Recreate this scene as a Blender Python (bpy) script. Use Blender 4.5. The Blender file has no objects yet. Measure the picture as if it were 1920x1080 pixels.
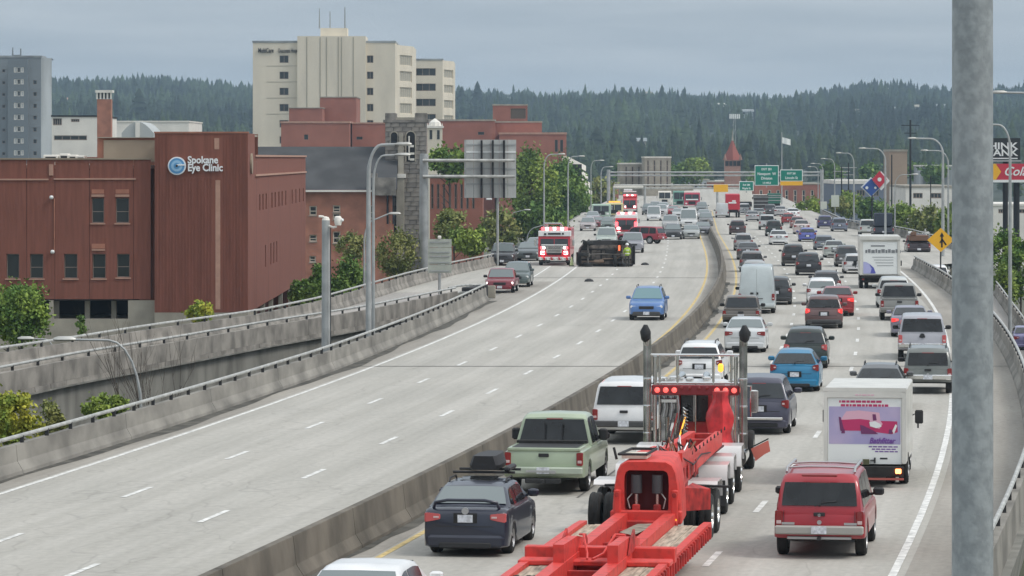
import bpy, bmesh, math, random
import numpy as np
from mathutils import Vector, Matrix
random.seed(7); rng = np.random.default_rng(7)
sc = bpy.context.scene
COL = sc.collection
# ------------------------------------------------------------------ camera, world, sun
F = 7200.0; CH = 8.4; HOR = 297.0          # focal length (px of a 1920 wide frame), camera height, horizon row
cam_d = bpy.data.cameras.new('camera'); cam = bpy.data.objects.new('camera', cam_d); COL.objects.link(cam)
cam.location = (0, 0, CH); cam.rotation_euler = (math.radians(90), 0, 0)
cam_d.sensor_width = 36; cam_d.lens = F/1920*36; cam_d.shift_y = -(540-HOR)/1920
cam_d.clip_start = 0.5; cam_d.clip_end = 20000
sc.camera = cam
world = bpy.data.worlds.new('World'); sc.world = world; world.use_nodes = True
SUN_EL, SUN_AZ = 50.0, 110.0
def build_world():
    nt = world.node_tree; n = nt.nodes; l = nt.links; n.clear()
    out = n.new('ShaderNodeOutputWorld'); bg = n.new('ShaderNodeBackground'); bg.inputs['Strength'].default_value = 0.13
    sky = n.new('ShaderNodeTexSky'); sky.sky_type = 'NISHITA'; sky.sun_disc = False
    sky.sun_elevation = math.radians(SUN_EL); sky.sun_rotation = math.radians(SUN_AZ); sky.air_density = 1.0; sky.dust_density = 2.0
    tc = n.new('ShaderNodeTexCoord'); mp = n.new('ShaderNodeMapping'); mp.inputs['Scale'].default_value = (9, 9, 95)
    no = n.new('ShaderNodeTexNoise'); no.inputs['Scale'].default_value = 1.0; no.inputs['Detail'].default_value = 6; no.inputs['Roughness'].default_value = .55
    cr = n.new('ShaderNodeValToRGB')
    e = cr.color_ramp.elements; e[0].position = .30; e[0].color = (2.75, 3.30, 3.95, 1); e[1].position = .72; e[1].color = (4.0, 4.5, 5.05, 1)
    mx = n.new('ShaderNodeMix'); mx.data_type = 'RGBA'; mx.inputs['Factor'].default_value = .86
    l.new(tc.outputs['Generated'], mp.inputs['Vector']); l.new(mp.outputs['Vector'], no.inputs['Vector'])
    l.new(no.outputs['Fac'], cr.inputs['Fac']); l.new(sky.outputs['Color'], mx.inputs['A']); l.new(cr.outputs['Color'], mx.inputs['B'])
    # overcast: the cloud deck is about twice as bright overhead as at the horizon
    sp = n.new('ShaderNodeSeparateXYZ'); l.new(tc.outputs['Generated'], sp.inputs[0])
    el = n.new('ShaderNodeValToRGB'); q = el.color_ramp.elements; q[0].position = 0.0; q[0].color = (.97, .96, .945, 1); q[1].position = .85; q[1].color = (2.45, 2.22, 1.98, 1)
    l.new(sp.outputs[2], el.inputs[0]); mu = n.new('ShaderNodeMix'); mu.data_type = 'RGBA'; mu.blend_type = 'MULTIPLY'; mu.inputs['Factor'].default_value = 1
    l.new(mx.outputs['Result'], mu.inputs['A']); l.new(el.outputs[0], mu.inputs['B'])
    l.new(mu.outputs['Result'], bg.inputs['Color']); l.new(bg.outputs[0], out.inputs['Surface'])
build_world()
sun_d = bpy.data.lights.new('sun', 'SUN'); sun_d.energy = 1.5; sun_d.angle = math.radians(18); sun_d.color = (1, .97, .92)
sun = bpy.data.objects.new('sun', sun_d); COL.objects.link(sun); sun.rotation_euler = (math.radians(90-SUN_EL), 0, math.radians(180-SUN_AZ))
sc.view_settings.view_transform = 'Standard'; sc.view_settings.look = 'None'; sc.view_settings.exposure = 0.10
sc.view_settings.gamma = 1; sc.view_settings.use_curve_mapping = False
sc.cycles.max_bounces = 6; sc.cycles.volume_bounces = 0; sc.cycles.diffuse_bounces = 3; sc.cycles.transparent_max_bounces = 6
# ------------------------------------------------------------------ helpers
def GP(px, py, z=0.0):
    Y = F*(CH-z)/(py-HOR); return Vector(((px-960)/F*Y, Y, z))
def XP(px, Y): return (px-960)/F*Y
def ZP(py, Y): return CH-(py-HOR)/F*Y
def tag(o, label=None, cat=None, group=None, kind=None):
    if label: o['label'] = label
    if cat: o['category'] = cat
    if group: o['group'] = group
    if kind: o['kind'] = kind
    return o
def empty(name, loc, label, cat, rz=0, group=None):
    o = bpy.data.objects.new(name, None); COL.objects.link(o); o.location = loc; o.rotation_euler = (0, 0, rz); o.empty_display_size = .1
    return tag(o, label, cat, group)
def link(name, me, parent=None, loc=None):
    o = bpy.data.objects.new(name, me); COL.objects.link(o)
    if parent: o.parent = parent
    if loc is not None: o.location = loc
    return o
class MB:
    def __init__(s): s.v = []; s.f = []; s.uv = None
    def add(s, vs, fs):
        b = len(s.v); s.v += [tuple(v) for v in vs]; s.f += [tuple(b+i for i in f) for f in fs]; return s
    def box(s, x0, x1, y0, y1, z0, z1):
        return s.add([(x0,y0,z0),(x1,y0,z0),(x1,y1,z0),(x0,y1,z0),(x0,y0,z1),(x1,y0,z1),(x1,y1,z1),(x0,y1,z1)],
            [(0,3,2,1),(4,5,6,7),(0,1,5,4),(1,2,6,5),(2,3,7,6),(3,0,4,7)])
    def cbox(s, cx, cy, cz, sx, sy, sz, b=0.0):
        if b <= 0: return s.box(cx-sx/2, cx+sx/2, cy-sy/2, cy+sy/2, cz-sz/2, cz+sz/2)
        # box with chamfered vertical and horizontal edges: superposed rings
        X, Y, Z = sx/2, sy/2, sz/2
        def ring(a, z): return [(cx+x, cy+y, cz+z) for x, y in ((-X+a+b,-Y+a),(X-a-b,-Y+a),(X-a,-Y+a+b),(X-a,Y-a-b),(X-a-b,Y-a),(-X+a+b,Y-a),(-X+a,Y-a-b),(-X+a,-Y+a+b))]
        rs = [ring(b, -Z), ring(0, -Z+b), ring(0, Z-b), ring(b, Z)]
        vs = [v for r in rs for v in r]; fs = []
        for k in range(3):
            for i in range(8): j = (i+1) % 8; fs.append((k*8+i, k*8+j, k*8+8+j, k*8+8+i))
        fs.append(tuple(range(7, -1, -1))); fs.append(tuple(range(24, 32)))
        return s.add(vs, fs)
    def quad(s, a, b, c, d): return s.add([a, b, c, d], [(0, 1, 2, 3)])
    def cyl(s, p0, p1, r0, r1=None, n=10, caps=True):
        r1 = r0 if r1 is None else r1
        p0 = Vector(p0); p1 = Vector(p1); d = (p1-p0)
        if d.length < 1e-6: return s
        d.normalize(); a = d.orthogonal().normalized(); c = d.cross(a)
        vs = []
        for p, r in ((p0, r0), (p1, r1)):
            for i in range(n):
                t = 2*math.pi*i/n; vs.append(p+a*(math.cos(t)*r)+c*(math.sin(t)*r))
        fs = [(i, (i+1) % n, n+(i+1) % n, n+i) for i in range(n)]
        if caps: fs += [tuple(range(n-1, -1, -1)), tuple(range(n, 2*n))]
        return s.add(vs, fs)
    def tube(s, pts, r, n=8):
        pts = [Vector(p) for p in pts]; m = len(pts); rr = r if isinstance(r, (list, tuple)) else [r]*m
        t0 = (pts[1]-pts[0]).normalized(); a = t0.orthogonal().normalized(); vs = []
        for i in range(m):
            t = (pts[min(i+1, m-1)]-pts[max(i-1, 0)]).normalized(); a = (a-t*a.dot(t)).normalized(); c = t.cross(a)
            for k in range(n):
                q = 2*math.pi*k/n; vs.append(pts[i]+a*(math.cos(q)*rr[i])+c*(math.sin(q)*rr[i]))
        fs = [(i*n+k, i*n+(k+1) % n, (i+1)*n+(k+1) % n, (i+1)*n+k) for i in range(m-1) for k in range(n)]
        fs += [tuple(range(n-1, -1, -1)), tuple(range((m-1)*n, m*n))]
        return s.add(vs, fs)
    def lathe(s, prof, c=(0,0,0), axis='x', n=20):
        vs = []; m = len(prof)
        for i in range(n):
            t = 2*math.pi*i/n
            for (r, h) in prof:
                q = (h, r*math.cos(t), r*math.sin(t)) if axis == 'x' else ((r*math.cos(t), r*math.sin(t), h) if axis == 'z' else (r*math.cos(t), h, r*math.sin(t)))
                vs.append((c[0]+q[0], c[1]+q[1], c[2]+q[2]))
        fs = [(i*m+k, ((i+1) % n)*m+k, ((i+1) % n)*m+k+1, i*m+k+1) for i in range(n) for k in range(m-1)]
        return s.add(vs, fs)
    def extr(s, prof, x0, x1):      # (y,z) outline swept along x
        n = len(prof); vs = [(x0, y, z) for y, z in prof]+[(x1, y, z) for y, z in prof]
        fs = [(i, (i+1) % n, n+(i+1) % n, n+i) for i in range(n)]+[tuple(range(n-1, -1, -1)), tuple(range(n, 2*n))]
        return s.add(vs, fs)
    def loft(s, rings, closed=True, caps=True):
        n = len(rings[0]); vs = [p for r in rings for p in r]; fs = []
        for k in range(len(rings)-1):
            for i in range(n if closed else n-1):
                j = (i+1) % n; fs.append((k*n+i, k*n+j, (k+1)*n+j, (k+1)*n+i))
        if caps and closed: fs += [tuple(range(n-1, -1, -1)), tuple(range((len(rings)-1)*n, len(rings)*n))]
        return s.add(vs, fs)
    def mesh(s, name, m=None, smooth=0):
        me = bpy.data.meshes.new(name); me.from_pydata(s.v, [], s.f)
        bm = bmesh.new(); bm.from_mesh(me); bmesh.ops.recalc_face_normals(bm, faces=bm.faces); bm.to_mesh(me); bm.free()
        if m: me.materials.append(m)
        if smooth:
            me.shade_smooth()
            me.set_sharp_from_angle(angle=math.radians(smooth))
        return me
    def build(s, name, m, parent=None, smooth=0, loc=None): return link(name, s.mesh(name, m, smooth), parent, loc)
def np_mesh(name, V, FA, m):        # V (n,3), FA (k,c)
    me = bpy.data.meshes.new(name); k, c = FA.shape
    me.vertices.add(len(V)); me.vertices.foreach_set('co', np.ascontiguousarray(V, dtype=np.float32).ravel())
    me.loops.add(k*c); me.loops.foreach_set('vertex_index', np.ascontiguousarray(FA, dtype=np.int32).ravel())
    me.polygons.add(k); me.polygons.foreach_set('loop_start', np.arange(0, k*c, c, dtype=np.int32))
    me.update(calc_edges=True); me.validate(); me.materials.append(m); return me
# ------------------------------------------------------------------ materials
MATS = {}
def mat(name, col=(.5,.5,.5), rough=.6, metal=0.0, noise=0.0, nscale=3.0, emit=None, es=1.0, coat=0.0, spec=.5, bump=0.0, bscale=20.0, stretch=(1,1,1), col2=None, lo=.35, hi=.65):
    if name in MATS: return MATS[name]
    m = bpy.data.materials.new(name); m.use_nodes = True; nt = m.node_tree; b = nt.nodes['Principled BSDF']; l = nt.links
    b.inputs['Base Color'].default_value = (*col, 1); b.inputs['Roughness'].default_value = rough; b.inputs['Metallic'].default_value = metal
    b.inputs['Coat Weight'].default_value = coat; b.inputs['Specular IOR Level'].default_value = spec
    tc = nt.nodes.new('ShaderNodeTexCoord'); mp = nt.nodes.new('ShaderNodeMapping'); mp.inputs['Scale'].default_value = stretch
    l.new(tc.outputs['Object'], mp.inputs['Vector'])
    if noise > 0 or col2:
        no = nt.nodes.new('ShaderNodeTexNoise'); no.inputs['Scale'].default_value = nscale; no.inputs['Detail'].default_value = 5
        l.new(mp.outputs['Vector'], no.inputs['Vector'])
        cr = nt.nodes.new('ShaderNodeValToRGB'); e = cr.color_ramp.elements; e[0].position = lo; e[1].position = hi
        c2 = col2 if col2 else tuple(max(0, c*(1-noise)) for c in col)
        e[0].color = (*c2, 1); e[1].color = (*[min(1, c*(1+noise*.4)) for c in col], 1) if not col2 else (*col, 1)
        l.new(no.outputs['Fac'], cr.inputs['Fac']); l.new(cr.outputs['Color'], b.inputs['Base Color'])
    if bump > 0:
        n2 = nt.nodes.new('ShaderNodeTexNoise'); n2.inputs['Scale'].default_value = bscale; n2.inputs['Detail'].default_value = 4
        l.new(mp.outputs['Vector'], n2.inputs['Vector'])
        bp = nt.nodes.new('ShaderNodeBump'); bp.inputs['Strength'].default_value = bump; bp.inputs['Distance'].default_value = .02
        l.new(n2.outputs['Fac'], bp.inputs['Height']); l.new(bp.outputs['Normal'], b.inputs['Normal'])
    if emit: b.inputs['Emission Color'].default_value = (*emit, 1); b.inputs['Emission Strength'].default_value = es
    MATS[name] = m; return m
def road_mat(name, base, dark, lanes):
    """worn concrete: UV.x = metres across, UV.y = metres along"""
    m = bpy.data.materials.new(name); m.use_nodes = True; nt = m.node_tree; N = nt.nodes; l = nt.links; b = N['Principled BSDF']
    b.inputs['Roughness'].default_value = .85; b.inputs['Specular IOR Level'].default_value = .25
    uv = N.new('ShaderNodeUVMap'); uv.uv_map = 'UVMap'
    def noise(sx, sy, scale, det):
        mp = N.new('ShaderNodeMapping'); mp.inputs['Scale'].default_value = (sx, sy, 1); l.new(uv.outputs[0], mp.inputs[0])
        no = N.new('ShaderNodeTexNoise'); no.inputs['Scale'].default_value = scale; no.inputs['Detail'].default_value = det
        l.new(mp.outputs[0], no.inputs['Vector']); return no.outputs['Fac']
    def ramp(src, a, bb, ca, cb):
        cr = N.new('ShaderNodeValToRGB'); e = cr.color_ramp.elements; e[0].position = a; e[1].position = bb; e[0].color = (*ca, 1); e[1].color = (*cb, 1)
        l.new(src, cr.inputs[0]); return cr.outputs[0]
    def mul(a, c, f=1.0):
        x = N.new('ShaderNodeMix'); x.data_type = 'RGBA'; x.blend_type = 'MULTIPLY'; x.inputs['Factor'].default_value = f
        l.new(a, x.inputs['A']); l.new(c, x.inputs['B']); return x.outputs['Result']
    c1 = ramp(noise(.35, .06, 1.0, 6), .35, .68, dark, base)
    c2 = ramp(noise(3.0, .05, 1.0, 3), .30, .62, (.90,.90,.89), (1.0,1.0,1.0))
    c3 = ramp(noise(6, 3, 1.0, 6), .30, .70, (.88,.88,.88), (1.04,1.04,1.03))
    c = mul(mul(c1, c2), c3)
    if lanes:       # darker wheel tracks / oil line, two per lane
        sx = N.new('ShaderNodeSeparateXYZ'); l.new(uv.outputs[0], sx.inputs[0])
        ma = N.new('ShaderNodeMath'); ma.operation = 'MULTIPLY'; ma.inputs[1].default_value = 2*math.pi/1.75; l.new(sx.outputs[0], ma.inputs[0])
        si = N.new('ShaderNodeMath'); si.operation = 'SINE'; l.new(ma.outputs[0], si.inputs[0])
        ad = N.new('ShaderNodeMath'); ad.operation = 'MULTIPLY_ADD'; ad.inputs[1].default_value = .5; ad.inputs[2].default_value = .5; l.new(si.outputs[0], ad.inputs[0])
        c = mul(c, ramp(ad.outputs[0], 0, 1, (.935,.935,.93), (1.02,1.02,1.02)))
        # slab joints every 4.6 m
        m2 = N.new('ShaderNodeMath'); m2.operation = 'PINGPONG'; m2.inputs[1].default_value = 2.3; l.new(sx.outputs[1], m2.inputs[0])
        c = mul(c, ramp(m2.outputs[0], .008, .03, (.93,.93,.93), (1,1,1)))
    # sparse sealed cracks and drip stains
    mp = N.new('ShaderNodeMapping'); mp.inputs['Scale'].default_value = (.16, .07, 1); l.new(uv.outputs[0], mp.inputs[0])
    dn = N.new('ShaderNodeTexNoise'); dn.inputs['Scale'].default_value = 2.2; l.new(mp.outputs[0], dn.inputs['Vector'])
    va = N.new('ShaderNodeVectorMath'); va.operation = 'ADD'; l.new(mp.outputs[0], va.inputs[0]); l.new(dn.outputs['Color'], va.inputs[1])
    vo = N.new('ShaderNodeTexVoronoi'); vo.feature = 'DISTANCE_TO_EDGE'; vo.inputs['Scale'].default_value = 1.0; l.new(va.outputs[0], vo.inputs['Vector'])
    c = mul(c, ramp(vo.outputs['Distance'], .002, .006, (.86,.86,.86), (1,1,1)))
    c = mul(c, ramp(noise(1.6, .9, 1.0, 2), .70, .76, (1,1,1), (.86,.855,.85)))
    l.new(c, b.inputs['Base Color']); MATS[name] = m; return m
M_ROAD = road_mat('worn_concrete_pavement', (.475,.455,.415), (.41,.395,.36), True)
M_SHOULDER = road_mat('shoulder_concrete', (.39,.365,.325), (.29,.27,.24), False)
M_RAMP = road_mat('ramp_concrete', (.43,.405,.38), (.32,.305,.285), False)
M_BARR = mat('barrier_concrete', (.27,.255,.225), .9, noise=.40, nscale=1.2, stretch=(1,.35,.6), bump=.4, bscale=8)
M_BARR2 = mat('ramp_barrier_concrete', (.27,.25,.22), .9, noise=.45, nscale=1.6, stretch=(1,.5,.5), bump=.4, bscale=8)
M_WALLC = mat('retaining_concrete', (.225,.22,.195), .92, noise=.35, nscale=.8, bump=.3, bscale=5, stretch=(1,1,.4))
M_RAIL = mat('galvanised_rail', (.50,.50,.47), .5, .35, noise=.25, nscale=2)
M_POLE = mat('galvanised_pole', (.40,.415,.41), .55, .25, noise=.2, nscale=1.5)
M_WHITE = mat('white_line_paint', (.72,.715,.68), .7, noise=.35, nscale=4)
M_YEL = mat('yellow_line_paint', (.62,.47,.20), .75, noise=.35, nscale=5)
M_JOINT = mat('joint_rubber', (.16,.155,.145), .9, noise=.4, nscale=2)
M_GLASS = mat('car_glass', (.025,.03,.033), .06, spec=.7, noise=.3, nscale=2)
M_TINT = mat('tinted_glass', (.020,.022,.023), .07, spec=.5, noise=.5, nscale=1.6)
M_SKYG = mat('painted_sky_glass', (.16,.19,.19), .08, spec=.9)  # opaque glass, reflected sky put into the base colour
M_TYRE = mat('tyre_rubber', (.022,.022,.021), .85, noise=.4, nscale=8)
M_RIM = mat('alloy_rim', (.45,.45,.45), .35, .6)
M_BLACK = mat('black_plastic', (.02,.02,.021), .6)
M_UNDER = mat('dark_chassis', (.022,.021,.02), .85, noise=.4, nscale=5)
M_CHROME = mat('chrome', (.72,.72,.70), .12, .95)
M_TAIL = mat('tail_lamp_red', (.24,.018,.018), .25, coat=.5)
M_BRAKE = mat('lit_brake_lamp', (.6,.03,.03), .3, emit=(1,.05,.04), es=.9)
M_HEAD = mat('head_lamp', (.75,.76,.74), .12, coat=.6)
M_PLATE = mat('number_plate', (.68,.70,.74), .5, noise=.3, nscale=14)
M_LITW = mat('lit_white_lamp', (1,1,1), .3, emit=(1,.90,.88), es=2.6)
M_LITR = mat('lit_red_beacon', (1,.1,.1), .3, emit=(1,.10,.12), es=2.6)
M_AMBER = mat('amber_lamp', (.9,.4,.03), .3, emit=(1,.45,.05), es=1.0)
M_GREENS = mat('green_sign', (.0,.20,.14), .5)
M_SIGNW = mat('sign_white', (.80,.82,.80), .5)
M_SIGNY = mat('sign_yellow', (.85,.45,.02), .5)
M_SIGNBACK = mat('sign_back_aluminium', (.50,.51,.49), .6, .1, noise=.18, nscale=1.2, stretch=(1,1,.2))
M_BRICK = mat('clinic_ribbed_brick', (.225,.082,.056), .9, noise=.16, nscale=1.6, stretch=(3,3,.25), bump=.6, bscale=10)
M_BRICK2 = mat('old_brick', (.40,.175,.115), .9, noise=.25, nscale=.7, bump=.3, bscale=12)
M_BRICK3 = mat('far_brick', (.34,.135,.095), .9, noise=.15, nscale=.3)
M_TRIM = mat('pink_trim_stone', (.46,.27,.20), .85, noise=.15, nscale=2)
M_BEIGE = mat('beige_render', (.34,.275,.205), .9, noise=.12, nscale=.8)
M_CREAM = mat('cream_precast', (.70,.635,.51), .85, noise=.10, nscale=.25, stretch=(1,1,.3))
M_GREYT = mat('grey_tower_cladding', (.21,.235,.25), .8, noise=.12, nscale=.15)
M_GREYL = mat('grey_tower_light', (.36,.39,.40), .8, noise=.45, nscale=.12, stretch=(1,1,.3))
M_WHITEB = mat('white_cladding', (.78,.75,.68), .75, noise=.1, nscale=.3)
M_STONE = mat('granite_blocks', (.25,.23,.205), .95, noise=.5, nscale=.9, bump=.8, bscale=3)
M_SLATE = mat('dark_slate_roof', (.060,.061,.063), .9, noise=.3, nscale=.35, bump=.3, bscale=4)
M_WIN = mat('building_glass', (.030,.036,.034), .15, spec=.6)
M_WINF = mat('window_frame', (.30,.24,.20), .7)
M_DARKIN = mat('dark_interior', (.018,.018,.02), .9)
M_CONCB = mat('plain_concrete', (.36,.33,.27), .9, noise=.2, nscale=.8)
# ------------------------------------------------------------------ road alignment
MEDPX = [(470,1043),(560,999),(649,955),(760,898),(889,838),(1151,696),(1190,669),(1231,643),(1272,614),(1305,592),(1324,562),(1347,528),(1349,503),(1347,481),(1341,448),(1335,420),(1331,400)]
_my = []; _mx = []
for p in MEDPX:
    g = GP(p[0], p[1], .85); _my.append(g.y); _mx.append(g.x)
_c = np.polyfit(np.array(_my), np.array(_mx), 3)
def MX(Y):
    if Y < 75: return float(np.polyval(_c, 75)+(Y-75)*np.polyval(np.polyder(_c), 75))
    if Y > 460: return float(np.polyval(_c, 460)+(Y-460)*max(.043, min(.055, np.polyval(np.polyder(_c), 460))))
    return float(np.polyval(_c, Y))
def HD(Y): return (MX(Y+3)-MX(Y-3))/6.0
def ip(tab):
    a = sorted(tab); xs = [p[0] for p in a]; ys = [p[1] for p in a]
    def f(Y):
        if Y <= xs[0]: return ys[0]+(Y-xs[0])*(ys[1]-ys[0])/(xs[1]-xs[0])
        return float(np.interp(Y, xs, ys))
    return f
def pixcurve(px, z): return [(lambda g: (g.y, g.x))(GP(a, b, z)) for a, b in px]
LB = lambda Y: MX(Y)-12.55-max(0, (Y-150))*.013
R1f = lambda Y: MX(Y)+14.6 if Y > 110 else MX(Y)+14.6-(110-Y)*.018
rampN = ip(pixcurve([(0,690),(129,665),(245,646),(349,629),(442,613),(520,600),(600,588),(687,574),(750,561),(800,551),(855,540)], .9))
rampF = ip(pixcurve([(0,653),(125,635),(280,610),(480,583),(600,558),(685,534),(760,513),(847,492),(920,478)], .9)+[(330,MX(330)-16.4),(420,MX(420)-17.5),(600,MX(600)-19),(1500,MX(1500)-20)])
R2f = ip([(180,26.5),(247,32.9),(288,36.4),(340,40.2),(378,41.6),(422,41.9),(470,MX(470)+16.6),(600,MX(600)+17),(1500,MX(1500)+18)])
def R2z(Y): return float(np.interp(Y, [180, 247, 288, 345, 400], [-4.6, -2.8, -1.9, -.4, 0]))
def strip(name, fa, fb, ys, z, m, kind='structure', nx=1, parent=None, uvoff=True):
    """sheet between two alignments; UV = (offset from median, distance along)"""
    V = []; UV = []; fs = []
    for Y in ys:
        a, b = fa(Y), fb(Y)
        for i in range(nx+1):
            x = a+(b-a)*i/nx; V.append((x, Y, z(Y) if callable(z) else z)); UV.append((x-MX(Y), Y))
    w = nx+1
    for k in range(len(ys)-1):
        for i in range(nx): fs.append((k*w+i, k*w+i+1, (k+1)*w+i+1, (k+1)*w+i))
    me = bpy.data.meshes.new(name); me.from_pydata(V, [], fs)
    ul = me.uv_layers.new(name='UVMap')
    for lp in me.loops: ul.data[lp.index].uv = UV[lp.vertex_index]
    me.materials.append(m); o = link(name, me, parent)
    if kind: o['kind'] = kind
    return o
def rng_y(a, b, s):
    n = max(1, int(math.ceil((b-a)/s))); return [a+(b-a)*i/n for i in range(n+1)]
def wall_strip(name, fx, ys, prof, m, parent=None, zf=None, smooth=0):
    """closed cross-section prof [(dx,dz)] swept along x=fx(Y)"""
    rings = []
    for Y in ys:
        z = zf(Y) if zf else 0; rings.append([(fx(Y)+dx, Y, z+dz) for dx, dz in prof])
    return MB().loft(rings).build(name, m, parent, smooth)
# ------------------------------------------------------------------ setting: ground, deck, ramps, lines
M_GROUND = mat('city_ground', (.13,.125,.10), .95, noise=.4, nscale=.03, col2=(.07,.085,.045))
MB().quad((-1600,-200,-6.3),(1600,-200,-6.3),(1600,1250,-6.3),(-1600,1250,-6.3)).build('ground', M_GROUND)['kind'] = 'structure'
GORE = 226.0
ysN = rng_y(18, 240, 6); ysF = rng_y(240, 1500, 15)
strip('road', lambda Y: LB(Y)+.2, lambda Y: R1f(Y)-.2, ysN, 0, M_ROAD, nx=6)
strip('road', lambda Y: rampF(Y), lambda Y: R1f(Y)-.2 if Y < 296 else min(R2f(Y), R1f(Y)+(Y-296)*.35), ysF, 0, M_ROAD, nx=8)
strip('shoulder', lambda Y: LB(Y)+.2, lambda Y: MX(Y)-11.45, rng_y(60, 262, 6), .004, M_SHOULDER)
strip('shoulder', lambda Y: MX(Y)-1.0, lambda Y: MX(Y)-.2, rng_y(30, 560, 8), .004, M_SHOULDER)
strip('shoulder', lambda Y: MX(Y)+.2, lambda Y: MX(Y)+.85, rng_y(30, 560, 8), .004, M_SHOULDER)
strip('shoulder', lambda Y: MX(Y)+12.25, lambda Y: R1f(Y)-.2, rng_y(30, 296, 6), .004, M_SHOULDER)
strip('ramp_road', lambda Y: rampF(Y)+.1, lambda Y: rampN(Y)-.1, rng_y(110, 240, 5), lambda Y: 0 if Y < 225 else -.01, M_RAMP)
strip('on_ramp_road', lambda Y: R1f(Y)+.2 if Y < 296 else min(R2f(Y)-.3, R1f(Y)+(Y-296)*.35), lambda Y: R2f(Y)-.1, rng_y(150, 470, 6), R2z, M_RAMP)
def line(name, off, y0, y1, w, m, z=.008):
    strip(name, lambda Y: MX(Y)+off(Y)-w/2, lambda Y: MX(Y)+off(Y)+w/2, rng_y(y0, y1, 6), z, m)
EW = lambda Y: -11.25
line('edge_line', EW, 60, 262, .16, M_WHITE)
line('edge_line', lambda Y: 12.0+max(0, Y-160)*.010, 60, 330, .17, M_WHITE)
line('median_line', lambda Y: -1.15, 40, 620, .15, M_YEL)
line('median_line', lambda Y: 1.0, 40, 620, .15, M_YEL)
line('gore_line', lambda Y: -11.25+(Y-262)*.0, 262, 300, .16, M_WHITE)
strip('gore_line', lambda Y: MX(Y)-13.45, lambda Y: MX(Y)-13.3, rng_y(262, 300, 6), .008, M_WHITE)
DASH = []
def dashes(off, y0, y1, ph, x=1.0):
    y = y0
    per = 12.1
    k0 = math.ceil((y0-ph)/per)
    Y = ph+k0*per
    while Y < y1:
        o = strip('lane_dash', lambda q: MX(q)+off(q)-.075, lambda q: MX(q)+off(q)+.075, [Y-1.5, Y, Y+1.5], .008, M_WHITE); Y += per
p1 = GP(265,923).y; p2 = GP(404,968).y; p3 = GP(1437,950).y; p4 = GP(1486,608).y
dashes(lambda Y: -7.95, 60, 420, p1); dashes(lambda Y: -4.58, 60, 420, p2)
dashes(lambda Y: 8.05+max(0, Y-180)*.005, 60, 420, p3); dashes(lambda Y: 4.72, 60, 420, p4)
# expansion joints across the deck (dark rubber) and the sawn joint along the right-hand lanes
for Y, w in ((GP(1000,687).y, .22), (GP(1300,521).y, .4)):
    s = MB()
    for a, b in ((LB(Y)+.3, MX(Y)-.2), (MX(Y)+.25, R1f(Y)-.25)):
        s.quad((a, Y-w/2, .012), (b, Y-w/2, .012), (b, Y+w/2, .012), (a, Y+w/2, .012))
    s.build('expansion_joint', M_JOINT)['kind'] = 'structure'
strip('sawn_joint', lambda Y: MX(Y)+3.3, lambda Y: MX(Y)+3.36, rng_y(95, 166, 6), .012, M_JOINT)
# deck slab edges
wall_strip('deck_edge', lambda Y: LB(Y), rng_y(18, 240, 6), [(-.35,-.02),(.3,-.02),(.3,-1.3),(-.1,-1.3)], M_WALLC)['kind'] = 'structure'
wall_strip('deck_edge', lambda Y: R1f(Y), rng_y(18, 296, 6), [(.35,-.02),(.1,-1.3),(-.3,-1.3),(-.3,-.02)], M_WALLC)['kind'] = 'structure'
wall_strip('deck_edge', lambda Y: rampF(Y), rng_y(110, 600, 10), [(-.35,-.02),(.1,-.02),(.1,-1.3),(-.1,-1.3)], M_WALLC)['kind'] = 'structure'
wall_strip('deck_edge', lambda Y: R2f(Y), rng_y(150, 600, 10), [(.35,-.02),(.1,-1.3),(-.3,-1.3),(-.3,-.02)], M_WALLC, zf=R2z)['kind'] = 'structure'
# ------------------------------------------------------------------ barriers
def rail_barrier(name, label, fx, y0, y1, h, side, step, m, zf=None, seg=5, railr=.055, pstep=2.6, post=True, joints=12.0):
    """concrete parapet with a pipe rail on posts; side=+1: road is to the right (+x)"""
    zf = zf or (lambda Y: 0)
    r = empty(name, (fx(y0), y0, zf(y0)), label, 'barrier'); off = Vector(r.location)
    ys = rng_y(y0, y1, seg)
    def rel(s): s.v = [(a-off.x, b-off.y, c-off.z) for a, b, c in s.v]; return s
    d = side; prof = [(-.16*d, -.02), (.26*d, -.02), (.24*d, .10), (.10*d, .34), (.06*d, h), (-.14*d, h)]
    rings = [[(fx(Y)+a, Y, zf(Y)+b) for a, b in prof] for Y in ys]
    # parapet cast in lengths, an open joint between them
    n = max(1, int((y1-y0)/joints)); edges = [y0+(y1-y0)*i/n for i in range(n+1)]
    for i in range(n):
        yy = rng_y(edges[i]+.02, edges[i+1]-.02, seg)
        rel(MB().loft([[(fx(Y)+a, Y, zf(Y)+b) for a, b in prof] for Y in yy])).build('parapet_panel', m, r)
    rel(MB().tube([(fx(Y), Y, zf(Y)+h+.20) for Y in ys], railr, 8)).build('rail', M_RAIL, r, 40)
    if post:
        pm = MB().cbox(0, 0, .10, .10, .10, .22).mesh('post', M_BLACK); Y = y0+.6
        while Y < y1:
            link('post', pm, r, (fx(Y)-off.x, Y-off.y, zf(Y)+h-off.z)); Y += pstep
    return r
rail_barrier('roadside_barrier', 'long concrete parapet with pipe rail along the empty carriageway edge', LB, 40, GP(865,564).y, .78, 1, 5, M_BARR, pstep=2.6)
rail_barrier('roadside_barrier', 'concrete parapet with pipe rail and dark posts on the near edge of the curving ramp', rampN, 118, 222, .72, -1, 5, M_BARR2, pstep=3.4)
rail_barrier('roadside_barrier', 'outer concrete parapet of the curving ramp below the red brick clinic', rampF, 120, 420, .72, 1, 8, M_BARR2, pstep=4)
rail_barrier('roadside_barrier', 'concrete parapet with rail right of the queue, beside the solid edge line', R1f, 40, 292, .78, -1, 5, M_BARR, pstep=3)
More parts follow.
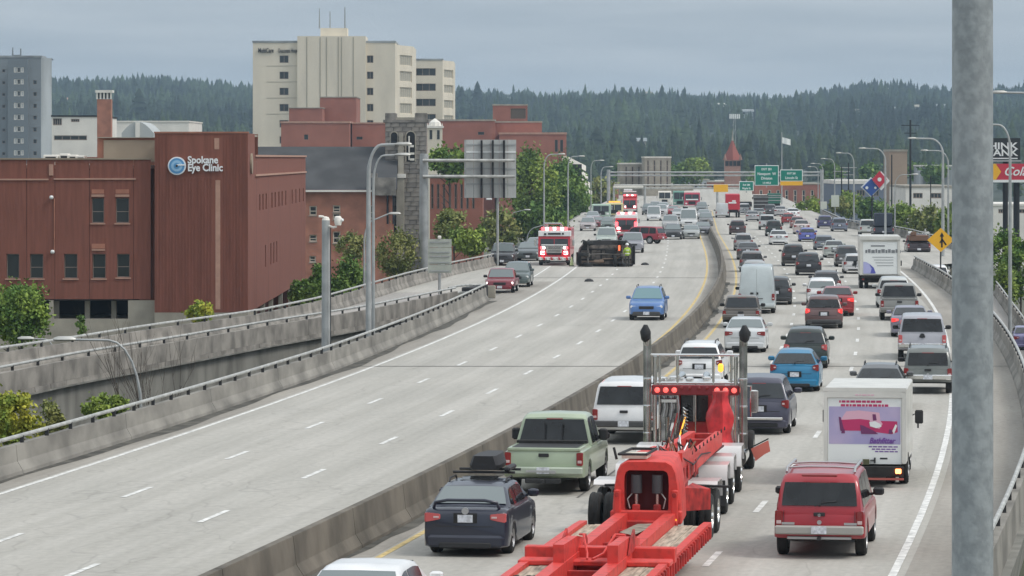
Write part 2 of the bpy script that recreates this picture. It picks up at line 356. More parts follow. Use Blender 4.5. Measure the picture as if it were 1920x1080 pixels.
rail_barrier('roadside_barrier', 'outer parapet of the joining ramp in front of the green trees', R2f, 160, 560, .78, -1, 8, M_BARR, zf=R2z, pstep=4)
def median():
    r = empty('median_barrier', (MX(40), 40, 0), 'long stained concrete median barrier between the empty and the jammed carriageway', 'barrier'); off = Vector(r.location)
    prof = [(-.30,-.02),(.30,-.02),(.29,.08),(.15,.30),(.085,.86),(.075,.87),(-.075,.87),(-.085,.86),(-.15,.30),(-.29,.08)]
    y = 40.0
    M_MED = mat('median_concrete', (.17,.15,.12), .92, noise=.5, nscale=1.5, stretch=(1,.5,.35), bump=.6, bscale=7, col2=(.085,.075,.06))
    while y < 640:
        L = 6.1 if y < 260 else 30
        yy = rng_y(y+.02, y+L-.02, 3 if y < 260 else 10)
        s = MB().loft([[(MX(Y)+a, Y, b) for a, b in prof] for Y in yy]); s.v = [(a-off.x, b-off.y, c-off.z) for a, b, c in s.v]
        s.build('barrier_segment', M_MED, r); y += L
median()
# pavement seal strip that runs along the foot of the median (dirt gathered there)
M_DIRT = mat('gutter_dirt', (.10,.095,.08), .95, noise=.5, nscale=1.2)
strip('gutter_dirt', lambda Y: MX(Y)+.30, lambda Y: MX(Y)+.52+.09*math.sin(Y*.37)+.05*math.sin(Y*1.3+1), rng_y(60, 260, 1.2), .012, M_DIRT)
strip('gutter_dirt', lambda Y: LB(Y)+.25, lambda Y: LB(Y)+.62+.14*math.sin(Y*.17)+.07*math.sin(Y*.53+1), rng_y(60, 226, 1.5), .012, M_DIRT)
# ramp fascia and retaining wall below the near side of the ramp
def fascia():
    r = empty('retaining_wall', (rampN(118), 118, -6), 'grey retaining wall with block fascia carrying the curving ramp', 'wall'); off = Vector(r.location)
    def rel(s): s.v = [(a-off.x, b-off.y, c-off.z) for a, b, c in s.v]; return s
    ys = rng_y(118, 224, 4)
    rel(MB().loft([[(rampN(Y)+a, Y, b) for a, b in [(-.2,-6.3),(-.02,-6.3),(-.02,-.22),(-.2,-.22)]] for Y in ys])).build('wall', M_WALLC, r)
    rel(MB().loft([[(rampN(Y)+a, Y, b) for a, b in [(-.1,-.27),(.24,-.27),(.24,-.21),(-.1,-.21)]] for Y in ys])).build('ledge', M_WALLC, r)
    Y = 118.2
    while Y < 223:                       # fascia blocks in two courses
        for zz, q in ((-.205, .18),):
            o = (0 if zz < -.3 else 1.1)
            yy = [Y+o+.02, Y+o+2.18]
            rel(MB().loft([[(rampN(t)+a, t, b) for a, b in [(.02,zz),(.18+random.random()*.03,zz),(.18,zz+q),(.02,zz+q)]] for t in yy])).build('fascia_block', M_BARR2, r)
        Y += 2.2
fascia()
# gore end: crash cushion of stacked barrels with curved rail
def cushion():
    g = GP(885, 566); r = empty('crash_cushion', (g.x, g.y, 0), 'dark ribbed crash cushion at the nose where the ramp splits off', 'crash cushion', -HD(g.y))
    s = MB()
    for k in range(5): s.lathe([(0,0),(.42-.02*k,0),(.42-.02*k,.85),(.36,.9),(0,.9)], (-.1+.12*k, -1.0+k*.95, 0), 'z', 14)
    s.build('drum', M_BLACK, r, 40)
    for z in (.35, .6):
        MB().tube([(-.75,-3.4,z),(-.6,-1.6,z),(-.2,-1.7,z),(.45,-1.3,z),(.65,0,z),(.55,3.4,z),(.3,5,z)], .07, 6).build('rail', M_RAIL, r, 40)
    MB().tube([(-1.3,-1.0,.85),(-.9,1.0,.9),(-.4,3.2,.9),(.2,4.6,.85),(.6,4.2,.8)], .06, 6).build('rail', M_RAIL, r, 40)
    MB().cbox(.75, 4.9, .42, .5, .25, .75, .03).build('end_post', M_CONCB, r)
cushion()
# ------------------------------------------------------------------ hills and forest
M_HILL = mat('forest_floor', (.030,.042,.026), .95, noise=.4, nscale=.004, col2=(.045,.055,.035))
def ridge(x):       # crest height above the camera plane at 3800 m, by bearing x/3800
    t = x/3800*7200+960
    return float(np.interp(t, [-600, 0, 100, 200, 300, 470, 850, 950, 1050, 1180, 1250, 1330, 1480, 1640, 1720, 1780, 1900, 2500], [68, 72, 75, 73, 75, 68, 65, 63, 61, 66, 62, 60, 59, 71, 68, 63, 65, 60]))
def hz(x, y):
    if y <= 1250: return -6.3
    xx = x/y*3800; t = min(1, (y-1250)/(3800-1250)); s = t*t*(3-2*t)*.55+t*.45
    z = -6.3+s*(ridge(xx)+8.4+6.3-8)
    z += 3.2*math.sin(x*.008+1)*math.sin(y*.005)*min(1, t*3)
    if y > 3800: z -= (y-3800)*.06
    return z
def hills():
    xs = np.linspace(-1, 1, 61); ys = np.concatenate([np.linspace(1250, 3800, 45), np.linspace(3900, 5200, 8)])
    V = []; 
    for y in ys:
        for x in xs: X = x*(y*.22+350); V.append((X, y, hz(X, y)))
    n = len(xs); fs = [(k*n+i, k*n+i+1, (k+1)*n+i+1, (k+1)*n+i) for k in range(len(ys)-1) for i in range(n-1)]
    MB().add(V, fs).build('hills', M_HILL, smooth=80)['kind'] = 'structure'
hills()
def conifer_np(n_tier, seg, r):
    """unit conifer (height 1): ragged tiers"""
    V = []; FA = []
    for k in range(n_tier):
        z0 = .08+.86*k/n_tier; z1 = min(1.0, z0+1.35/n_tier+.03); rad = r*(1-z0)**.8*(1.0 if k else .75)
        b = len(V); V.append((0, 0, z1))
        for i in range(seg):
            t = 2*math.pi*(i+.5*(k % 2))/seg; q = rad*(1+random.uniform(-.28, .28)); V.append((q*math.cos(t), q*math.sin(t), z0-random.uniform(0, .035)))
        for i in range(seg): FA.append((b, b+1+i, b+1+(i+1) % seg))
    return np.array(V), np.array(FA)
def leafmat(name, c, v=.45, ns=.35):
    m = mat(name, c, .85, noise=v, nscale=ns, spec=.2)
    nt = m.node_tree; b = nt.nodes['Principled BSDF']; src = b.inputs['Base Color'].links[0].from_socket
    tc = nt.nodes.new('ShaderNodeTexCoord'); no = nt.nodes.new('ShaderNodeTexNoise'); no.inputs['Scale'].default_value = .0065; no.inputs['Detail'].default_value = 4
    cr = nt.nodes.new('ShaderNodeValToRGB'); e = cr.color_ramp.elements; e[0].position = .38; e[0].color = (.50,.55,.58,1); e[1].position = .64; e[1].color = (2.7,2.5,1.7,1)
    mx = nt.nodes.new('ShaderNodeMix'); mx.data_type = 'RGBA'; mx.blend_type = 'MULTIPLY'; mx.inputs['Factor'].default_value = 1
    nt.links.new(tc.outputs['Object'], no.inputs['Vector']); nt.links.new(no.outputs['Fac'], cr.inputs[0]); nt.links.new(src, mx.inputs['A']); nt.links.new(cr.outputs[0], mx.inputs['B']); nt.links.new(mx.outputs['Result'], b.inputs['Base Color'])
    return m
M_CON = leafmat('conifer_needles', (.034,.052,.024), .45, .05)
M_CONF = leafmat('far_conifer_needles', (.022,.036,.020), .45, .02)
protos = [conifer_np(6, 7, r) for r in (.20, .26, .31, .23, .36)]
def forest(name, pts, hts, m):
    Vs = []; Fs = []; b = 0
    for (x, y, z), h in zip(pts, hts):
        V, FA = protos[random.randrange(5)]; a = random.random()*6.28; c, s = math.cos(a), math.sin(a)
        w = h*random.uniform(.8, 1.25)
        P = np.stack([x+(V[:, 0]*c-V[:, 1]*s)*w, y+(V[:, 0]*s+V[:, 1]*c)*w, z+V[:, 2]*h-.5], 1)
        Vs.append(P); Fs.append(FA+b); b += len(V)
    return link(name, np_mesh(name, np.concatenate(Vs), np.concatenate(Fs), m))
pts = []; hts = []
for i in range(15500):
    y = 1500+2350*random.random()**.8; x = (random.random()*2-1)*(y*.145+30)+random.gauss(0, 5)
    if math.sin(x*.013+y*.004)*math.sin(y*.0075-x*.004) > .86: continue
    pts.append((x, y, hz(x, y))); hts.append(max(5, random.gauss(9.5, 2.8))*(1.0 if random.random() < .94 or y > 3300 else 1.5))
for i in range(1100):         # crest line
    x = (random.random()*2-1)*620; y = random.uniform(3760, 3840)
    c = math.sin(x*.045)+math.sin(x*.017+2)+.7*math.sin(x*.11+1)
    if c < -1.3: continue
    pts.append((x, y, hz(x, y))); hts.append(max(4, 7.8+2.9*c+random.gauss(0, 2.4)))
tag(forest('forest', pts, hts, M_CONF), 'dense dark conifer forest covering the hazy hills behind the city', 'forest', kind='stuff')
# pines one can tell apart on the lower slopes
def pine_proto(r):
    V, FA = conifer_np(8, 9, r); return np_mesh('crown', V*np.array([1, 1, 1]), FA, M_CON)
PINE = [pine_proto(r) for r in (.15, .19, .17)]; PTR = MB().cyl((0,0,-.05), (0,0,.5), .018, .008, 6).mesh('trunk', mat('pine_bark', (.09,.06,.045), .9))
PL = ['dark pine on the lower slope with a narrow pointed crown', 'dark pine on the lower slope with a broad ragged crown', 'dark pine on the lower slope with a medium straight crown']
for i in range(110):
    y = random.uniform(1290, 1750); px = random.choice([random.uniform(1080, 1790), random.uniform(1250, 1790), random.uniform(100, 470), random.uniform(1870, 1930)])
    x = XP(px, y); h = random.uniform(11, 18); k = i % 3
    r = empty('pine_tree', (x, y, hz(x, y)), PL[k], 'tree', group='pines standing on the lower slope'); r.scale = (h, h, h)
    c = link('crown', PINE[k], r); c.rotation_euler = (0, 0, random.random()*6); link('trunk', PTR, r)
# ------------------------------------------------------------------ buildings
class Face:
    """a wall plane: s runs along u, outward normal n"""
    def __init__(s, ox, oy, ux, uy, nx, ny): s.o = (ox, oy); s.u = (ux, uy); s.n = (nx, ny)
    def p(s, a, z, d=0.0): return (s.o[0]+s.u[0]*a+s.n[0]*d, s.o[1]+s.u[1]*a+s.n[1]*d, z)
def facade(mb, fc, s0, s1, z0, z1, ops, depth=.22, d=0.0):
    xs = sorted({s0, s1, *[o[0] for o in ops], *[o[1] for o in ops]}); zs = sorted({z0, z1, *[o[2] for o in ops], *[o[3] for o in ops]})
    for i in range(len(xs)-1):
        for j in range(len(zs)-1):
            cx = (xs[i]+xs[i+1])/2; cz = (zs[j]+zs[j+1])/2
            if any(o[0] < cx < o[1] and o[2] < cz < o[3] for o in ops): continue
            mb.quad(fc.p(xs[i], zs[j], d), fc.p(xs[i+1], zs[j], d), fc.p(xs[i+1], zs[j+1], d), fc.p(xs[i], zs[j+1], d))
    for a, b, c, e in ops:
        for q in (((a,c),(b,c)), ((b,c),(b,e)), ((b,e),(a,e)), ((a,e),(a,c))):
            (p, z), (p2, z2) = q; mb.quad(fc.p(p, z, d), fc.p(p2, z2, d), fc.p(p2, z2, d-depth), fc.p(p, z, d-depth))
    return mb
def fbox(mb, fc, a, b, z0, z1, d0, d1):
    v = [fc.p(a,z0,d0), fc.p(b,z0,d0), fc.p(b,z0,d1), fc.p(a,z0,d1), fc.p(a,z1,d0), fc.p(b,z1,d0), fc.p(b,z1,d1), fc.p(a,z1,d1)]
    return mb.add(v, [(0,3,2,1),(4,5,6,7),(0,1,5,4),(1,2,6,5),(2,3,7,6),(3,0,4,7)])
def window(r, fc, a, b, z0, z1, d=-.16, frame=M_WINF, pane=M_WIN, bars=(0, 1), sill=None, fw=.05, lab=None):
    """window frame (part) with panes and sill (sub-parts) set into an opening"""
    off = r.location
    def rel(s): s.v = [(x-off.x, y-off.y, z-off.z) for x, y, z in s.v]; return s
    m = MB(); g = .01
    fbox(m, fc, a+g, a+fw, z0+g, z1-g, d, d+.05); fbox(m, fc, b-fw, b-g, z0+g, z1-g, d, d+.05)
    fbox(m, fc, a+fw, b-fw, z0+g, z0+fw, d, d+.05); fbox(m, fc, a+fw, b-fw, z1-fw, z1-g, d, d+.05)
    nx, nz = bars
    for i in range(1, nx+1): q = a+(b-a)*i/(nx+1); fbox(m, fc, q-fw*.4, q+fw*.4, z0+fw, z1-fw, d, d+.045)
    for i in range(1, nz+1): q = z0+(z1-z0)*i/(nz+1)*(.9 if nz == 1 else 1); fbox(m, fc, a+fw, b-fw, q-fw*.4, q+fw*.4, d, d+.04)
    w = rel(m).build('window', frame, r)
    if lab: w['label'] = lab
    rel(MB().quad(fc.p(a+.02, z0+.02, d+.012), fc.p(b-.02, z0+.02, d+.012), fc.p(b-.02, z1-.02, d+.012), fc.p(a+.02, z1-.02, d+.012))).build('pane', pane, w)
    if sill: rel(fbox(MB(), fc, a-.08, b+.08, z0-.09, z0-.005, -.02, .07)).build('sill', sill, w)
    return w
def bld(name, label, x0, x1, yt, Y, depth, m, ops=(), z0=-6.3, cat='building', frame=M_WINF, pane=M_WIN, bars=(0,1), sill=None, coping=None, group=None, fw=.05, rec=.22, raw=False, roof=M_SLATE):
    """building with a frontal facade from pixel columns x0..x1, top row yt, at distance Y; ops = window rectangles in pixels"""
    X0, X1, Z1 = XP(x0, Y), XP(x1, Y), ZP(yt, Y)
    r = empty(name, (X0, Y, z0), label, cat, group=group); fc = Face(0, Y, 1, 0, 0, -1)
    O = [(XP(a, Y), XP(c, Y), ZP(dd, Y), ZP(b, Y)) for a, b, c, dd in ops]
    s = MB(); facade(s, fc, X0, X1, z0, Z1, O, rec)
    s.quad((X0,Y,z0),(X0,Y+depth,z0),(X0,Y+depth,Z1),(X0,Y,Z1)); s.quad((X1,Y,z0),(X1,Y+depth,z0),(X1,Y+depth,Z1),(X1,Y,Z1)); s.quad((X0,Y+depth,z0),(X1,Y+depth,z0),(X1,Y+depth,Z1),(X0,Y+depth,Z1))
    off = r.location
    s.v = [(a-off.x, b-off.y, c-off.z) for a, b, c in s.v]; s.build('wall', m, r)
    t = MB().box(.02, X1-X0-.02, .02, depth-.02, Z1-z0-.3, Z1-z0-.05); t.build('roof', roof, r)
    if coping: MB().box(-.12, X1-X0+.12, -.12, depth+.12, Z1-z0+.002, Z1-z0+coping[1]).build('coping', coping[0], r)
    for o in O: window(r, fc, *o, d=-rec+.04, frame=frame, pane=pane, bars=bars, sill=sill, fw=fw)
    return r
def rel_to(r, s): o = r.location; s.v = [(a-o.x, b-o.y, c-o.z) for a, b, c in s.v]; return s
def text(name, body, size, loc, rot, m, parent=None, ext=.02, align='LEFT', bold=0.0, sx=1.0, shear=0.0):
    c = bpy.data.curves.new(name, 'FONT'); c.body = body; c.size = size; c.extrude = ext; c.align_x = align; c.offset = bold; c.shear = shear; c.resolution_u = 3
    t = bpy.data.objects.new(name, c); COL.objects.link(t); dg = bpy.context.evaluated_depsgraph_get(); me = bpy.data.meshes.new_from_object(t.evaluated_get(dg)); bpy.data.objects.remove(t)
    me.materials.clear(); me.materials.append(m); o = link(name, me, parent, loc); o.rotation_euler = rot; o.scale = (sx, 1, 1); return o
UP = (math.pi/2, 0, 0)
# --- eye clinic
def clinic():
    Y = 230.0; k = F/Y
    r = empty('clinic_building', (XP(283, Y), Y, -6.3), 'big red ribbed brick eye clinic with white lettering and a blue round emblem', 'building')
    X = lambda p: XP(p, Y); Z = lambda p: ZP(p, Y); fc = Face(0, Y, 1, 0, 0, -1)
    up = [(172,371,195,418), (217,371,242,418)]; lo = [(12,476,36,522), (56,476,81,522), (120,476,145,522), (173,476,198,522), (219,476,243,520)]
    O = [(X(a), X(c), Z(d), Z(b)) for a, b, c, d in up+lo]
    op = [(X(-60), X(92), Z(598), Z(563)), (X(100), X(240), Z(598), Z(563))]
    # wing in bays, thin joints between (x pixel limits)
    lim = [-140, -50, 50, 103, 168, 250, 283]
    for i in range(len(lim)-1):
        a, b = X(lim[i])+.012, X(lim[i+1])-.012
        rel_to(r, facade(MB(), fc, a, b, Z(561), Z(300), [o for o in O if a < o[0] < b and o[2] > Z(561)], .3)).build('wall_panel', M_BRICK, r)
    s = MB(); s.box(X(-140), X(283)-.02, Y+.02, Y+.08, Z(300)-.001, Z(300)+.03); rel_to(r, fbox(s, fc, X(-140), X(283), Z(300)+.03, Z(300)+.12, -.3, .08)).build('coping', M_BEIGE, r)
    rel_to(r, MB().box(X(-140)+.1, X(283), Y+.35, Y+64, Z(300)-.5, Z(300)-.3)).build('roof', M_CONCB, r)
    rel_to(r, MB().box(X(-140)+.1, X(283), Y+.31, Y+.34, Z(561), Z(300)-.5)).build('inner_wall', M_DARKIN, r)
    for i, o in enumerate(O): window(r, fc, *o, d=-.24, bars=(0, 1 if i not in (2,) else 0), sill=M_TRIM, frame=M_WINF)
    # louvres over windows
    for a, b in ((172,195), (217,242)): rel_to(r, fbox(MB(), fc, X(a), X(b), Z(363), Z(355), 0, .05)).build('louvre', M_BRICK2, r); rel_to(r, fbox(MB(), fc, X(a)-.02, X(b)+.02, Z(369), Z(364.5), 0, .07)).build('lintel', M_TRIM, r)
    rel_to(r, fbox(MB(), fc, X(172), X(197), Z(466), Z(457), 0, .05)).build('louvre', M_BRICK2, r)
    rel_to(r, fbox(MB(), fc, X(172), X(197), Z(470), Z(467), 0, .06)).build('lintel', M_TRIM, r)
    for a, b, c, d in ((-120,335,91,338), (101,334,255,337), (92,308,100,329)): rel_to(r, fbox(MB(), fc, X(a), X(c), Z(d), Z(b), 0, .07)).build('trim_band', M_TRIM, r)
    for a, b in ((97,370), (99,472)): rel_to(r, MB().lathe([(0,-.12),(.1,-.1),(.14,0),(.1,.1),(0,.12)], (X(a), Y-.16, Z(b)), 'z', 10)).build('wall_lamp', M_HEAD, r, 60)
    rel_to(r, MB().cyl((X(103)-.03, Y-.05, Z(470)), (X(103)-.03, Y-.05, Z(372)), .035)).build('conduit', M_BRICK2, r)
    # parking undercroft and base
    z1 = Z(563)
    rel_to(r, facade(MB(), Face(0, Y+.02, 1, 0, 0, -1), X(-140), X(290), -6.3, z1, op, .4)).build('base_wall', M_CONCB, r)
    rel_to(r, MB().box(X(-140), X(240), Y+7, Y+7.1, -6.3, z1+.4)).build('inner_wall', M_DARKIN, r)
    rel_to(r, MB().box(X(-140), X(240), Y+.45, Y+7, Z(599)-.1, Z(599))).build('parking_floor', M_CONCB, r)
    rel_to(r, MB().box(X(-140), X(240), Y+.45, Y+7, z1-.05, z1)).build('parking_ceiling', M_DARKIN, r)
    for px in (102, 160, 210): rel_to(r, MB().cbox(X(px), Y+1.2, (z1+Z(599))/2, .3, .3, z1-Z(599))).build('column', M_CONCB, r)
    # tower block, proud of the wing
    T = Y-.5; tf = Face(0, T, 1, 0, 0, -1); XT = lambda p: XP(p, T); ZT = lambda p: ZP(p, T); sx = XT(465)
    s = MB(); facade(s, tf, XT(290), sx, ZT(586), ZT(250), [(XT(404), XT(413), ZT(580), ZT(338)), (XT(402), XT(411), ZT(280), ZT(259))], .03)
    s.quad((XT(290), T, ZT(586)), (XT(290), T+9, ZT(586)), (XT(290), T+9, ZT(250)), (XT(290), T, ZT(250)))
    s.quad((sx, T, ZT(586)), (sx, T+6, ZT(586)), (sx, T+6, ZT(250)), (sx, T, ZT(250)))
    s.quad((XT(290), T+9, ZT(300)), (sx, T+9, ZT(300)), (sx, T+9, ZT(250)), (XT(290), T+9, ZT(250)))
    rel_to(r, s).build('tower', M_BRICK, r)
    rel_to(r, MB().box(XT(290)+.02, sx-.02, T+.05, T+8.9, ZT(252)-.1, ZT(252))).build('roof', M_CONCB, r)
    rel_to(r, MB().box(XT(289), sx+.05, T-.05, T+.25, ZT(250)+.003, ZT(250)+.1)).build('coping', M_BRICK2, r)
    rel_to(r, fbox(MB(), tf, XT(404), XT(413), ZT(580), ZT(338), -.028, .02)).build('trim_strip', M_TRIM, r)
    rel_to(r, fbox(MB(), tf, XT(402), XT(411), ZT(280), ZT(259), -.028, .02)).build('trim_strip', M_TRIM, r)
    rel_to(r, MB().box(XT(290), sx, T, T+7, -6.3, ZT(586)-.003)).build('base_wall', M_CONCB, r)
    # ribs of the brick face
    rb = MB(); px = 294
    while px < 463:
        if not 399 < px < 417 and not (312 < px < 420): fbox(rb, tf, XT(px), XT(px)+.05, ZT(584), ZT(253), .002, .03)
        elif not 399 < px < 417: fbox(rb, tf, XT(px), XT(px)+.05, ZT(584), ZT(334), .002, .03)
        px += 6
    rel_to(r, rb).build('brick_rib', M_BRICK, r)['kind'] = 'stuff'
    # penthouse
    rel_to(r, MB().box(X(167), X(283), Y+5, Y+14, Z(300)-.4, Z(258))).build('penthouse', M_BRICK2, r)
    rel_to(r, MB().box(X(178), X(279), Y+4.9, Y+5.0, Z(300)-.1, Z(262))).build('penthouse_panel', M_BEIGE, r)
    rel_to(r, MB().box(X(166), X(284), Y+4.8, Y+14.2, Z(258)+.003, Z(256.5))).build('coping', M_CONCB, r)
    # side wing running away: six panels
    S = Face(sx, 0, 0, 1, 1, 0); edges = [XT(465)*F/(p-960) for p in (466, 481, 503, 525, 544, 565, 573)]; edges[0] = T+6
    YS = lambda p: sx*F/(p-960); zt = 8.5; zb = -.85
    nar = [(YS(p), YS(p)+1.15) for p in (471,476,486,492,498,509,515,522,528,535,547,554,561,568)]
    for i in range(6):
        a, b = edges[i]+.05, edges[i+1]-.05
        oo = [(q, min(w, b-.1), 5.15, 6.15) for q, w in nar if a < q < b-.5]+[(q, q+1.0, 1.45, 2.85) for q in (YS(497),YS(507),YS(512.5),YS(518),YS(524)) if a < q < b-1.1]
        rel_to(r, facade(MB(), S, a, b, zb, zt, oo, .3, 0)).build('wall_panel', M_BRICK, r)
        for o in oo: window(r, S, *o, d=-.25, bars=(0,0), fw=.04)
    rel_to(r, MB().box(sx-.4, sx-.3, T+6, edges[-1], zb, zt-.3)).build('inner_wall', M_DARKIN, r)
    rel_to(r, MB().box(X(283)+.3, sx-.35, T+9.1, edges[-1]-.1, zt-.5, zt-.3)).build('roof', M_CONCB, r)
    rel_to(r, MB().box(X(-140), sx-.02, edges[-1]-.06, edges[-1]+.2, -6.3, zt)).build('rear_wall', M_BRICK, r)
    for z, h in ((zt, .12), (7.3, .12)): rel_to(r, fbox(MB(), S, T+6.05, edges[-1], z+.003, z+h, -.05, .09)).build('trim_band', M_TRIM, r)
    rel_to(r, fbox(MB(), S, T+6, edges[-1], -6.3, -2.6, -.3, -.02)).build('base_wall', M_CONCB, r)
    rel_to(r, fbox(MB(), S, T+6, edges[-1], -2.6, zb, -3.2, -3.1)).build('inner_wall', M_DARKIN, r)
    for p in (482, 497, 512, 530, 548, 560): rel_to(r, fbox(MB(), S, YS(p), YS(p)+.35, -2.6, zb, -.3, -.02)).build('column', M_CONCB, r)
    rel_to(r, MB().lathe([(0,0),(.62,0),(.62,.1),(0,.1)], (sx+.02, T+2.2, ZT(307)), 'x', 16)).build('side_sign', M_BEIGE, r)
    # signage
    c = (XT(332), T-.05, ZT(311)); R_ = 17/31.3
    M_B1 = mat('emblem_blue', (.10,.30,.55), .4); M_B2 = mat('emblem_light_blue', (.30,.52,.72), .4); M_LET = mat('white_letters', (.85,.86,.86), .4)
    def disc(rad, d0, d1, dx=0): return MB().lathe([(0, -d1), (rad, -d1), (rad, -d0), (0, -d0)], (c[0]+dx, c[1], c[2]), 'y', 28)
    rel_to(r, disc(R_, -.05, .10)).build('emblem_rim', M_LET, r); rel_to(r, disc(R_*.86, .10, .13)).build('emblem_disc', M_B1, r)
    rel_to(r, disc(R_*.62, .13, .15)).build('emblem_ring', M_B2, r); rel_to(r, disc(R_*.34, .15, .17)).build('emblem_iris', M_B1, r); rel_to(r, disc(R_*.13, .17, .19)).build('emblem_pupil', M_BLACK, r)
    rel_to(r, fbox(MB(), tf, c[0], c[0]+R_*.9, c[2]+.02, c[2]+.10, .19, .23)).build('emblem_bar', M_LET, r)
    off = Vector(r.location)
    for b, x0, x1, y, sz in (('Spokane', 352, 409, 306, .60), ('Eye Clinic', 352, 417, 320.5, .60)):
        t = text('lettering', b, sz, Vector((XT(x0), T-.09, ZT(y)))-off, UP, M_LET, r, .05, bold=.016)
        bpy.context.view_layer.update(); w = t.dimensions.x; t.scale = ((XT(x1)-XT(x0))/max(w, .1), 1, 1)
clinic()
# roof units and mast behind the parapet
def hvac(px, py, w, h, label):
    Y = 236; r = empty('roof_unit', (XP(px, Y), Y, ZP(300, Y)-.35), label, 'roof unit')
    MB().cbox(0, 0, h/2+.12, w, 1.2, h, .04).build('casing', M_WHITEB, r); MB().cbox(0, -.62, h/2+.12, w*.7, .05, h*.55).build('grille', M_DARKIN, r)
    for a in (-w*.4, w*.4): MB().cbox(a, 0, .06, .08, 1, .12).build('leg', M_BLACK, r)
hvac(97, 295, .9, .55, 'small white roof unit left of the row on the clinic roof'); hvac(122, 292, .55, .62, 'first grilled roof unit from the left, dark face, on the clinic roof')
hvac(138, 292, .5, .55, 'middle grilled roof unit of three on the clinic roof'); hvac(153, 293, .5, .5, 'rightmost grilled roof unit beside the clinic penthouse')
# --- far left: grey tower, white buildings, chimney
def grey_tower():
    Y = 950; ops = []
    for i in range(9):
        y = 128+i*22.2
        if i: ops.append((62, y, 69, y+8))
        ops += [(4, y+2, 10, y+8)]
    r = bld('apartment_tower', 'tall grey apartment tower at the far left with small paired windows', -45, 77, 108, Y, 10, M_GREYT, ops, bars=(0,0), fw=.1, rec=.3, coping=(M_GREYL, .5))
    s = MB().box(XP(16, Y), XP(54, Y), Y-1.5, Y-.002, -6.3, ZP(112, Y)); 
    O = [(XP(a, Y-1.5), XP(c, Y-1.5), ZP(d, Y-1.5), ZP(b, Y-1.5)) for i in range(9) for a, b, c, d in ((26,126+i*22.2,31.2,136+i*22.2),(32.3,126+i*22.2,38.3,136+i*22.2),(39.4,126+i*22.2,44.5,136+i*22.2))]
    fc = Face(0, Y-1.5, 1, 0, 0, -1); m = MB(); facade(m, fc, XP(16,Y), XP(54,Y), -6.3, ZP(112,Y), O, .3)
    m.quad((XP(54,Y),Y-1.5,-6.3),(XP(54,Y),Y,-6.3),(XP(54,Y),Y,ZP(112,Y)),(XP(54,Y),Y-1.5,ZP(112,Y)))
    rel_to(r, m).build('bay', mat('tower_bay', (.155,.18,.195), .8), r)
    for i, o in enumerate(O): window(r, fc, *o, d=-.15, bars=(0,0), fw=.2 if i % 3 != 1 else .12, frame=M_WHITEB, pane=M_WIN if i % 3 == 1 else mat('window_curtain', (.42,.44,.45), .7))
    rel_to(r, MB().add([(XP(77,Y),Y,-6.3),(XP(97,Y+6),Y+6,-6.3),(XP(95,Y+26),Y+26,-6.3),(XP(77,Y),Y+26,-6.3),(XP(77,Y),Y,ZP(108,Y)),(XP(97,Y+6),Y+6,ZP(108,Y)),(XP(95,Y+26),Y+26,ZP(108,Y)),(XP(77,Y),Y+26,ZP(108,Y))],[(0,1,5,4),(1,2,6,5),(4,5,6,7)])).build('corner_wall', M_GREYL, r)
    rel_to(r, MB().cyl((XP(19,Y),Y+5,ZP(109,Y)),(XP(19,Y),Y+5,ZP(88,Y)),.25,.15,6).cyl((XP(34,Y),Y+5,ZP(109,Y)),(XP(34,Y),Y+5,ZP(90,Y)),.25,.15,6).box(XP(18,Y),XP(33,Y),Y+4,Y+6,ZP(108,Y),ZP(102,Y))).build('roof_mast', M_GREYT, r)
grey_tower()
bld('white_office_building', 'white stepped building beside the grey tower behind the clinic roof', 97, 183, 219, 620, 30, M_WHITEB, [(99,222,116,235),(133,223,149,229),(101,254,163,263)], coping=(M_DARKIN, .25), fw=.12, bars=(3,0))
bld('white_office_building', 'long low white building between brick chimney and hospital', 183, 354, 229, 700, 30, M_WHITEB, [], coping=(M_WHITEB, .25))
def barrel():
    Y = 560; r = empty('quonset_roof', (XP(258,Y), Y, -6.3), 'pale domed metal roof between the brick chimney and the clinic tower', 'building')
    a, b = XP(228,Y)-XP(258,Y), XP(288,Y)-XP(258,Y); zb, zt = ZP(262,Y)+6.3, ZP(228,Y)+6.3
    pr = [(a,0),(a,zb+.3)]+[(a+(b-a)*i/8, zb+(zt-zb)*math.sin(math.pi*(.12+.76*i/8))) for i in range(9)]+[(b,0)]
    MB().loft([[(x, yy, z) for x, z in pr] for yy in (0, 14)]).build('shell', mat('pale_metal', (.42,.44,.43), .6), r)
    MB().box(-.3,.3,-.3,-.01,zb-1.5,zt-.1).build('duct', M_WHITEB, r)
barrel()
def chimney():
    Y = 600; r = empty('brick_chimney', (XP(195,Y), Y, -6.3), 'square brick chimney with a pale louvred cap above the clinic roof', 'chimney'); w = (XP(208,Y)-XP(182,Y))/2
    MB().box(-w,w,0,2*w,0,ZP(186,Y)+6.3).build('shaft', M_BRICK2, r); MB().box(-w-.25,w+.25,-.25,2*w+.25,ZP(174,Y)+6.3,ZP(169,Y)+6.3).build('cap', M_WHITEB, r)
    MB().box(-w+.1,w-.1,.1,2*w-.1,ZP(184,Y)+6.3,ZP(174,Y)+6.3-.01).build('flue_opening', M_DARKIN, r)
    for i in range(5): MB().box(-w+i*w/2-.13,-w+i*w/2+.13,-.1,.05,ZP(186,Y)+6.31,ZP(174,Y)+6.29).build('cap_post', M_WHITEB, r)
chimney()
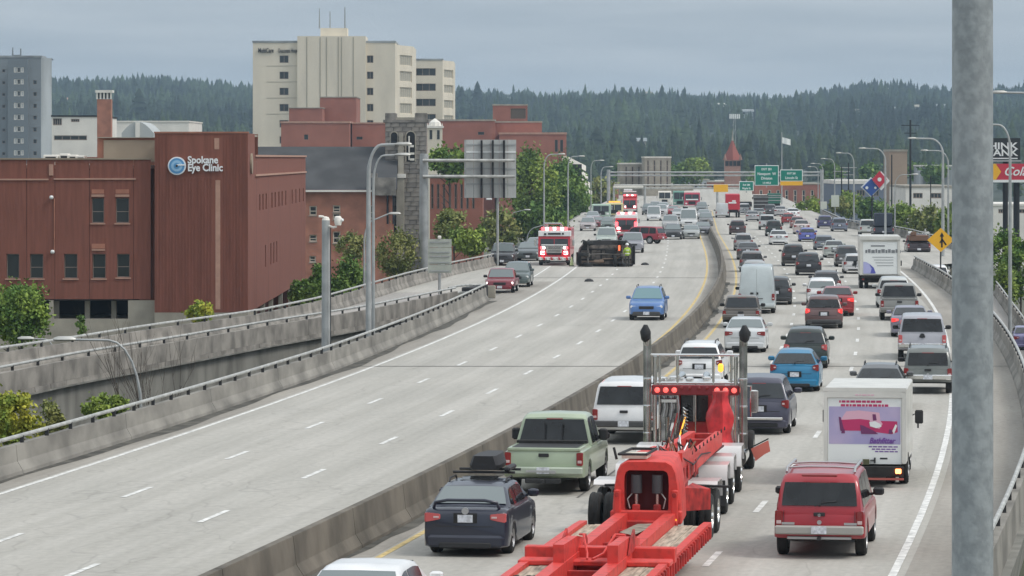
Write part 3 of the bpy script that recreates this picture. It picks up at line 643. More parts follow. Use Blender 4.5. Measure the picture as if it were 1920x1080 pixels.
# --- hospital
def hospital():
    Y = 900; ops = []
    for x0, x1 in ((524,541), (592,607), (688,700)):
        for i in range(8): ops.append((x0, 104+i*30.3, x1, 118+i*30.3))
    r = bld('hospital_building', 'tall cream precast hospital block with columns of small dark windows', 474, 741, 80, Y, 40, M_CREAM, ops, bars=(1,0), fw=.12, rec=.4, coping=(M_GREYL, .45), frame=M_WINF)
    rel_to(r, MB().box(XP(558,Y), XP(686,Y), Y-1.4, Y+12, -6.3, ZP(68,Y)).box(XP(600,Y), XP(650,Y), Y+2, Y+9, ZP(68,Y)+.01, ZP(52,Y))).build('stair_core', M_CREAM, r)
    for px in (575, 600, 612, 634, 640, 662): rel_to(r, MB().box(XP(px,Y), XP(px,Y)+.22, Y-1.46, Y-1.402, 0, ZP(70,Y))).build('wall_rib', mat('precast_joint', (.36,.33,.26), .9), r)
    for yy in (124, 154, 184, 214): rel_to(r, MB().box(XP(500,Y), XP(586,Y), Y-.06, Y-.002, ZP(yy,Y), ZP(yy,Y)+.10)).build('wall_joint', MATS['precast_joint'], r)
    # chamfered right corner with ribbon windows
    A = Vector((XP(741,Y), Y, 0)); B = Vector((XP(775,Y+14), Y+14, 0)); L = (B-A).length; u = (B-A)/L; n = Vector((u.y, -u.x, 0)); fc = Face(A.x, A.y, u.x, u.y, n.x, n.y)
    oo = [(L*.25, L*.92, ZP(122+i*30.3,Y), ZP(102+i*30.3,Y)) for i in range(8)]
    m = MB(); facade(m, fc, 0, L, -6.3, ZP(84,Y), oo, .4); rel_to(r, m).build('corner_wall', M_CREAM, r)
    M_BL = mat('window_blinds', (.34,.32,.26), .7)
    for o in oo: window(r, fc, *o, d=-.3, bars=(5,0), fw=.2, frame=M_CREAM, pane=M_BL)
    rel_to(r, MB().quad((B.x,B.y,-6.3),(B.x,Y+40,-6.3),(B.x,Y+40,ZP(84,Y)),(B.x,B.y,ZP(84,Y))).quad((A.x,A.y,ZP(84,Y)),(B.x,B.y,ZP(84,Y)),(B.x,Y+40,ZP(84,Y)),(A.x,Y+40,ZP(84,Y)))).build('side_wall', M_CREAM, r)
    t = text('lettering', 'MultiCare', 1.5, Vector((XP(484,Y), Y-.2, ZP(98.5,Y)))-Vector(r.location), UP, M_BLACK, r, .1, bold=.02, sx=.60)
    t = text('lettering', 'Deaconess Hospital', 1.4, Vector((XP(522,Y), Y-.2, ZP(98.5,Y)))-Vector(r.location), UP, M_BLACK, r, .1, sx=.45)
    rel_to(r, MB().cyl((XP(597,Y),Y+5,ZP(52,Y)),(XP(597,Y),Y+5,ZP(14,Y)),.2,.1,6).cyl((XP(617,Y),Y+5,ZP(52,Y)),(XP(617,Y),Y+5,ZP(20,Y)),.15,.1,6).cyl((XP(645,Y),Y+5,ZP(52,Y)),(XP(645,Y),Y+5,ZP(12,Y)),.2,.1,6)).build('roof_antenna', M_GREYL, r)
    ops = [(780, 128+i*28.6, 817, 142+i*28.6) for i in range(5)]
    r2 = bld('hospital_annex', 'lower cream hospital wing with wide ribbon windows right of the tall block', 776, 830, 113, 960, 35, M_CREAM, ops, bars=(2,0), fw=.12, rec=.4, coping=(M_GREYL, .4))
    Y2 = 960; A = Vector((XP(830,Y2), Y2, 0)); B = Vector((XP(851,Y2+12), Y2+12, 0)); L = (B-A).length; u = (B-A)/L; n = Vector((u.y,-u.x,0)); fc = Face(A.x,A.y,u.x,u.y,n.x,n.y)
    oo = [(L*.12, L*.95, ZP(146+i*28.6,Y2), ZP(130+i*28.6,Y2)) for i in range(5)]
    m = MB(); facade(m, fc, 0, L, -6.3, ZP(113,Y2), oo, .4); m.quad((B.x,B.y,-6.3),(B.x,Y2+35,-6.3),(B.x,Y2+35,ZP(113,Y2)),(B.x,B.y,ZP(113,Y2))); rel_to(r2, m).build('corner_wall', M_CREAM, r2)
    for o in oo: window(r2, fc, *o, d=-.3, bars=(4,0), fw=.2, frame=M_CREAM, pane=M_BL)
hospital()
# --- brick hospital wings
bld('brick_building', 'square red brick rooftop block with thin pale coping in front of the hospital', 600, 668, 183, 760, 20, M_BRICK3, [], coping=(M_CONCB, .2))
bld('brick_building', 'low brick storey left of the square rooftop block', 542, 604, 203, 750, 20, M_BRICK3, [], coping=(M_CONCB, .15))
bld('brick_building', 'broad blank brick wing with one small window below the hospital tower', 527, 655, 231, 700, 30, M_BRICK3, [(570,252,578,262)], coping=(M_TRIM, .35), bars=(0,0))
bld('brick_building', 'narrow brick wing between the blank wing and the stone church tower', 660, 742, 232, 705, 30, M_BRICK3, [(668,256,680,262)], coping=(M_TRIM, .25), bars=(0,0))
bld('brick_building', 'long brick wing with pale coping right of the church tower', 800, 928, 227, 800, 30, M_BRICK3, [(896,247,908,253)], coping=(M_CONCB, .35), bars=(0,0))
bld('brick_building', 'dark brick penthouse with pale frame on the right brick wing', 924, 989, 198, 830, 18, M_BRICK3, [(957,203,986,223)], coping=(M_CONCB, .3), bars=(0,0), pane=mat('brown_louvre', (.11,.085,.06), .8), frame=M_TRIM)
bld('brick_building', 'brick storey stepping down right of the pale framed penthouse', 924, 1016, 230, 810, 16, M_BRICK3, [], coping=(M_CONCB, .3))
bld('brick_building', 'long low brick wing ending in grey downpipes above the trees', 936, 1062, 252, 780, 30, M_BRICK3, [(1040,262,1046,285),(1050,262,1056,285)], coping=(M_TRIM, .4), bars=(0,0))
# --- cream turret
def turret():
    Y = 640; r = empty('cream_turret', (XP(815,Y), Y, -6.3), 'small cream turret with tall dark windows right of the stone church tower', 'turret'); w = (XP(829,Y)-XP(801,Y))/2
    MB().box(-w,w,0,2*w,0,ZP(240,Y)+6.3).build('wall', M_CREAM, r); s = MB()
    for x in (-.5,.5): MB().box(x*w-.22,x*w+.22,-.06,0,ZP(261,Y)+6.3,ZP(244,Y)+6.3).build('window', M_WIN, r)
    MB().box(-w-.2,w+.2,-.2,2*w+.2,ZP(240,Y)+6.31,ZP(236,Y)+6.3).build('cornice', M_WHITEB, r)
    MB().lathe([(w*.9,ZP(236,Y)+6.31),(w*.75,ZP(229,Y)+6.3),(.1,ZP(222,Y)+6.3)], (0,w,0), 'z', 8).build('roof', M_WHITEB, r)
    for i in range(5): MB().cyl((-w+i*w/2,0,ZP(236,Y)+6.3),(-w+i*w/2,0,ZP(231,Y)+6.3),.12,.04,6).build('finial', M_WHITEB, r)
turret()
# --- stone church
def church():
    Y = 430; r = empty('stone_church', (XP(722,Y), Y, -6.3), 'old church with dark slate roof, brick wall and square granite tower', 'church')
    X = lambda p: XP(p, Y); Z = lambda p: ZP(p, Y)
    def arch(px0, px1, pt, pb, Yf, n=8):     # arched opening outline
        a, b = XP(px0, Yf), XP(px1, Yf); c = (a+b)/2; rr = (b-a)/2; zt = ZP(pt, Yf)-rr
        return [(a, ZP(pb, Yf)), (b, ZP(pb, Yf))]+[(c+rr*math.cos(math.pi*i/n), zt+rr*math.sin(math.pi*i/n)) for i in range(n+1)]
    # tower body with courses of blocks
    z = -6.3; i = 0; xa, xb = X(722), X(800)
    ms = [mat('granite_block_a', (.27,.245,.215), .95, noise=.35, nscale=.8, bump=.6, bscale=4), mat('granite_block_b', (.20,.185,.17), .95, noise=.35, nscale=.8, bump=.6, bscale=4), M_STONE]
    while z < Z(238): z += .52
    zt = z; rel_to(r, MB().box(xa+.08, xb-.08, Y+.1, Y+5.2, -6.3, zt)).build('tower_core', M_STONE, r)
    z = -6.3+.52*6; cache = {}; R = random.Random(3)
    while z < zt-.1:
        x = xa-(.45 if i % 2 else 0)
        while x < xb-.1:
            w = R.choice([.8, .95, 1.1]); a, b = max(x, xa), min(x+w, xb); k = (round(b-a, 2), i % 3)
            if k[0] > .12:
                if k not in cache: cache[k] = MB().cbox(0, 0, 0, k[0]-.03, .3, .49, .03).mesh('stone_block', ms[R.randrange(3)])
                link('stone_block', cache[k], r, ((a+b)/2-r.location.x, .06+R.uniform(-.02, .02), z+.26-r.location.z))
            x += w
        z += .52; i += 1
    rel_to(r, MB().box(X(720)-.1, X(802)+.1, Y-.15, Y+5.4, zt, zt+.3)).build('string_course', M_STONE, r)
    for a, b in ((722,742), (778,800)): rel_to(r, MB().box(X(a), X(b), Y-.1, Y+1.2, zt+.3, Z(212))).build('battlement', M_STONE, r)
    rel_to(r, MB().box(X(742)+.01, X(778)-.01, Y-.05, Y+.4, zt+.3, Z(220))).build('parapet', M_CONCB, r)
    for a, b in ((722,742), (778,800)): rel_to(r, MB().box(X(a), X(b), Y+4, Y+5.3, zt+.3, Z(212))).build('battlement', M_STONE, r)
    for a, b, t, bt in ((733,745,248,272), (762,778,247,303)):
        o = arch(a, b, t, bt, Y); rel_to(r, MB().add([(x, Y-.13, zz) for x, zz in o]+[(x, Y+.3, zz) for x, zz in o], [tuple(range(len(o)))])).build('belfry_opening', M_DARKIN, r)
        oo = arch(a-2, b+2, t-2.4, bt, Y); nn = len(o); v = [(x, Y-.20, zz) for x, zz in oo]+[(x, Y-.20, zz) for x, zz in o]+[(x, Y-.01, zz) for x, zz in oo]
        fs = [(q, q+1, nn+q+1, nn+q) for q in range(1, nn-1)]+[(nn-1, 0, nn, 2*nn-1)]+[(q, q+1, 2*nn+q+1, 2*nn+q) for q in range(1, nn-1)]
        rel_to(r, MB().add(v, fs)).build('arch_surround', M_CONCB, r)
    rel_to(r, MB().box(X(766),X(768)+.02,Y-.22,Y-.14,Z(300),Z(255)).box(X(769),X(776),Y-.22,Y-.14,Z(276),Z(272)).box(X(768),X(777),Y-.22,Y-.14,Z(290),Z(286)).box(X(769),X(777),Y-.22,Y-.14,Z(301),Z(297))).build('tracery', M_WHITEB, r)
    rel_to(r, MB().box(X(744), X(758), Y-1.6, Y-.02, -6.3, Z(330)).box(X(747), X(757), Y-1.2, Y-.02, Z(330)+.01, Z(275)).box(X(748.5), X(755.5), Y-.9, Y-.02, Z(275)+.01, Z(250))).build('buttress', M_CONCB, r)
    rel_to(r, MB().box(X(741), X(761), Y-1.75, Y, Z(330)-.2, Z(329)+.2)).build('buttress_cap', M_WHITEB, r)
    # nave: brick wall + steep roof
    Yn = 424; Xn = lambda p: XP(p, Yn); Zn = lambda p: ZP(p, Yn); fc = Face(0, Yn, 1, 0, 0, -1)
    ops = [(580,386,594,404), (624,385,638,398), (624,400,638,412), (580,440,594,453), (624,434,638,456), (694,385,702,410), (580,480,592,492)]
    O = [(Xn(a), Xn(c), Zn(d), Zn(b)) for a, b, c, d in ops]
    m = MB(); facade(m, fc, Xn(462), Xn(738), -6.3, Zn(357), O, .3); m.quad((Xn(462),Yn,-6.3),(Xn(462),Yn+16,-6.3),(Xn(462),Yn+16,Zn(357)),(Xn(462),Yn,Zn(357)))
    rel_to(r, m).build('nave_wall', M_BRICK2, r)
    for o in O: window(r, fc, *o, d=-.24, bars=(0,1), fw=.12, frame=M_CREAM, sill=M_CONCB)
    y0, y1, za, zb = Yn-.5, Yn+9, Zn(356), ZP(275, Yn+9); xa, xb = Xn(460), XP(743, Yn)
    rel_to(r, MB().add([(xa,y0,za),(xb,y0,za),(xb,y1,zb),(xa,y1,zb),(xa,y1+9,za),(xb,y1+9,za)], [(0,1,2,3),(3,2,5,4),(0,3,4),(1,5,2)])).build('roof', M_SLATE, r)
    rel_to(r, MB().box(xa, Xn(700), Yn-.72, Yn-.51, za-.22, za-.02)).build('gutter', M_WHITEB, r)
    rel_to(r, MB().box(Xn(700), Xn(742), Yn-1.2, Yn-.02, za-.6, Zn(333)).box(Xn(688),Xn(708),Yn-1.2,Yn-.3,Zn(333)+.01,Zn(325))).build('dormer_stone', M_STONE, r)
    rel_to(r, MB().cyl((Xn(727),Yn-.3,Zn(420)),(Xn(727),Yn-.3,Zn(342)),.12).cyl((Xn(738),Yn-.3,Zn(420)),(Xn(738),Yn-.3,Zn(342)),.12)).build('downpipe', M_DARKIN, r)
church()
# --- brick row right of the tower
bld('brick_row_building', 'low brick building with tall narrow windows behind the big sign', 806, 905, 331, 460, 16, M_BRICK3, [(806+i*11+2, 345, 806+i*11+7, 392) for i in range(8)], coping=(M_CONCB, .25), bars=(0,1), fw=.1)
# --- parking structure stepping down right
def garage():
    Y = 640; r = empty('parking_garage', (XP(1073,Y), Y, -6.3), 'white banded parking garage with sloping decks behind the trees', 'building')
    for i in range(6):
        x0 = XP(1066+i*4, Y)-XP(1073,Y); x1 = XP(1100+min(i,3)*4, Y)-XP(1073,Y); z = ZP(294+i*16, Y)+6.3
        MB().add([(x0,0,z-.9),(x1,6+i*.5,z-2.4),(x1,20,z-2.4),(x0,14,z-.9),(x0,0,z),(x1,6+i*.5,z-1.5),(x1,20,z-1.5),(x0,14,z)],[(0,1,5,4),(1,2,6,5),(2,3,7,6),(3,0,4,7),(4,5,6,7),(0,3,2,1)]).build('deck', M_WHITEB, r)
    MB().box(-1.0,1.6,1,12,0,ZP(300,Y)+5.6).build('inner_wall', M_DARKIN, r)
    MB().box(-1.6,-.9,-.2,8,0,ZP(292,Y)+6.3).build('stair_tower', M_CREAM, r)
garage()
bld('concrete_office_block', 'lower pale concrete block with vertical window strips beyond the crash', 1162, 1205, 308, 880, 20, M_CONCB, [(1172+i*12, 312, 1176+i*12, 352) for i in range(3)], coping=(M_WHITEB, .3), bars=(0,3), fw=.15)
bld('concrete_office_block', 'taller pale concrete block with four vertical window strips beyond the crash', 1209, 1258, 296, 860, 20, M_CONCB, [(1213+i*12, 300, 1217+i*12, 352) for i in range(4)], coping=(M_WHITEB, .3), bars=(0,4), fw=.15)
# --- brick clock tower with pyramid roof
def spire():
    Y = 1050; r = empty('spired_tower', (XP(1374,Y), Y, -6.3), 'square brick tower with a steep red pyramid roof and thin spire', 'tower'); w = (XP(1389,Y)-XP(1360,Y))/2; z = lambda p: ZP(p,Y)+6.3
    M_T = mat('tower_brick', (.30,.17,.13), .9, noise=.15, nscale=.3); M_TR = mat('red_tile_roof', (.27,.075,.055), .8)
    MB().box(-w,w,0,2*w,0,z(300)).build('shaft', M_T, r)
    s = MB()
    for i in range(4): s.box(-w+w*(.25+i*.5)-.45,-w+w*(.25+i*.5)+.45,-.1,0,z(311),z(302))
    s.build('belfry_window', M_DARKIN, r)
    MB().lathe([(w*1.25,z(300)),(w*.55,z(280)),(.15,z(262))], (0,w,0), 'z', 4).build('roof', M_TR, r)
    for x in (-w, w): MB().cyl((x,0,z(300)),(x,0,z(288)),.5,.05,6).build('pinnacle', M_T, r)
    MB().cyl((0,w,z(264)),(0,w,z(245)),.22,.06,6).build('spire', M_CONCB, r)
spire()
bld('brick_warehouse', 'long brick warehouse with lit doorways below the green highway signs', 1415, 1542, 346, 900, 25, M_BRICK3, [(1424+i*16, 356, 1430+i*16, 388) for i in range(7)], coping=(M_CONCB, .3), bars=(0,2), fw=.15, frame=M_CREAM)
bld('beige_tower', 'plain beige concrete tower with roof equipment beyond the diamond sign', 1668, 1701, 284, 760, 12, mat('beige_concrete', (.36,.27,.20), .9, noise=.12, nscale=.2), [], coping=(M_CONCB, .4))
bld('low_warehouse', 'low grey-blue warehouse with pale fascia behind the diamond sign', 1565, 1700, 345, 820, 30, mat('grey_blue_siding', (.16,.19,.24), .8), [(1580+i*26,356,1596+i*26,368) for i in range(4)], coping=(M_WHITEB, .8), bars=(2,0), fw=.15)
bld('low_warehouse', 'low white warehouse behind the pine-dotted lot left of the steel pole', 1698, 1790, 352, 700, 30, M_WHITEB, [(1712,362,1730,372),(1745,362,1765,372)], coping=(M_CONCB, .4), bars=(2,0), fw=.15)
bld('low_warehouse', 'grey building with a dark doorway near the yellow merge sign', 1730, 1790, 312, 900, 20, M_GREYL, [(1745,330,1752,352)], coping=(M_WHITEB, .3))
bld('low_warehouse', 'pale blue-white warehouse under the billboards at the far right', 1862, 1990, 386, 520, 20, M_WHITEB, [(1872,392,1884,400),(1900,392,1925,400)], coping=(M_WHITEB, .3), bars=(2,0), fw=.12)
for i, (a, b, t, Y, c) in enumerate([(1262,1300,352,900,M_CONCB),(1268,1330,338,1100,M_GREYL),(1128,1160,345,800,M_BRICK3),(1395,1420,352,1000,M_GREYT),(1330,1360,342,1060,M_BRICK3),(1150,1260,352,960,M_GREYT)]):
    L = ['small concrete building beyond the stalled traffic', 'pale low-rise left of the spired brick tower', 'narrow brick building behind the far lamp posts on the empty side', 'grey building between the spired tower and the big green sign', 'brick building at the foot of the spired tower', 'wide grey building behind the two pale concrete blocks'][i]
    bld('city_building', L, a, b, t, Y, 15, c, [(a+4+q*8, t+5, a+8+q*8, t+12) for q in range(int((b-a-6)/8))], coping=(M_CONCB, .3), bars=(0,0), fw=.1)
# houses on the hill
for i, (px, py, Y, m, w) in enumerate([(1215,174,3700,M_CONCB,6),(1338,197,2900,M_WHITEB,7),(1356,196,2900,M_WHITEB,7),(1678,203,2700,M_WHITEB,8),(1728,199,2800,M_CONCB,9),(1762,198,2800,M_CONCB,10),(1615,208,2600,M_CONCB,12),(1668,167,3600,M_CONCB,9),(895,183,3400,M_GREYL,12),(955,184,3400,M_CONCB,14),(1530,180,3600,M_GREYL,9),(455,187,3300,M_WHITEB,8),(130,186,3000,M_TRIM,8),(1200,263,1900,M_CONCB,6),(1400,208,2600,M_GREYL,9)]):
    x = XP(px, Y); z = ZP(py, Y); r = empty('hillside_house', (x, Y, z-3), ['pale house near the ridge line right of the hospital','tiny white house, left of the pair above the spired tower','tiny white house, right of the pair above the spired tower','small white house amid trees left of the steel pole','long white house left of the steel pole on the slope','second long white house nearest the steel pole on the slope','pale house above the beige tower','long pale roof just under the ridge near the steel pole','grey house on the slope just right of the hospital annex','pale house on the slope above the brick penthouse','long grey roof just under the central ridge','tiny white house left of the hospital','pinkish house on the slope right of the grey tower','tiny pale house low on the slope above the two concrete blocks','long grey roof on the slope above the green signs'][i], 'house')
    MB().box(-w/2, w/2, 0, 7, -4, 2.6).build('wall', m, r); MB().extr([(-.6,2.6),(7.6,2.6),(3.5,4.2)], -w/2-.5, w/2+.5).build('roof', M_GREYL if i % 2 else m, r)
    MB().box(-w*.3, -w*.12, -.1, -.01, .8, 2).build('window', M_WIN, r)
# ------------------------------------------------------------------ broadleaf trees and shrubs
M_BARK = mat('bark', (.085,.07,.055), .9, noise=.3, nscale=6)
def lm(n, a, b, ns): return mat(n, a, .8, col2=b, nscale=ns, spec=.25, lo=.38, hi=.62)
M_L1 = lm('leaf_green', (.24,.33,.06), (.09,.17,.035), .9)
M_L2 = lm('leaf_dark_green', (.20,.30,.07), (.065,.135,.035), .45)
M_L3 = lm('leaf_yellow_green', (.48,.45,.06), (.17,.24,.04), 1.2)
M_L4 = lm('leaf_brown_green', (.32,.32,.11), (.16,.20,.06), .7)
M_L5 = lm('leaf_fresh_green', (.30,.38,.075), (.13,.20,.05), .3)
def crown(rx, ry, rz, n, ls, m, clumps=26, hollow=.55, seed=1):
    R = np.random.default_rng(seed); d = R.normal(size=(clumps, 3)); d /= np.linalg.norm(d, axis=1)[:, None]
    rad = hollow+(1-hollow)*R.random(clumps)**.6; C = d*rad[:, None]*np.array([rx, ry, rz])*.82; cs = R.uniform(.16, .34, clumps)*min(rx, ry, rz)*1.1
    idx = R.integers(0, clumps, n); P = C[idx]+R.normal(size=(n, 3))*cs[idx][:, None]*.62
    a = R.normal(size=(n, 3)); a /= np.linalg.norm(a, axis=1)[:, None]; b = np.cross(a, R.normal(size=(n, 3))); b /= np.linalg.norm(b, axis=1)[:, None]
    s = ls*R.uniform(.6, 1.3, n)[:, None]; V = np.stack([P-a*s*.5, P+b*s*.38, P+a*s*.6, P-b*s*.38], 1).reshape(-1, 3)
    return np_mesh('crown', V, np.arange(4*n).reshape(-1, 4), m)
def tree(name, label, px, pyb, pyt, Y, wpx, m, n=2600, ls=.3, cat='tree', group=None, zb=None, tr=.35, clumps=26, seed=None, dr=1.0):
    """tree whose crown spans pixel rows pyt..pyb and width wpx at distance Y; trunk runs to zb"""
    k = F/Y; zb = -6.3 if zb is None else zb; z0, z1 = ZP(pyb, Y), ZP(pyt, Y); rx = wpx/k/2; rz = (z1-z0)/2
    r = empty(name, (XP(px, Y), Y, zb), label, cat, group=group); c = (z0+z1)/2-zb
    sd = seed if seed is not None else int(px*7+pyt)
    o = link('crown', crown(rx, rx*dr, rz, n, ls, m, clumps, seed=sd), r, (0, 0, c)); R = random.Random(sd)
    s = MB(); top = c+rz*.2; s.tube([(0,0,0),(.1,.05,top*.5),(0,.1,top)], [tr, tr*.7, tr*.3], 7)
    for i in range(7):
        a = R.random()*6.28; h = top*(.5+.07*i); s.tube([(0,0,h),(math.cos(a)*rx*.35,math.sin(a)*rx*.35,h+rz*.3),(math.cos(a)*rx*.75,math.sin(a)*rx*.75,h+rz*.55)], [tr*.35, tr*.22, tr*.08], 5)
    s.build('trunk', M_BARK, r, 60); return r
tree('leafy_tree', 'bushy green tree with reddish tips at the left end of the clinic', 38, 650, 528, 205, 120, M_L1, 9000, .19, clumps=60, tr=.15)
tree('leafy_tree', 'small yellow-brown tree in front of the clinic tower', 378, 612, 566, 215, 62, M_L3, 1500, .22, clumps=20, tr=.08)
tree('columnar_shrub', 'slim dark green columnar shrub at the clinic base wall', 152, 632, 588, 205, 19, M_L2, 900, .16, cat='shrub', clumps=14, tr=.05)
tree('yellow_shrub', 'bright yellow-green shrub at the left edge between ramp and highway', 28, 830, 738, 118, 100, M_L3, 6000, .13, cat='shrub', clumps=30, tr=.08)
tree('brown_shrub', 'dull brownish shrub beside the bright yellow one', 92, 832, 752, 122, 62, M_L4, 3200, .12, cat='shrub', clumps=20, tr=.06)
tree('green_shrub', 'low yellow-green shrub behind the highway rail, left of the bare saplings', 196, 792, 738, 124, 100, M_L5, 3200, .12, cat='shrub', clumps=22, tr=.05)
tree('leafy_tree', 'dark green shrubby tree between clinic corner and camera pole', 596, 600, 488, 236, 52, M_L2, 4200, .2, clumps=26, tr=.12)
tree('leafy_tree', 'dark green tree between the camera pole and the lamp post', 650, 600, 480, 238, 84, M_L2, 5600, .2, clumps=34, tr=.14)
tree('leafy_tree', 'low round green bush beside the clinic car park fence', 562, 590, 522, 245, 46, M_L2, 1600, .26, clumps=18, tr=.1)
tree('leafy_tree', 'thin brownish tree in front of the church nave right of the lamp post', 742, 520, 428, 300, 86, M_L4, 3000, .22, clumps=30, tr=.12)
tree('leafy_tree', 'thin brown-green tree behind the camera pole', 660, 490, 432, 320, 70, M_L4, 2200, .22, clumps=26, tr=.12)
tree('leafy_tree', 'green tree just right of the church tower below the turret', 842, 340, 270, 455, 80, M_L1, 2400, .5, clumps=26, tr=.2)
tree('leafy_tree', 'yellow-green young tree below the big sign, left of its post', 850, 470, 385, 340, 70, M_L4, 2200, .32, clumps=26, tr=.12)
tree('leafy_tree', 'yellow-green tree right of the small sign back', 880, 482, 415, 330, 74, M_L5, 2200, .32, clumps=26, tr=.12)
tree('leafy_tree', 'green tree behind the thin post of the big sign', 940, 470, 395, 420, 80, M_L4, 2200, .42, clumps=26, tr=.15)
tree('leafy_tree', 'large bright green tree right of the big sign', 996, 420, 278, 520, 110, M_L5, 9000, .42, clumps=52, tr=.35)
tree('leafy_tree', 'large green tree in front of the parking garage', 1050, 425, 290, 560, 96, M_L2, 8000, .42, clumps=46, tr=.35)
tree('leafy_tree', 'dark green tree behind the fire engine', 1012, 470, 380, 470, 110, M_L2, 3600, .5, clumps=40, tr=.25)
tree('leafy_tree', 'dark tree filling the gap beside the garage end', 1084, 420, 350, 600, 60, M_L2, 2200, .5, clumps=24, tr=.25)
tree('leafy_tree', 'hazy grey-green tree beyond the lamp posts on the empty side', 1128, 398, 330, 760, 60, M_L4, 2000, .7, clumps=24, tr=.3)
tree('leafy_tree', 'round yellowish tree rising behind the far gantry', 1304, 345, 292, 1080, 60, M_L5, 2000, .9, clumps=26, tr=.4)
for i, (px, pb, pt, Y, w, m, L) in enumerate([
    (1520,412,372,620,66,M_L5,'sloping bright green shrub bank below the warehouse'),(1596,405,358,640,60,M_L5,'bright green bush between the lamp posts right of the two pale sign backs'),
    (1640,420,368,600,70,M_L2,'dark bush under the blue diamond sign'),(1700,446,382,520,80,M_L5,'green bush right of the diamond sign post'),
    (1745,450,388,480,80,M_L4,'brownish-green bush behind the yellow merge sign'),(1782,455,380,470,60,M_L5,'bush partly hidden by the left side of the steel pole'),
    (1880,520,428,330,70,M_L1,'bright green tree right of the steel pole under the billboards'),(1912,560,440,300,60,M_L1,'green tree at the right edge of the view behind the lamp post'),
    (1886,580,490,290,50,M_L5,'low green bush beside the outer parapet right of the steel pole'),(1575,402,372,600,40,M_L4,'dull bush right of the two pale sign backs')]):
    tree('leafy_bush', L, px, pb, pt, Y, w, m, 2400, .30 if Y < 400 else .45, cat='bush', clumps=28, tr=.12)
for i, (px, pt, Y) in enumerate([(1175,300,1000),(1270,305,1080),(1420,318,1000),(1560,305,950),(1630,300,980),(1722,298,950),(1752,302,900),(470,262,800)]):
    tree('city_tree', ['grey-green tree above the lower concrete block','grey-green tree right of the taller concrete block','tree behind the largest green sign','hazy tree between the lamp posts above the warehouse','hazy tree behind the red diamond sign','hazy tree right of the beige tower','tree left of the steel pole above the low buildings','pale green tree at the foot of the hospital'][i], px, 352, pt, Y, 46, M_L2, 1500, .9, clumps=22, tr=.3)
def sapling(px, pb, Y, h, label, sd):
    r = empty('bare_sapling', (XP(px, Y), Y, -6.3), label, 'sapling'); R = random.Random(sd); s = MB(); t = MB()
    def br(p, d, L, rad, lev, mb):
        q = p+d*L; mb.tube([p, p+d*L*.5+Vector((R.uniform(-.05,.05),0,0)), q], [rad, rad*.8, rad*.55], 5)
        if lev:
            for _ in range(3): br(p+d*L*R.uniform(.5, 1), (d+Vector((R.uniform(-.5,.5),R.uniform(-.5,.5),R.uniform(.2,.6)))).normalized(), L*.6, rad*.5, lev-1, t)
    [br(Vector((q*.25,0,0)), Vector((R.uniform(-.14,.14),0,1)).normalized(), h*.60, .04, 3, s) for q in (-1, 1)]; s.build('trunk', M_BARK, r, 60); t.build('twigs', M_BARK, r)
sapling(283, 0, 130, 8.6, 'leafless sapling right of the curved low lamp', 3); sapling(300, 0, 132, 7.8, 'rightmost leafless sapling in the gap by the ramp wall', 5); sapling(238, 0, 128, 6.0, 'leafless sapling left of the curved low lamp', 8)
# ------------------------------------------------------------------ poles and lamps
def lamp(px, pt, Y, reach, label, side=1, zb=0, r0=.13, name='street_lamp', group=None, m=None, drop=0.0, armh=.9):
    """davit lamp; side=+1 arm points right; reach in metres"""
    m = m or M_POLE; zt = ZP(pt, Y); r = empty(name, (XP(px, Y), Y, zb), label, 'street lamp', group=group); H = zt-zb
    s = MB(); s.tube([(0,0,0),(0,0,H*.6),(0,0,H-armh*1.6)], [r0, r0*.8, r0*.62], 12); s.build('pole', m, r, 40)
    pts = [(0,0,H-armh*1.6-.01)]+[(side*reach*.42*(1-math.cos(t)), 0, H-armh*1.6+armh*1.5*math.sin(t)) for t in [math.pi/2*i/6 for i in range(1, 7)]]+[(side*reach*.85, 0, H-armh*.1+.02-drop)]
    MB().tube(pts, [r0*.6]*2+[r0*.45]*(len(pts)-2), 8).build('arm', m, r, 50)
    MB().loft([[(side*(reach*.84+a*.75)+0, y*w, H-armh*.1-drop+zz*w+.03) for y, zz in ((-.16,0),(-.1,.10),(.1,.10),(.16,0),(.1,-.06),(-.1,-.06))] for a, w in ((0,.4),(.25,1),(.8,1),(1,.5))]).build('lamp_head', M_RAIL, r, 50)
    MB().cbox(0, 0, .15, r0*3.4, r0*3.4, .3, .03).build('base', M_CONCB, r)
    return r
lamp(691, 268, 168, 1.35, 'nearest tall grey lamp post on the left, rising past the clinic side and church roof', 1, -6.3, .15)
lamp(700, 288, 182, 1.2, 'second grey lamp post just behind the nearest tall one', 1, -6.3, .10)
lamp(683, 408, 235, 1.75, 'short lamp with upward slanting arm behind the tall lamp post', 1, -6.3, .10, drop=-.3)
lamp(265, 629, 128, 2.6, 'low curved lamp standing in the gap below the ramp wall', -1, -6.3, .085, armh=1.6)
lamp(102, 634, 175, 1.1, 'small low lamp below the outer ramp parapet at left', -1, -6.3, .07, armh=.5)
lamp(1020, 288, 395, 1.7, 'left one of two green-grey lamp posts beside the big trees', 1, -6.3, .12)
lamp(1065, 292, 440, 1.4, 'right one of two green-grey lamp posts beside the big trees', 1, -6.3, .12)
lamp(1108, 300, 560, 1.4, 'lamp post in front of the garage end', 1, -6.3, .12)
lamp(1127, 312, 660, 1.6, 'lamp post left of the far gantry post', 1, -6.3, .12)
lamp(1136, 322, 780, 1.5, 'distant lamp post beside the far gantry', 1, -6.3, .12)
lamp(954, 396, 430, 2.0, 'low lamp leaning over the street below the big trees', 1, -6.3, .09, drop=-.2)
lamp(988, 424, 380, 2.4, 'low lamp arm behind the parked dark cars', 1, -6.3, .09, drop=-.3) 
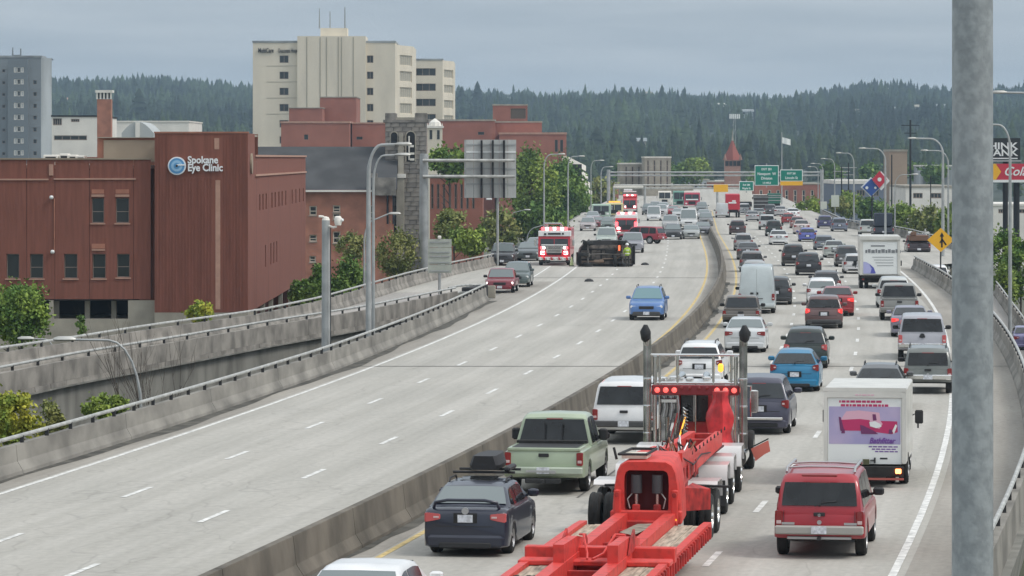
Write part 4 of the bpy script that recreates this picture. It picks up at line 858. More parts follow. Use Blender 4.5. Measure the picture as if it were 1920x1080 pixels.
lamp(1768, 258, 330, 2.7, 'tall lamp post nearest the steel pole, arm to its left', -1, -3, .16)
lamp(1778, 281, 385, 2.4, 'lamp post just behind the tall one near the steel pole', -1, -3, .12)
lamp(1660, 277, 400, 2.4, 'lamp post right of the box truck with the arm over the red diamond', -1, -1, .13)
lamp(1601, 286, 500, 1.9, 'lamp post left of the blue diamond sign', -1, -1, .12)
lamp(1678, 326, 430, 2.2, 'lower lamp post in front of the beige tower, arm to its right', 1, -4, .10)
lamp(1565, 297, 600, 1.7, 'lamp post behind the two pale sign backs', -1, -1, .12)
lamp(1543, 306, 680, 1.7, 'lamp post right of the big gantry', -1, -1, .12); lamp(1534, 312, 760, 1.6, 'last lamp post of the row behind the gantry end', -1, -1, .12)
lamp(1894, 231, 215, 1.6, 'lamp post right of the steel pole in front of the black billboard', -1, -4.5, .12)
lamp(1990, 171, 190, 3.2, 'lamp arm reaching in from the right edge above the billboards', -1, -4.5, .12)
for i, (px, pt, pb, Y, w) in enumerate([(1707,225,400,640,.22),(1635,345,430,560,.16),(1578,312,385,700,.15),(1591,305,385,700,.15),(1745,330,385,640,.12),(1672,290,430,600,.14)]):
    r = empty('utility_pole', (XP(px, Y), Y, -6.3), ['tallest dark utility pole, right of the beige tower','dark sign post carrying the diamond shapes','left thin utility pole behind the lamp row','second thin utility pole behind the lamp row','thin dark pole left of the steel pole','thin pole at the left side of the beige tower'][i], 'utility pole')
    H = ZP(pt, Y)+6.3; MB().cyl((0,0,0),(0,0,H),w,w*.7,8).build('pole', M_DARKIN, r, 40)
    if i in (2, 3, 0): MB().cbox(0, 0, H-.9, 3.0, .12, .14).cbox(0, .08, H-2.2, 2.0, .12, .14).build('crossarm', M_RAIL if i else M_DARKIN, r)
def near_pole():
    Y = 24.0; r = empty('steel_pole', (XP(1823.5, Y), Y, -6.3), 'big blotchy galvanised steel pole standing close to the camera at right', 'pole')
    m = mat('blotchy_galvanised_steel', (.355,.385,.395), .5, .2, col2=(.27,.295,.305), nscale=15, stretch=(1,1,.8), lo=.40, hi=.62, bump=.2, bscale=30)
    MB().lathe([(.16,0),(.131,6),(.1285,14),(.125,19)], (0,0,0), 'z', 48).build('shaft', m, r, 60)
    MB().cbox(0,0,.05,.5,.5,.08,.01).build('base_plate', M_POLE, r)
near_pole()
def camera_pole():
    Y = 155; r = empty('camera_pole', (XP(611, Y), Y, -6.3), 'thick grey pole topped with a small white traffic camera on a bracket', 'camera pole'); H = ZP(413, Y)+6.3
    MB().tube([(0,0,0),(0,0,H*.6),(0,0,H)], [.185,.175,.16], 16).build('pole', M_POLE, r, 50)
    MB().lathe([(.165,H),(.12,H+.12),(0,H+.16)], (0,0,0), 'z', 12).build('cap', M_WHITEB, r, 50)
    MB().tube([(0,0,H+.05),(-.12,-.05,H+.15),(-.28,-.1,H+.16)], .05, 6).build('antenna_arm', M_WHITEB, r)
    MB().tube([(.12,-.1,H-.22),(.3,-.2,H-.28),(.45,-.2,H-.25)], .045, 6).build('bracket', M_WHITEB, r)
    c = MB().lathe([(0,-.2),(.12,-.2),(.15,-.1),(.15,.1),(.10,.17),(0,.18)], (.50,-.2,H+.0), 'z', 12).build('camera_housing', M_WHITEB, r, 50)
    MB().lathe([(0,-.08),(.07,-.05),(.08,0),(.05,.05),(0,.06)], (.66,-.25,H+.02), 'z', 10).build('camera_dome', M_HEAD, r, 50)
    MB().cyl((.2,-.2,0),(.2,-.2,H-.3),.02).build('cable', M_BLACK, r)
camera_pole()
# ------------------------------------------------------------------ signs seen from behind
def big_sign():
    Y = 300; r = empty('gantry_sign', (XP(795, Y), Y, -6.3), 'large grey back of a highway sign on a two-tube gantry over the ramp', 'highway sign'); k = F/Y; X = lambda p: XP(p,Y)-XP(795,Y); Z = lambda p: ZP(p,Y)+6.3
    MB().tube([(0,0,0),(0,0,Z(380)),(0,0,Z(288))], [.40,.36,.33], 14).build('post', M_POLE, r, 50)
    MB().cyl((X(933),.2,0),(X(933),.2,Z(300)),.10).build('thin_post', M_POLE, r, 50)
    for p in (301, 331): MB().cyl((X(793),-.5,Z(p)),(X(965),-.5,Z(p)),.13,n=8).build('tube', M_RAIL, r, 50)
    for i in range(6): a = X(872+i*16); MB().box(a+.01, a+k**0*(X(888)-X(872))-.01, .05, .10, Z(371), Z(262)).build('sign_panel', M_SIGNBACK, r)
    for p in (271, 285, 316, 345): MB().box(X(872), X(967), -.0, .048, Z(p)-.06, Z(p)+.06).build('stiffener', M_SIGNW if p == 285 else M_POLE, r)
    for p in (903, 924, 945): MB().box(X(p)-.08, X(p)+.08, -.38, -.01, Z(371), Z(263)).build('bracket', M_DARKIN if p != 924 else M_BLACK, r)
    MB().box(X(871)-.02, X(874), -.06,.12, Z(371), Z(262)).build('frame', M_POLE, r)
    MB().cbox(X(917), -.9, Z(373), .45, .3, .14, .03).build('sign_lamp', M_HEAD, r)
big_sign()
def small_sign():
    Y = 236; r = empty('roadside_sign', (XP(824, Y), Y, 0), 'small pale green-grey sign back on a single post at the ramp nose', 'road sign'); X = lambda p: XP(p,Y)-XP(824,Y); Z = lambda p: ZP(p,Y)
    MB().cyl((0,.1,-1),(0,.1,Z(452)),.09,n=8).build('post', M_POLE, r, 50)
    m = mat('pale_sign_back', (.42,.44,.38), .6, noise=.15, nscale=1)
    for i in range(4): MB().box(X(802)+.01, X(847)-.01, 0, .06, Z(512-i*16)+.01, Z(512-(i+1)*16)-.01).build('sign_panel', m, r)
    for p in (454, 473, 481, 492, 508): MB().box(X(806), X(843), -.05, -.01, Z(p)-.03, Z(p)+.03).build('stiffener', M_POLE, r)
    MB().cbox(0,0,Z(445),.22,.2,.2,.04).build('beacon', M_WHITEB, r)
small_sign()
def gantry():
    Y = 590; r = empty('sign_gantry', (XP(1145,Y), Y, 0), 'long tube gantry with the green exit signs across both carriageways', 'sign gantry'); X = lambda p: XP(p,Y)-XP(1145,Y); Z = lambda p: ZP(p,Y)
    for p in (1141, 1541): MB().cyl((X(p),0,-6.3),(X(p),0,Z(318)),.28,n=10).build('post', M_POLE, r, 50)
    for z in (Z(323), Z(329)): MB().cyl((X(1141),0,z),(X(1541),0,z),.12,n=8).build('chord', M_POLE, r, 50)
    s = MB()
    for i in range(28): a = X(1141)+(X(1541)-X(1141))*i/28; b = X(1141)+(X(1541)-X(1141))*(i+1)/28; s.cyl((a,0,Z(329)),(b,0,Z(323)) if i % 2 else (b,0,Z(329)),.04,n=4)
    s.build('bracing', M_POLE, r); r1 = r
    return r1
gantry()
def green_sign(px0, px1, pt, pb, Y, label, lines, tab=None, yel=None):
    r = empty('highway_sign', (XP(px0,Y), Y, ZP(pb,Y)), label, 'highway sign'); w = XP(px1,Y)-XP(px0,Y); h = ZP(pt,Y)-ZP(pb,Y)
    MB().cbox(w/2,0,h/2,w,.08,h,.02).build('border', M_SIGNW, r); MB().box(.1,w-.1,-.06,-.042,.1,h-.1).build('face', M_GREENS, r)
    if yel: MB().box(0,w,-.06,.0,-yel,-.01).build('exit_only_panel', M_SIGNY, r)
    MB().cbox(w/2,.25,h/2,.15,.35,h+.6).build('hanger', M_POLE, r)
    for i, (t, x, z, sz) in enumerate(lines): text('lettering', t, sz*h, (x*w, -.065, z*h), UP, M_SIGNW, r, .004, 'CENTER', bold=.01, sx=.9)
green_sign(1415, 1460, 310, 348, 584, 'largest green exit sign, second from the right on the gantry', [('EXIT 281', .5, .76, .15), ('Newport  W', .5, .52, .19), ('Division', .5, .30, .19), ('1/2 MILE', .5, .09, .13)])
green_sign(1463, 1505, 318, 340, 584, 'green exit sign with a yellow strip below, rightmost on the gantry', [('EXIT 281', .5, .60, .22), ('Lincoln St', .5, .20, .30)], yel=.62)
green_sign(1386, 1413, 340, 358, 650, 'small green sign left of the largest one', [('Exit 280', .5, .55, .25), ('Maple St', .5, .18, .28)])
def gantry2():
    Y = 655; r = empty('sign_gantry', (XP(1150,Y), Y, 0), 'lower pale tube gantry carrying the yellow panel beyond the first one', 'sign gantry'); X = lambda p: XP(p,Y)-XP(1150,Y); Z = lambda p: ZP(p,Y)
    for p in (1151, 1209, 1345): MB().cyl((X(p),0,-6.3),(X(p),0,Z(350)),.2,n=10).build('post', M_POLE, r, 50)
    for z in (Z(347), Z(353)): MB().cyl((X(1151),0,z),(X(1412),0,z),.13,n=8).build('chord', M_RAIL, r, 50)
    MB().cbox(X(1178),-.4,Z(350),X(1206)-X(1150),.3,.35,.04).build('light_bar', M_WHITEB, r)
gantry2()
def yellow():
    Y = 650; r = empty('yellow_sign', (XP(1338,Y), Y, ZP(360,Y)), 'plain yellow panel hanging on the far gantry above the median', 'road sign'); w = XP(1365,Y)-XP(1338,Y); h = ZP(346,Y)-ZP(360,Y)
    MB().cbox(w/2,0,h/2,w,.08,h,.02).build('panel', M_SIGNY, r); MB().cbox(w/2,.2,h*.6,.12,.2,h).build('hanger', M_POLE, r)
yellow()
def merge_sign():
    Y = 262; r = empty('merge_sign', (XP(1764,Y), Y, -1.5), 'yellow diamond merge sign on a dark post by the parapet', 'road sign'); k = F/Y; zc = ZP(450,Y)+1.5; h = 21.5/k*1.05
    MB().cyl((0,.08,0),(0,.08,zc),.05,n=8).build('post', M_DARKIN, r)
    MB().add([(-h*1.12,0,zc),(0,0,zc-h),(h*1.12,0,zc),(0,0,zc+h),(-h*1.12,.04,zc),(0,.04,zc-h),(h*1.12,.04,zc),(0,.04,zc+h)],[(0,1,2,3),(7,6,5,4),(0,4,5,1),(1,5,6,2),(2,6,7,3),(3,7,4,0)]).build('panel', M_SIGNY, r)
    s = MB(); y = -.012
    def q(pts): s.add([(x*h, y, zc+z*h) for x, z in pts], [tuple(range(len(pts)))])
    q([(.02,-.62),(.16,-.62),(.16,.30),(.02,.30)]); q([(-.10,.28),(.28,.28),(.09,.66)]); q([(.05,.05),(.38,-.45),(.50,-.38),(.16,.12)]); q([(.02,.02),(-.12,-.2),(-.05,-.28),(.1,-.08)])
    s.build('merge_arrow', M_BLACK, r)
merge_sign()
def diamonds():
    Y = 560; r = empty('diamond_sign', (XP(1635,Y), Y-.3, ZP(345,Y)), 'red and blue tilted diamond sign with white dots above the bushes', 'shop sign'); z0 = ZP(345,Y); X = lambda p: XP(p,Y)-XP(1635,Y); Z = lambda p: ZP(p,Y)-z0
    M_R = mat('sign_red', (.55,.02,.05), .5); M_BL = mat('sign_blue', (.03,.09,.33), .5)
    def dia(cx, cz, hw, hh, m, d, name): X0, Z0 = X(cx), Z(cz); a, b = hw*Y/F, hh*Y/F; MB().add([(X0-a,d,Z0),(X0,d,Z0-b),(X0+a,d,Z0),(X0,d,Z0+b),(X0-a,d+.15,Z0),(X0,d+.15,Z0-b),(X0+a,d+.15,Z0),(X0,d+.15,Z0+b)],[(0,1,2,3),(7,6,5,4),(0,4,5,1),(1,5,6,2),(2,6,7,3),(3,7,4,0)]).build(name, m, r)
    dia(1652, 339, 16, 18, M_SIGNW, .0, 'border'); dia(1648.5, 336.5, 14, 16, M_R, -.2, 'red_face'); dia(1633, 351, 19, 19, M_SIGNW, .25, 'border'); dia(1633.5, 351, 16.5, 16.5, M_BL, .05, 'blue_face')
    for cx, cz, d, R in ((1648.5,336.5,-.25,.30),(1625,352,.0,.22),(1641,352,.0,.18)): MB().lathe([(0,d),(R,d),(R,d+.03)], (X(cx),0,Z(cz)), 'y', 14).build('dot', M_SIGNW, r)
diamonds()
for i, (px, py, w, h, Y) in enumerate([(1544.5,385,12,14,560),(1566,377,15,22,540)]):
    r = empty('roadside_sign', (XP(px,Y), Y, 0), ['smaller pale roadside sign right of the queue', 'taller pale roadside sign right of the queue with the post below'][i], 'road sign'); k = Y/F
    MB().cbox(0,0,ZP(py,Y),w*k,.06,h*k,.02).build('panel', mat('pale_sign_face', (.55,.58,.50), .6), r); MB().cyl((0,.1,-6.3),(0,.1,ZP(py,Y)),.07).build('post', M_POLE, r)
def billboards():
    Y = 420; r = empty('billboard', (XP(1866,Y), Y, -6.3), 'black billboard with big white letters behind the lamp post at far right', 'billboard'); X = lambda p: XP(p,Y)-XP(1866,Y); Z = lambda p: ZP(p,Y)+6.3
    M_BB = mat('billboard_black', (.018,.022,.022), .7)
    MB().box(X(1810),X(1913),0,.3,Z(300),Z(259)).build('face', M_BB, r); MB().cyl((X(1886),.4,0),(X(1886),.4,Z(300)),.3,n=10).build('post', M_DARKIN, r)
    MB().box(X(1810),X(1915),-.1,.4,Z(303),Z(300)-.01).build('catwalk', M_POLE, r)
    for t, p in (('THINK', 279.5), ('TANK', 292)):
        o = text('lettering', t, 1.02, (X(1908), -.02, Z(p)), UP, M_SIGNW, r, .01, 'RIGHT', bold=.025, sx=1.0)
        bpy.context.view_layer.update(); w = o.dimensions.x; W = (X(1908)-X(1838 if t == 'THINK' else 1848)); o.scale = (W/w, 1, 1)
    MB().box(X(1850),X(1908),-.03,-.01,Z(298),Z(296)).build('white_stripe', M_SIGNW, r)
    Y2 = 415; r = empty('billboard', (XP(1866,Y2), Y2, -6.3), 'red billboard with white script letters and a yellow edge below the black one', 'billboard'); X = lambda p: XP(p,Y2)-XP(1866,Y2); Z = lambda p: ZP(p,Y2)+6.3
    MB().box(X(1850),X(1945),0,.3,Z(337),Z(307)).build('face', mat('billboard_red', (.55,.03,.06), .6), r); MB().box(X(1850),X(1868),-.06,-.01,Z(337),Z(307)).add([(X(1868),-.05,Z(336)),(X(1877),-.05,Z(322)),(X(1868),-.05,Z(309))],[(0,1,2)]).build('yellow_edge', M_SIGNY, r)
    MB().box(X(1850),X(1945),-.05,.35,Z(342),Z(337)-.01).build('frame', M_SIGNW, r); MB().cyl((X(1907),.5,0),(X(1907),.5,Z(340)),.35,n=10).build('post', M_DARKIN, r)
    text('lettering', 'Cola', 1.35, (X(1881), -.03, Z(329)), UP, M_SIGNW, r, .01, 'LEFT', bold=.02, shear=.35)
billboards()
def flag():
    Y = 700; r = empty('flagpole', (XP(1466,Y), Y, -6.3), 'tall flagpole with a pale flag above the green signs', 'flagpole'); H = ZP(248,Y)+6.3
    MB().cyl((0,0,0),(0,0,H),.14,.08,8).build('pole', M_POLE, r, 40); n = 8; V = []; 
    for j in (0, 1):
        for i in range(n+1): V.append((.1+i*1.5/n, .12*math.sin(i*1.1), H-.9-j*1.1-i*.05))
    MB().add(V, [(i, i+1, n+2+i, n+1+i) for i in range(n)]).build('flag', M_SIGNW, r, 80)
flag()
def radio_mast(px, pt, Y, label):
    z = hz(XP(px,Y), Y) if Y > 1250 else -6.3; r = empty('radio_mast', (XP(px,Y), Y, z), label, 'mast'); H = ZP(pt,Y)-z; s = MB(); w = H*.02
    for a in (-w, w): s.cyl((a,0,0),(a*.5,0,H),w*.18,w*.1,5)
    for i in range(8): s.cyl((-w,0,H*i/8),(w,0,H*(i+1)/8),w*.1,n=4)
    s.build('lattice', M_POLE, r); return r, H
radio_mast(347, 125, 3600, 'thin radio mast on the ridge left of the hospital')
r, H = radio_mast(1377, 215, 1250, 'cell tower with antenna panels above the spired brick tower')
s = MB()
for i in range(6): s.box(-1.6+i*.6, -1.2+i*.6, -.1, .1, H-1.3, H+.2)
s.build('antenna_panel', M_SIGNW, r)
# ------------------------------------------------------------------ vehicles
def lerp_tab(tab, u):
    for (a, va), (b, vb) in zip(tab, tab[1:]):
        if u <= b: return va+(vb-va)*((u-a)/(b-a) if b > a else 0)
    return tab[-1][1]
KINDS = {
 'sedan': dict(L=4.75, W=1.80, H=1.45, low=[(0,.60),(.012,.655),(.04,.69),(.17,.70),(.28,.665),(.72,.66),(.80,.645),(.95,.55),(.985,.49),(1,.42)],
    cab=[(.12,.69),(.255,.955),(.33,.995),(.52,1.0),(.60,.965),(.76,.655)], rear=(0,1), front=(4,5), side=[(.20,.37),(.385,.60),], tum=.42, wh=.325, ax=(.205,.815), tail=('wide',.50,.63)),
 'hatch': dict(L=4.25, W=1.77, H=1.50, low=[(0,.46),(.012,.58),(.03,.64),(.3,.635),(.72,.625),(.80,.61),(.95,.52),(.985,.46),(1,.38)],
    cab=[(.02,.63),(.125,.92),(.19,.99),(.45,1.0),(.57,.965),(.76,.62)], rear=(0,1), front=(4,5), side=[(.12,.22),(.235,.42),(.435,.66)], tum=.56, wh=.325, ax=(.19,.81), tail=('high',.50,.66)),
 'suv': dict(L=4.65, W=1.86, H=1.68, low=[(0,.44),(.012,.56),(.025,.60),(.3,.60),(.70,.60),(.79,.59),(.955,.53),(.985,.48),(1,.38)],
    cab=[(.012,.595),(.065,.90),(.10,.975),(.30,1.0),(.50,.995),(.59,.965),(.745,.60)], rear=(0,1), front=(5,6), side=[(.075,.20),(.215,.40),(.415,.63)], tum=.36, wh=.36, ax=(.19,.81), tail=('high',.46,.61)),
 'bigsuv': dict(L=4.9, W=1.90, H=1.82, low=[(0,.42),(.008,.54),(.018,.575),(.3,.575),(.70,.575),(.78,.57),(.965,.53),(.99,.48),(1,.36)],
    cab=[(.006,.575),(.045,.90),(.075,.975),(.30,1.0),(.52,.995),(.60,.965),(.73,.58)], rear=(0,1), front=(5,6), side=[(.055,.20),(.215,.40),(.415,.63)], tum=.20, wh=.38, ax=(.19,.81), tail=('tall',.37,.56)),
 'pickup': dict(L=5.65, W=2.0, H=1.86, low=[(0,.40),(.004,.55),(.010,.585),(.33,.585),(.70,.585),(.76,.58),(.965,.54),(.99,.48),(1,.36)],
    cab=[(.345,.585),(.375,.94),(.40,.985),(.46,1.0),(.55,.995),(.60,.97),(.70,.59)], rear=(0,1), front=(5,6), side=[(.385,.475),(.49,.62)], tum=.24, wh=.39, ax=(.215,.835), tail=('tall',.385,.56), bed=True),
 'topper': dict(L=5.5, W=1.98, H=1.86, low=[(0,.40),(.004,.55),(.010,.585),(.33,.585),(.70,.585),(.76,.58),(.965,.54),(.99,.48),(1,.36)],
    cab=[(.008,.585),(.04,.93),(.06,.975),(.30,.995),(.46,1.0),(.55,.995),(.60,.97),(.70,.59)], rear=(0,1), front=(6,7), side=[(.06,.33),(.385,.475),(.49,.62)], tum=.22, wh=.39, ax=(.215,.835), tail=('tall',.385,.56)),
 'van': dict(L=5.9, W=2.03, H=2.6, low=[(0,.20),(.003,.42),(.3,.42),(.80,.42),(.87,.41),(.965,.35),(.99,.30),(1,.22)],
    cab=[(.004,.42),(.012,.94),(.025,.985),(.30,1.0),(.70,1.0),(.77,.97),(.89,.42)], rear=None, front=(5,6), side=[(.70,.80)], tum=.10, wh=.36, ax=(.19,.84), tail=('tall',.28,.42)),
}
M_PINKL = mat('reverse_lamp_pale', (.62,.45,.44), .2, coat=.5)
MESH = {}
PAINT = {}
def paint(c, rough=.32, metal=.25):
    k = (tuple(c), rough)
    if k not in PAINT: PAINT[k] = mat('car_paint_%d' % (len(PAINT)+1), tuple(max(.012, v*.86) for v in c), rough, .0, coat=.55, noise=.14, nscale=1.2)
    return PAINT[k]
def smooth_prof(tab): return tab
def car_meshes(kind, L, W, H):
    key = (kind, L, W, H)
    if key in MESH: return MESH[key]
    K = KINDS[kind]; w = W/2; R = K['wh']*1.10; D = {}
    axs = [(-.5+a)*L for a in K['ax']]; sill = .20 if K['wh'] < .35 else (.30 if kind in ('suv', 'van') else .42)
    ys = set([-.5*L, -.5*L+.02, -.5*L+.06, -.5*L+.14, -.5*L+.3, .5*L, .5*L-.03, .5*L-.08, .5*L-.18, .5*L-.4])
    for a in axs:
        for i in range(9): ys.add(a-R*math.cos(math.pi*i/8))
    for i in range(13): ys.add(-.5*L+L*i/12)
    for u, _ in K['low']: ys.add((-.5+u)*L)
    ys = sorted(ys); yy = [ys[0]]
    for y in ys[1:]:
        if y-yy[-1] > .012: yy.append(y)
    def hw(y):
        u = y/L+.5; t = min(1, u*L/.22); a = 1-.06*(1-t)**2; t2 = min(1, (1-u)*L/.75); return w*a*(1-.17*(1-t2)**2.2)
    def arch(y):
        z = sill
        for a in axs:
            if abs(y-a) < R: z = max(z, K['wh']+math.sqrt(max(0, R*R-(y-a)**2))*.98)
        return z
    def ztop(y): return lerp_tab(K['low'], y/L+.5)*H
    rings = []
    for y in yy:
        q = hw(y); zb = arch(y); zt = ztop(y); e = min(.12, (1-0)*.12)
        endf = min(1, min(y+L/2, L/2-y)/.10); zb2 = zb if zb > sill+.02 else sill+(1-endf)*.06
        zl = max(zb2+.02, .42*zt+.02); zm = zt-.13
        half = [(q*.90, zb2), (q*.985, zb2+.015), (q*1.0, max(zl, zb2+.03)), (q*.992, max(zm, zb2+.05)), (q*.965, zt-.045), (q*.90, zt-.005), (q*.45, zt+.012)]
        rings.append([(x, y, z) for x, z in half]+[(-x, y, z) for x, z in reversed(half)])
    b = MB().loft(rings)
    # cabin
    cp = [((-.5+u)*L, z*H) for u, z in K['cab']]; T = K['tum']
    def wb(y): return hw(y)*.955
    def wt(y, z): return max(.3, wb(y)-T*max(0, z-ztop(y)+.02))
    def prof(y):
        for (a, za), (c, zc) in zip(cp, cp[1:]):
            if a <= y <= c: return za+(zc-za)*(y-a)/(c-a)
        return cp[0][1] if y < cp[0][0] else cp[-1][1]
    cy = sorted(set([p[0] for p in cp]+[cp[0][0]+(cp[-1][0]-cp[0][0])*i/14 for i in range(1, 14)]))
    rg = []
    for y in cy:
        z = prof(y); zb_ = ztop(y)-.03; zs = max(zb_+.01, z-.07); x1 = wb(y); x2 = wt(y, zs); x3 = max(.2, x2-.12)
        zc = max(zb_+.015, z-.006)
        half = [(x1, zb_), (x2+.012, zs-.02 if zs-.02 > zb_ else zs), (x2-.035, max(zb_+.012, z-.033)), (x3, zc), (x3*.5, max(zb_+.02, z+.006)), (0, max(zb_+.022, z+.014))]
        rg.append([(x, y, q) for x, q in half]+[(-x, y, q) for x, q in reversed(half[:-1])])
    b.loft(rg)
    if K.get('bed'): pass
    D['body'] = b.mesh('body', None, 38)
    # windows
    def slope_patch(i0, i1, inset=.10, lift=.016, lo=.07, hi=.06, xi=.085):
        (y0, z0), (y1, z1) = cp[i0], cp[i1]; ln = math.hypot(y1-y0, z1-z0); n = ((-(z1-z0))/ln, (y1-y0)/ln)
        if n[1] < 0: n = (-n[0], -n[1])
        m = MB(); rows = []
        for t in (lo, .5, 1-hi):
            y = y0+(y1-y0)*t; z = z0+(z1-z0)*t; zs = z-.07; x = wt(y, zs)-xi
            rows.append([(x*s, y+n[0]*(lift+.012*(1-s*s)), z+n[1]*(lift+.012*(1-s*s))) for s in (-1, -.8, 0, .8, 1)])
        return m.loft(rows, closed=False, caps=False)
    if K['rear']: D['rear_window'] = slope_patch(*K['rear'], lo=.12).mesh('rear_window', None, 60)
    D['windshield'] = slope_patch(K['front'][1], K['front'][0], lo=.10).mesh('windshield', None, 60)
    for i, (u0, u1) in enumerate(K['side']):
        a, c = (-.5+u0)*L, (-.5+u1)*L
        for s in (-1, 1):
            m = MB(); cols = []
            for j in range(5):
                y = a+(c-a)*j/4; zb_ = ztop(y)+.035; zt_ = max(zb_+.01, prof(y)-.11); cols.append([(s*(wt(y, zz)+.012), y, zz) for zz in (zb_, (zb_+zt_)/2, zt_)])
            D['side%d%d' % (i, s)] = m.loft(cols, closed=False, caps=False).mesh('side_window', None)
    # under tray, bumpers
    D['under'] = MB().box(-w*.80, w*.80, -L*.47, L*.45, sill-.04, sill+.32).mesh('underbody', M_UNDER)
    rb = -.5*L
    if kind in ('pickup', 'topper', 'bigsuv', 'van'):
        D['bumper'] = MB().cbox(0, rb-.03, .61 if kind != 'van' else .46, W*.97, .20, .18, .03).mesh('rear_bumper', None, 30)
    else: D['bumper'] = MB().cbox(0, rb+.05, .33, W*.93, .20, .26, .05).mesh('rear_bumper', None, 30)
    D['fbumper'] = MB().cbox(0, .5*L-.10, .36, W*.80, .26, .26, .06).mesh('front_bumper', None, 30)
    kd, t0, t1 = K['tail']; z0, z1 = t0*H, t1*H; tw = {'wide': .34, 'high': .22, 'tall': .16}[kd]
    for s in (-1, 1):
        q = hw(rb+.03)
        xo, xi = q+.012, q-tw+.012; zi0, zi1 = (z0+(z1-z0)*.30, z1-(z1-z0)*.12) if kd != 'tall' else (z0+.01, z1-.01)
        D['tail%d' % s] = MB().loft([[(s*x, rb-.02+dy, a), (s*x, rb-.02+dy, c), (s*x, rb+.13, c), (s*x, rb+.13, a)] for x, a, c, dy in ((xi,zi0+.015,zi1-.015,.012),(xi+.02,zi0,zi1,0),((xi+xo)/2,z0+(zi0-z0)*.4,z1-(z1-zi1)*.3,0),(xo-.03,z0,z1,.0),(xo,z0+.02,z1-.02,.03))]).mesh('tail_light', None, 30)
        rl = (MB().cbox(s*(xi+xo)/2, rb-.024, z0+(z1-z0)*.30, tw*.62, .012, (z1-z0)*.20, .004) if kd == 'tall' else MB().cbox(s*(xi+tw*.26), rb-.024, (zi0+zi1)/2-.01, tw*.34, .012, (zi1-zi0)*.36, .004))
        D['rev%d' % s] = rl.mesh('reverse_lamp', M_PINKL)
        D['head%d' % s] = MB().cbox(s*(hw(.5*L-.2)-.21), .5*L-.16, ztop(.5*L-.1)-.13, .40, .24, .14, .03).mesh('headlight', None, 30)
        yM = cp[K['front'][1]][0]-.38; xm = wt(yM, ztop(yM)+.1)
        D['mirror%d' % s] = MB().cbox(s*(xm+.17), yM, ztop(yM)+.13, .24, .14, .17, .04).cyl((s*(xm-.02), yM, ztop(yM)+.06), (s*(xm+.12), yM, ztop(yM)+.1), .03, n=5).mesh('mirror', None, 30)
    c0, c1 = cp[0], cp[1]
    if K['rear']:
        D['hbl'] = MB().cbox(0, c1[0]-.02, c1[1]-.03, .42, .05, .028, .008).mesh('high_brake_light', M_TAIL)
    if kind in ('suv', 'hatch', 'bigsuv'):
        D['wiper'] = MB().tube([(.02, c0[0]-.01, c0[1]+.10), (.04, c0[0]-.0, c0[1]+.14), (.36, c0[0]+.01, c0[1]+.17)], .011, 5).cbox(.0, c0[0]-.0, c0[1]+.09, .06, .05, .05, .01).mesh('wiper', M_BLACK)
    D['emblem'] = MB().lathe([(0,-.012),(.045,-.012),(.05,.01),(0,.01)], (0, rb-.004, ztop(rb+.02)-.10), 'y', 12).mesh('badge', M_RIM, 40)
    zp = (.5 if kind in ('pickup', 'topper', 'bigsuv', 'van') else .56 if kind == 'sedan' else .43)*1.0
    zp = {'sedan': .55*H, 'hatch': .42*H, 'suv': .45*H}.get(kind, .62)
    yp = rb-.14 if kind in ('pickup', 'topper', 'bigsuv', 'van') else rb-.012
    D['plate'] = MB().cbox(0, yp, zp, .32, .02, .16).mesh('number_plate', M_PLATE)
    D['recess_shade'] = MB().cbox(0, yp+.006, zp+.01, .50, .012, .21).mesh('plate_recess_shade', M_UNDER); D['valance'] = MB().cbox(0, rb-.03, .25 if kind != 'suv' else .30, W*.62, .08, .12, .02).mesh('rear_valance', M_BLACK, 30)  # flat dark panel behind the plate paints the shadow of a recess
    D['fplate'] = MB().cbox(0, .5*L+.035, .38, .32, .02, .16).mesh('number_plate', M_PLATE)
    D['grille'] = MB().cbox(0, .5*L-.035, ztop(.5*L-.1)-.17, W*.42, .10, .16, .02).mesh('grille', M_BLACK)
    D['tgap'] = MB().box(-W*.34, W*.34, rb-.003, rb+.01, .54*H*.0+z0-.10, z0-.085).mesh('tailgate_gap', M_BLACK)
    r = K['wh']; tb = .235
    D['tyre'] = MB().lathe([(r*.62,-tb/2),(r*.90,-tb/2),(r,-tb/2+.035),(r,tb/2-.035),(r*.90,tb/2),(r*.62,tb/2)], (0,0,0), 'x', 22).mesh('tyre', M_TYRE, 40)
    rm = MB().lathe([(r*.64,-tb/2+.02),(r*.60,-tb/2),(r*.56,-tb/2+.04),(.06,-tb/2+.06),(0,-tb/2+.04)], (0,0,0), 'x', 20)
    rm.lathe([(r*.64,tb/2-.02),(r*.60,tb/2),(r*.56,tb/2-.04),(.06,tb/2-.06),(0,tb/2-.04)], (0,0,0), 'x', 20)
    D['rim'] = rm.mesh('rim', M_RIM, 40)
    sp = MB()
    for i in range(5):
        t = 2*math.pi*i/5
        for x in (-tb/2+.045, tb/2-.045): sp.cyl((x, .3*r*math.cos(t), .3*r*math.sin(t)), (x, .5*r*math.cos(t), .5*r*math.sin(t)), r*.085, n=5)
    D['hole'] = sp.mesh('rim_opening', M_BLACK)
    rr = MB(); ya, yb = cp[2][0]+.1, cp[-2][0]-.25
    for s in (-1, 1):
        x = wt(0, prof(0)-.07)-.06; zr = prof((ya+yb)/2)
        rr.tube([(s*x, ya, zr-.02), (s*x, ya+.12, zr+.055), (s*x, yb-.12, zr+.05), (s*x, yb, zr-.03)], .02, 6)
    D['rack'] = rr.mesh('roof_rail', M_BLACK, 40); D['zroof'] = prof((ya+yb)/2); D['xroof'] = wt(0, prof(0)-.07)-.06; D['cp'] = cp; D['ax'] = axs; D['ztop'] = ztop; D['hw'] = hw; D['wt'] = wt; D['prof'] = prof
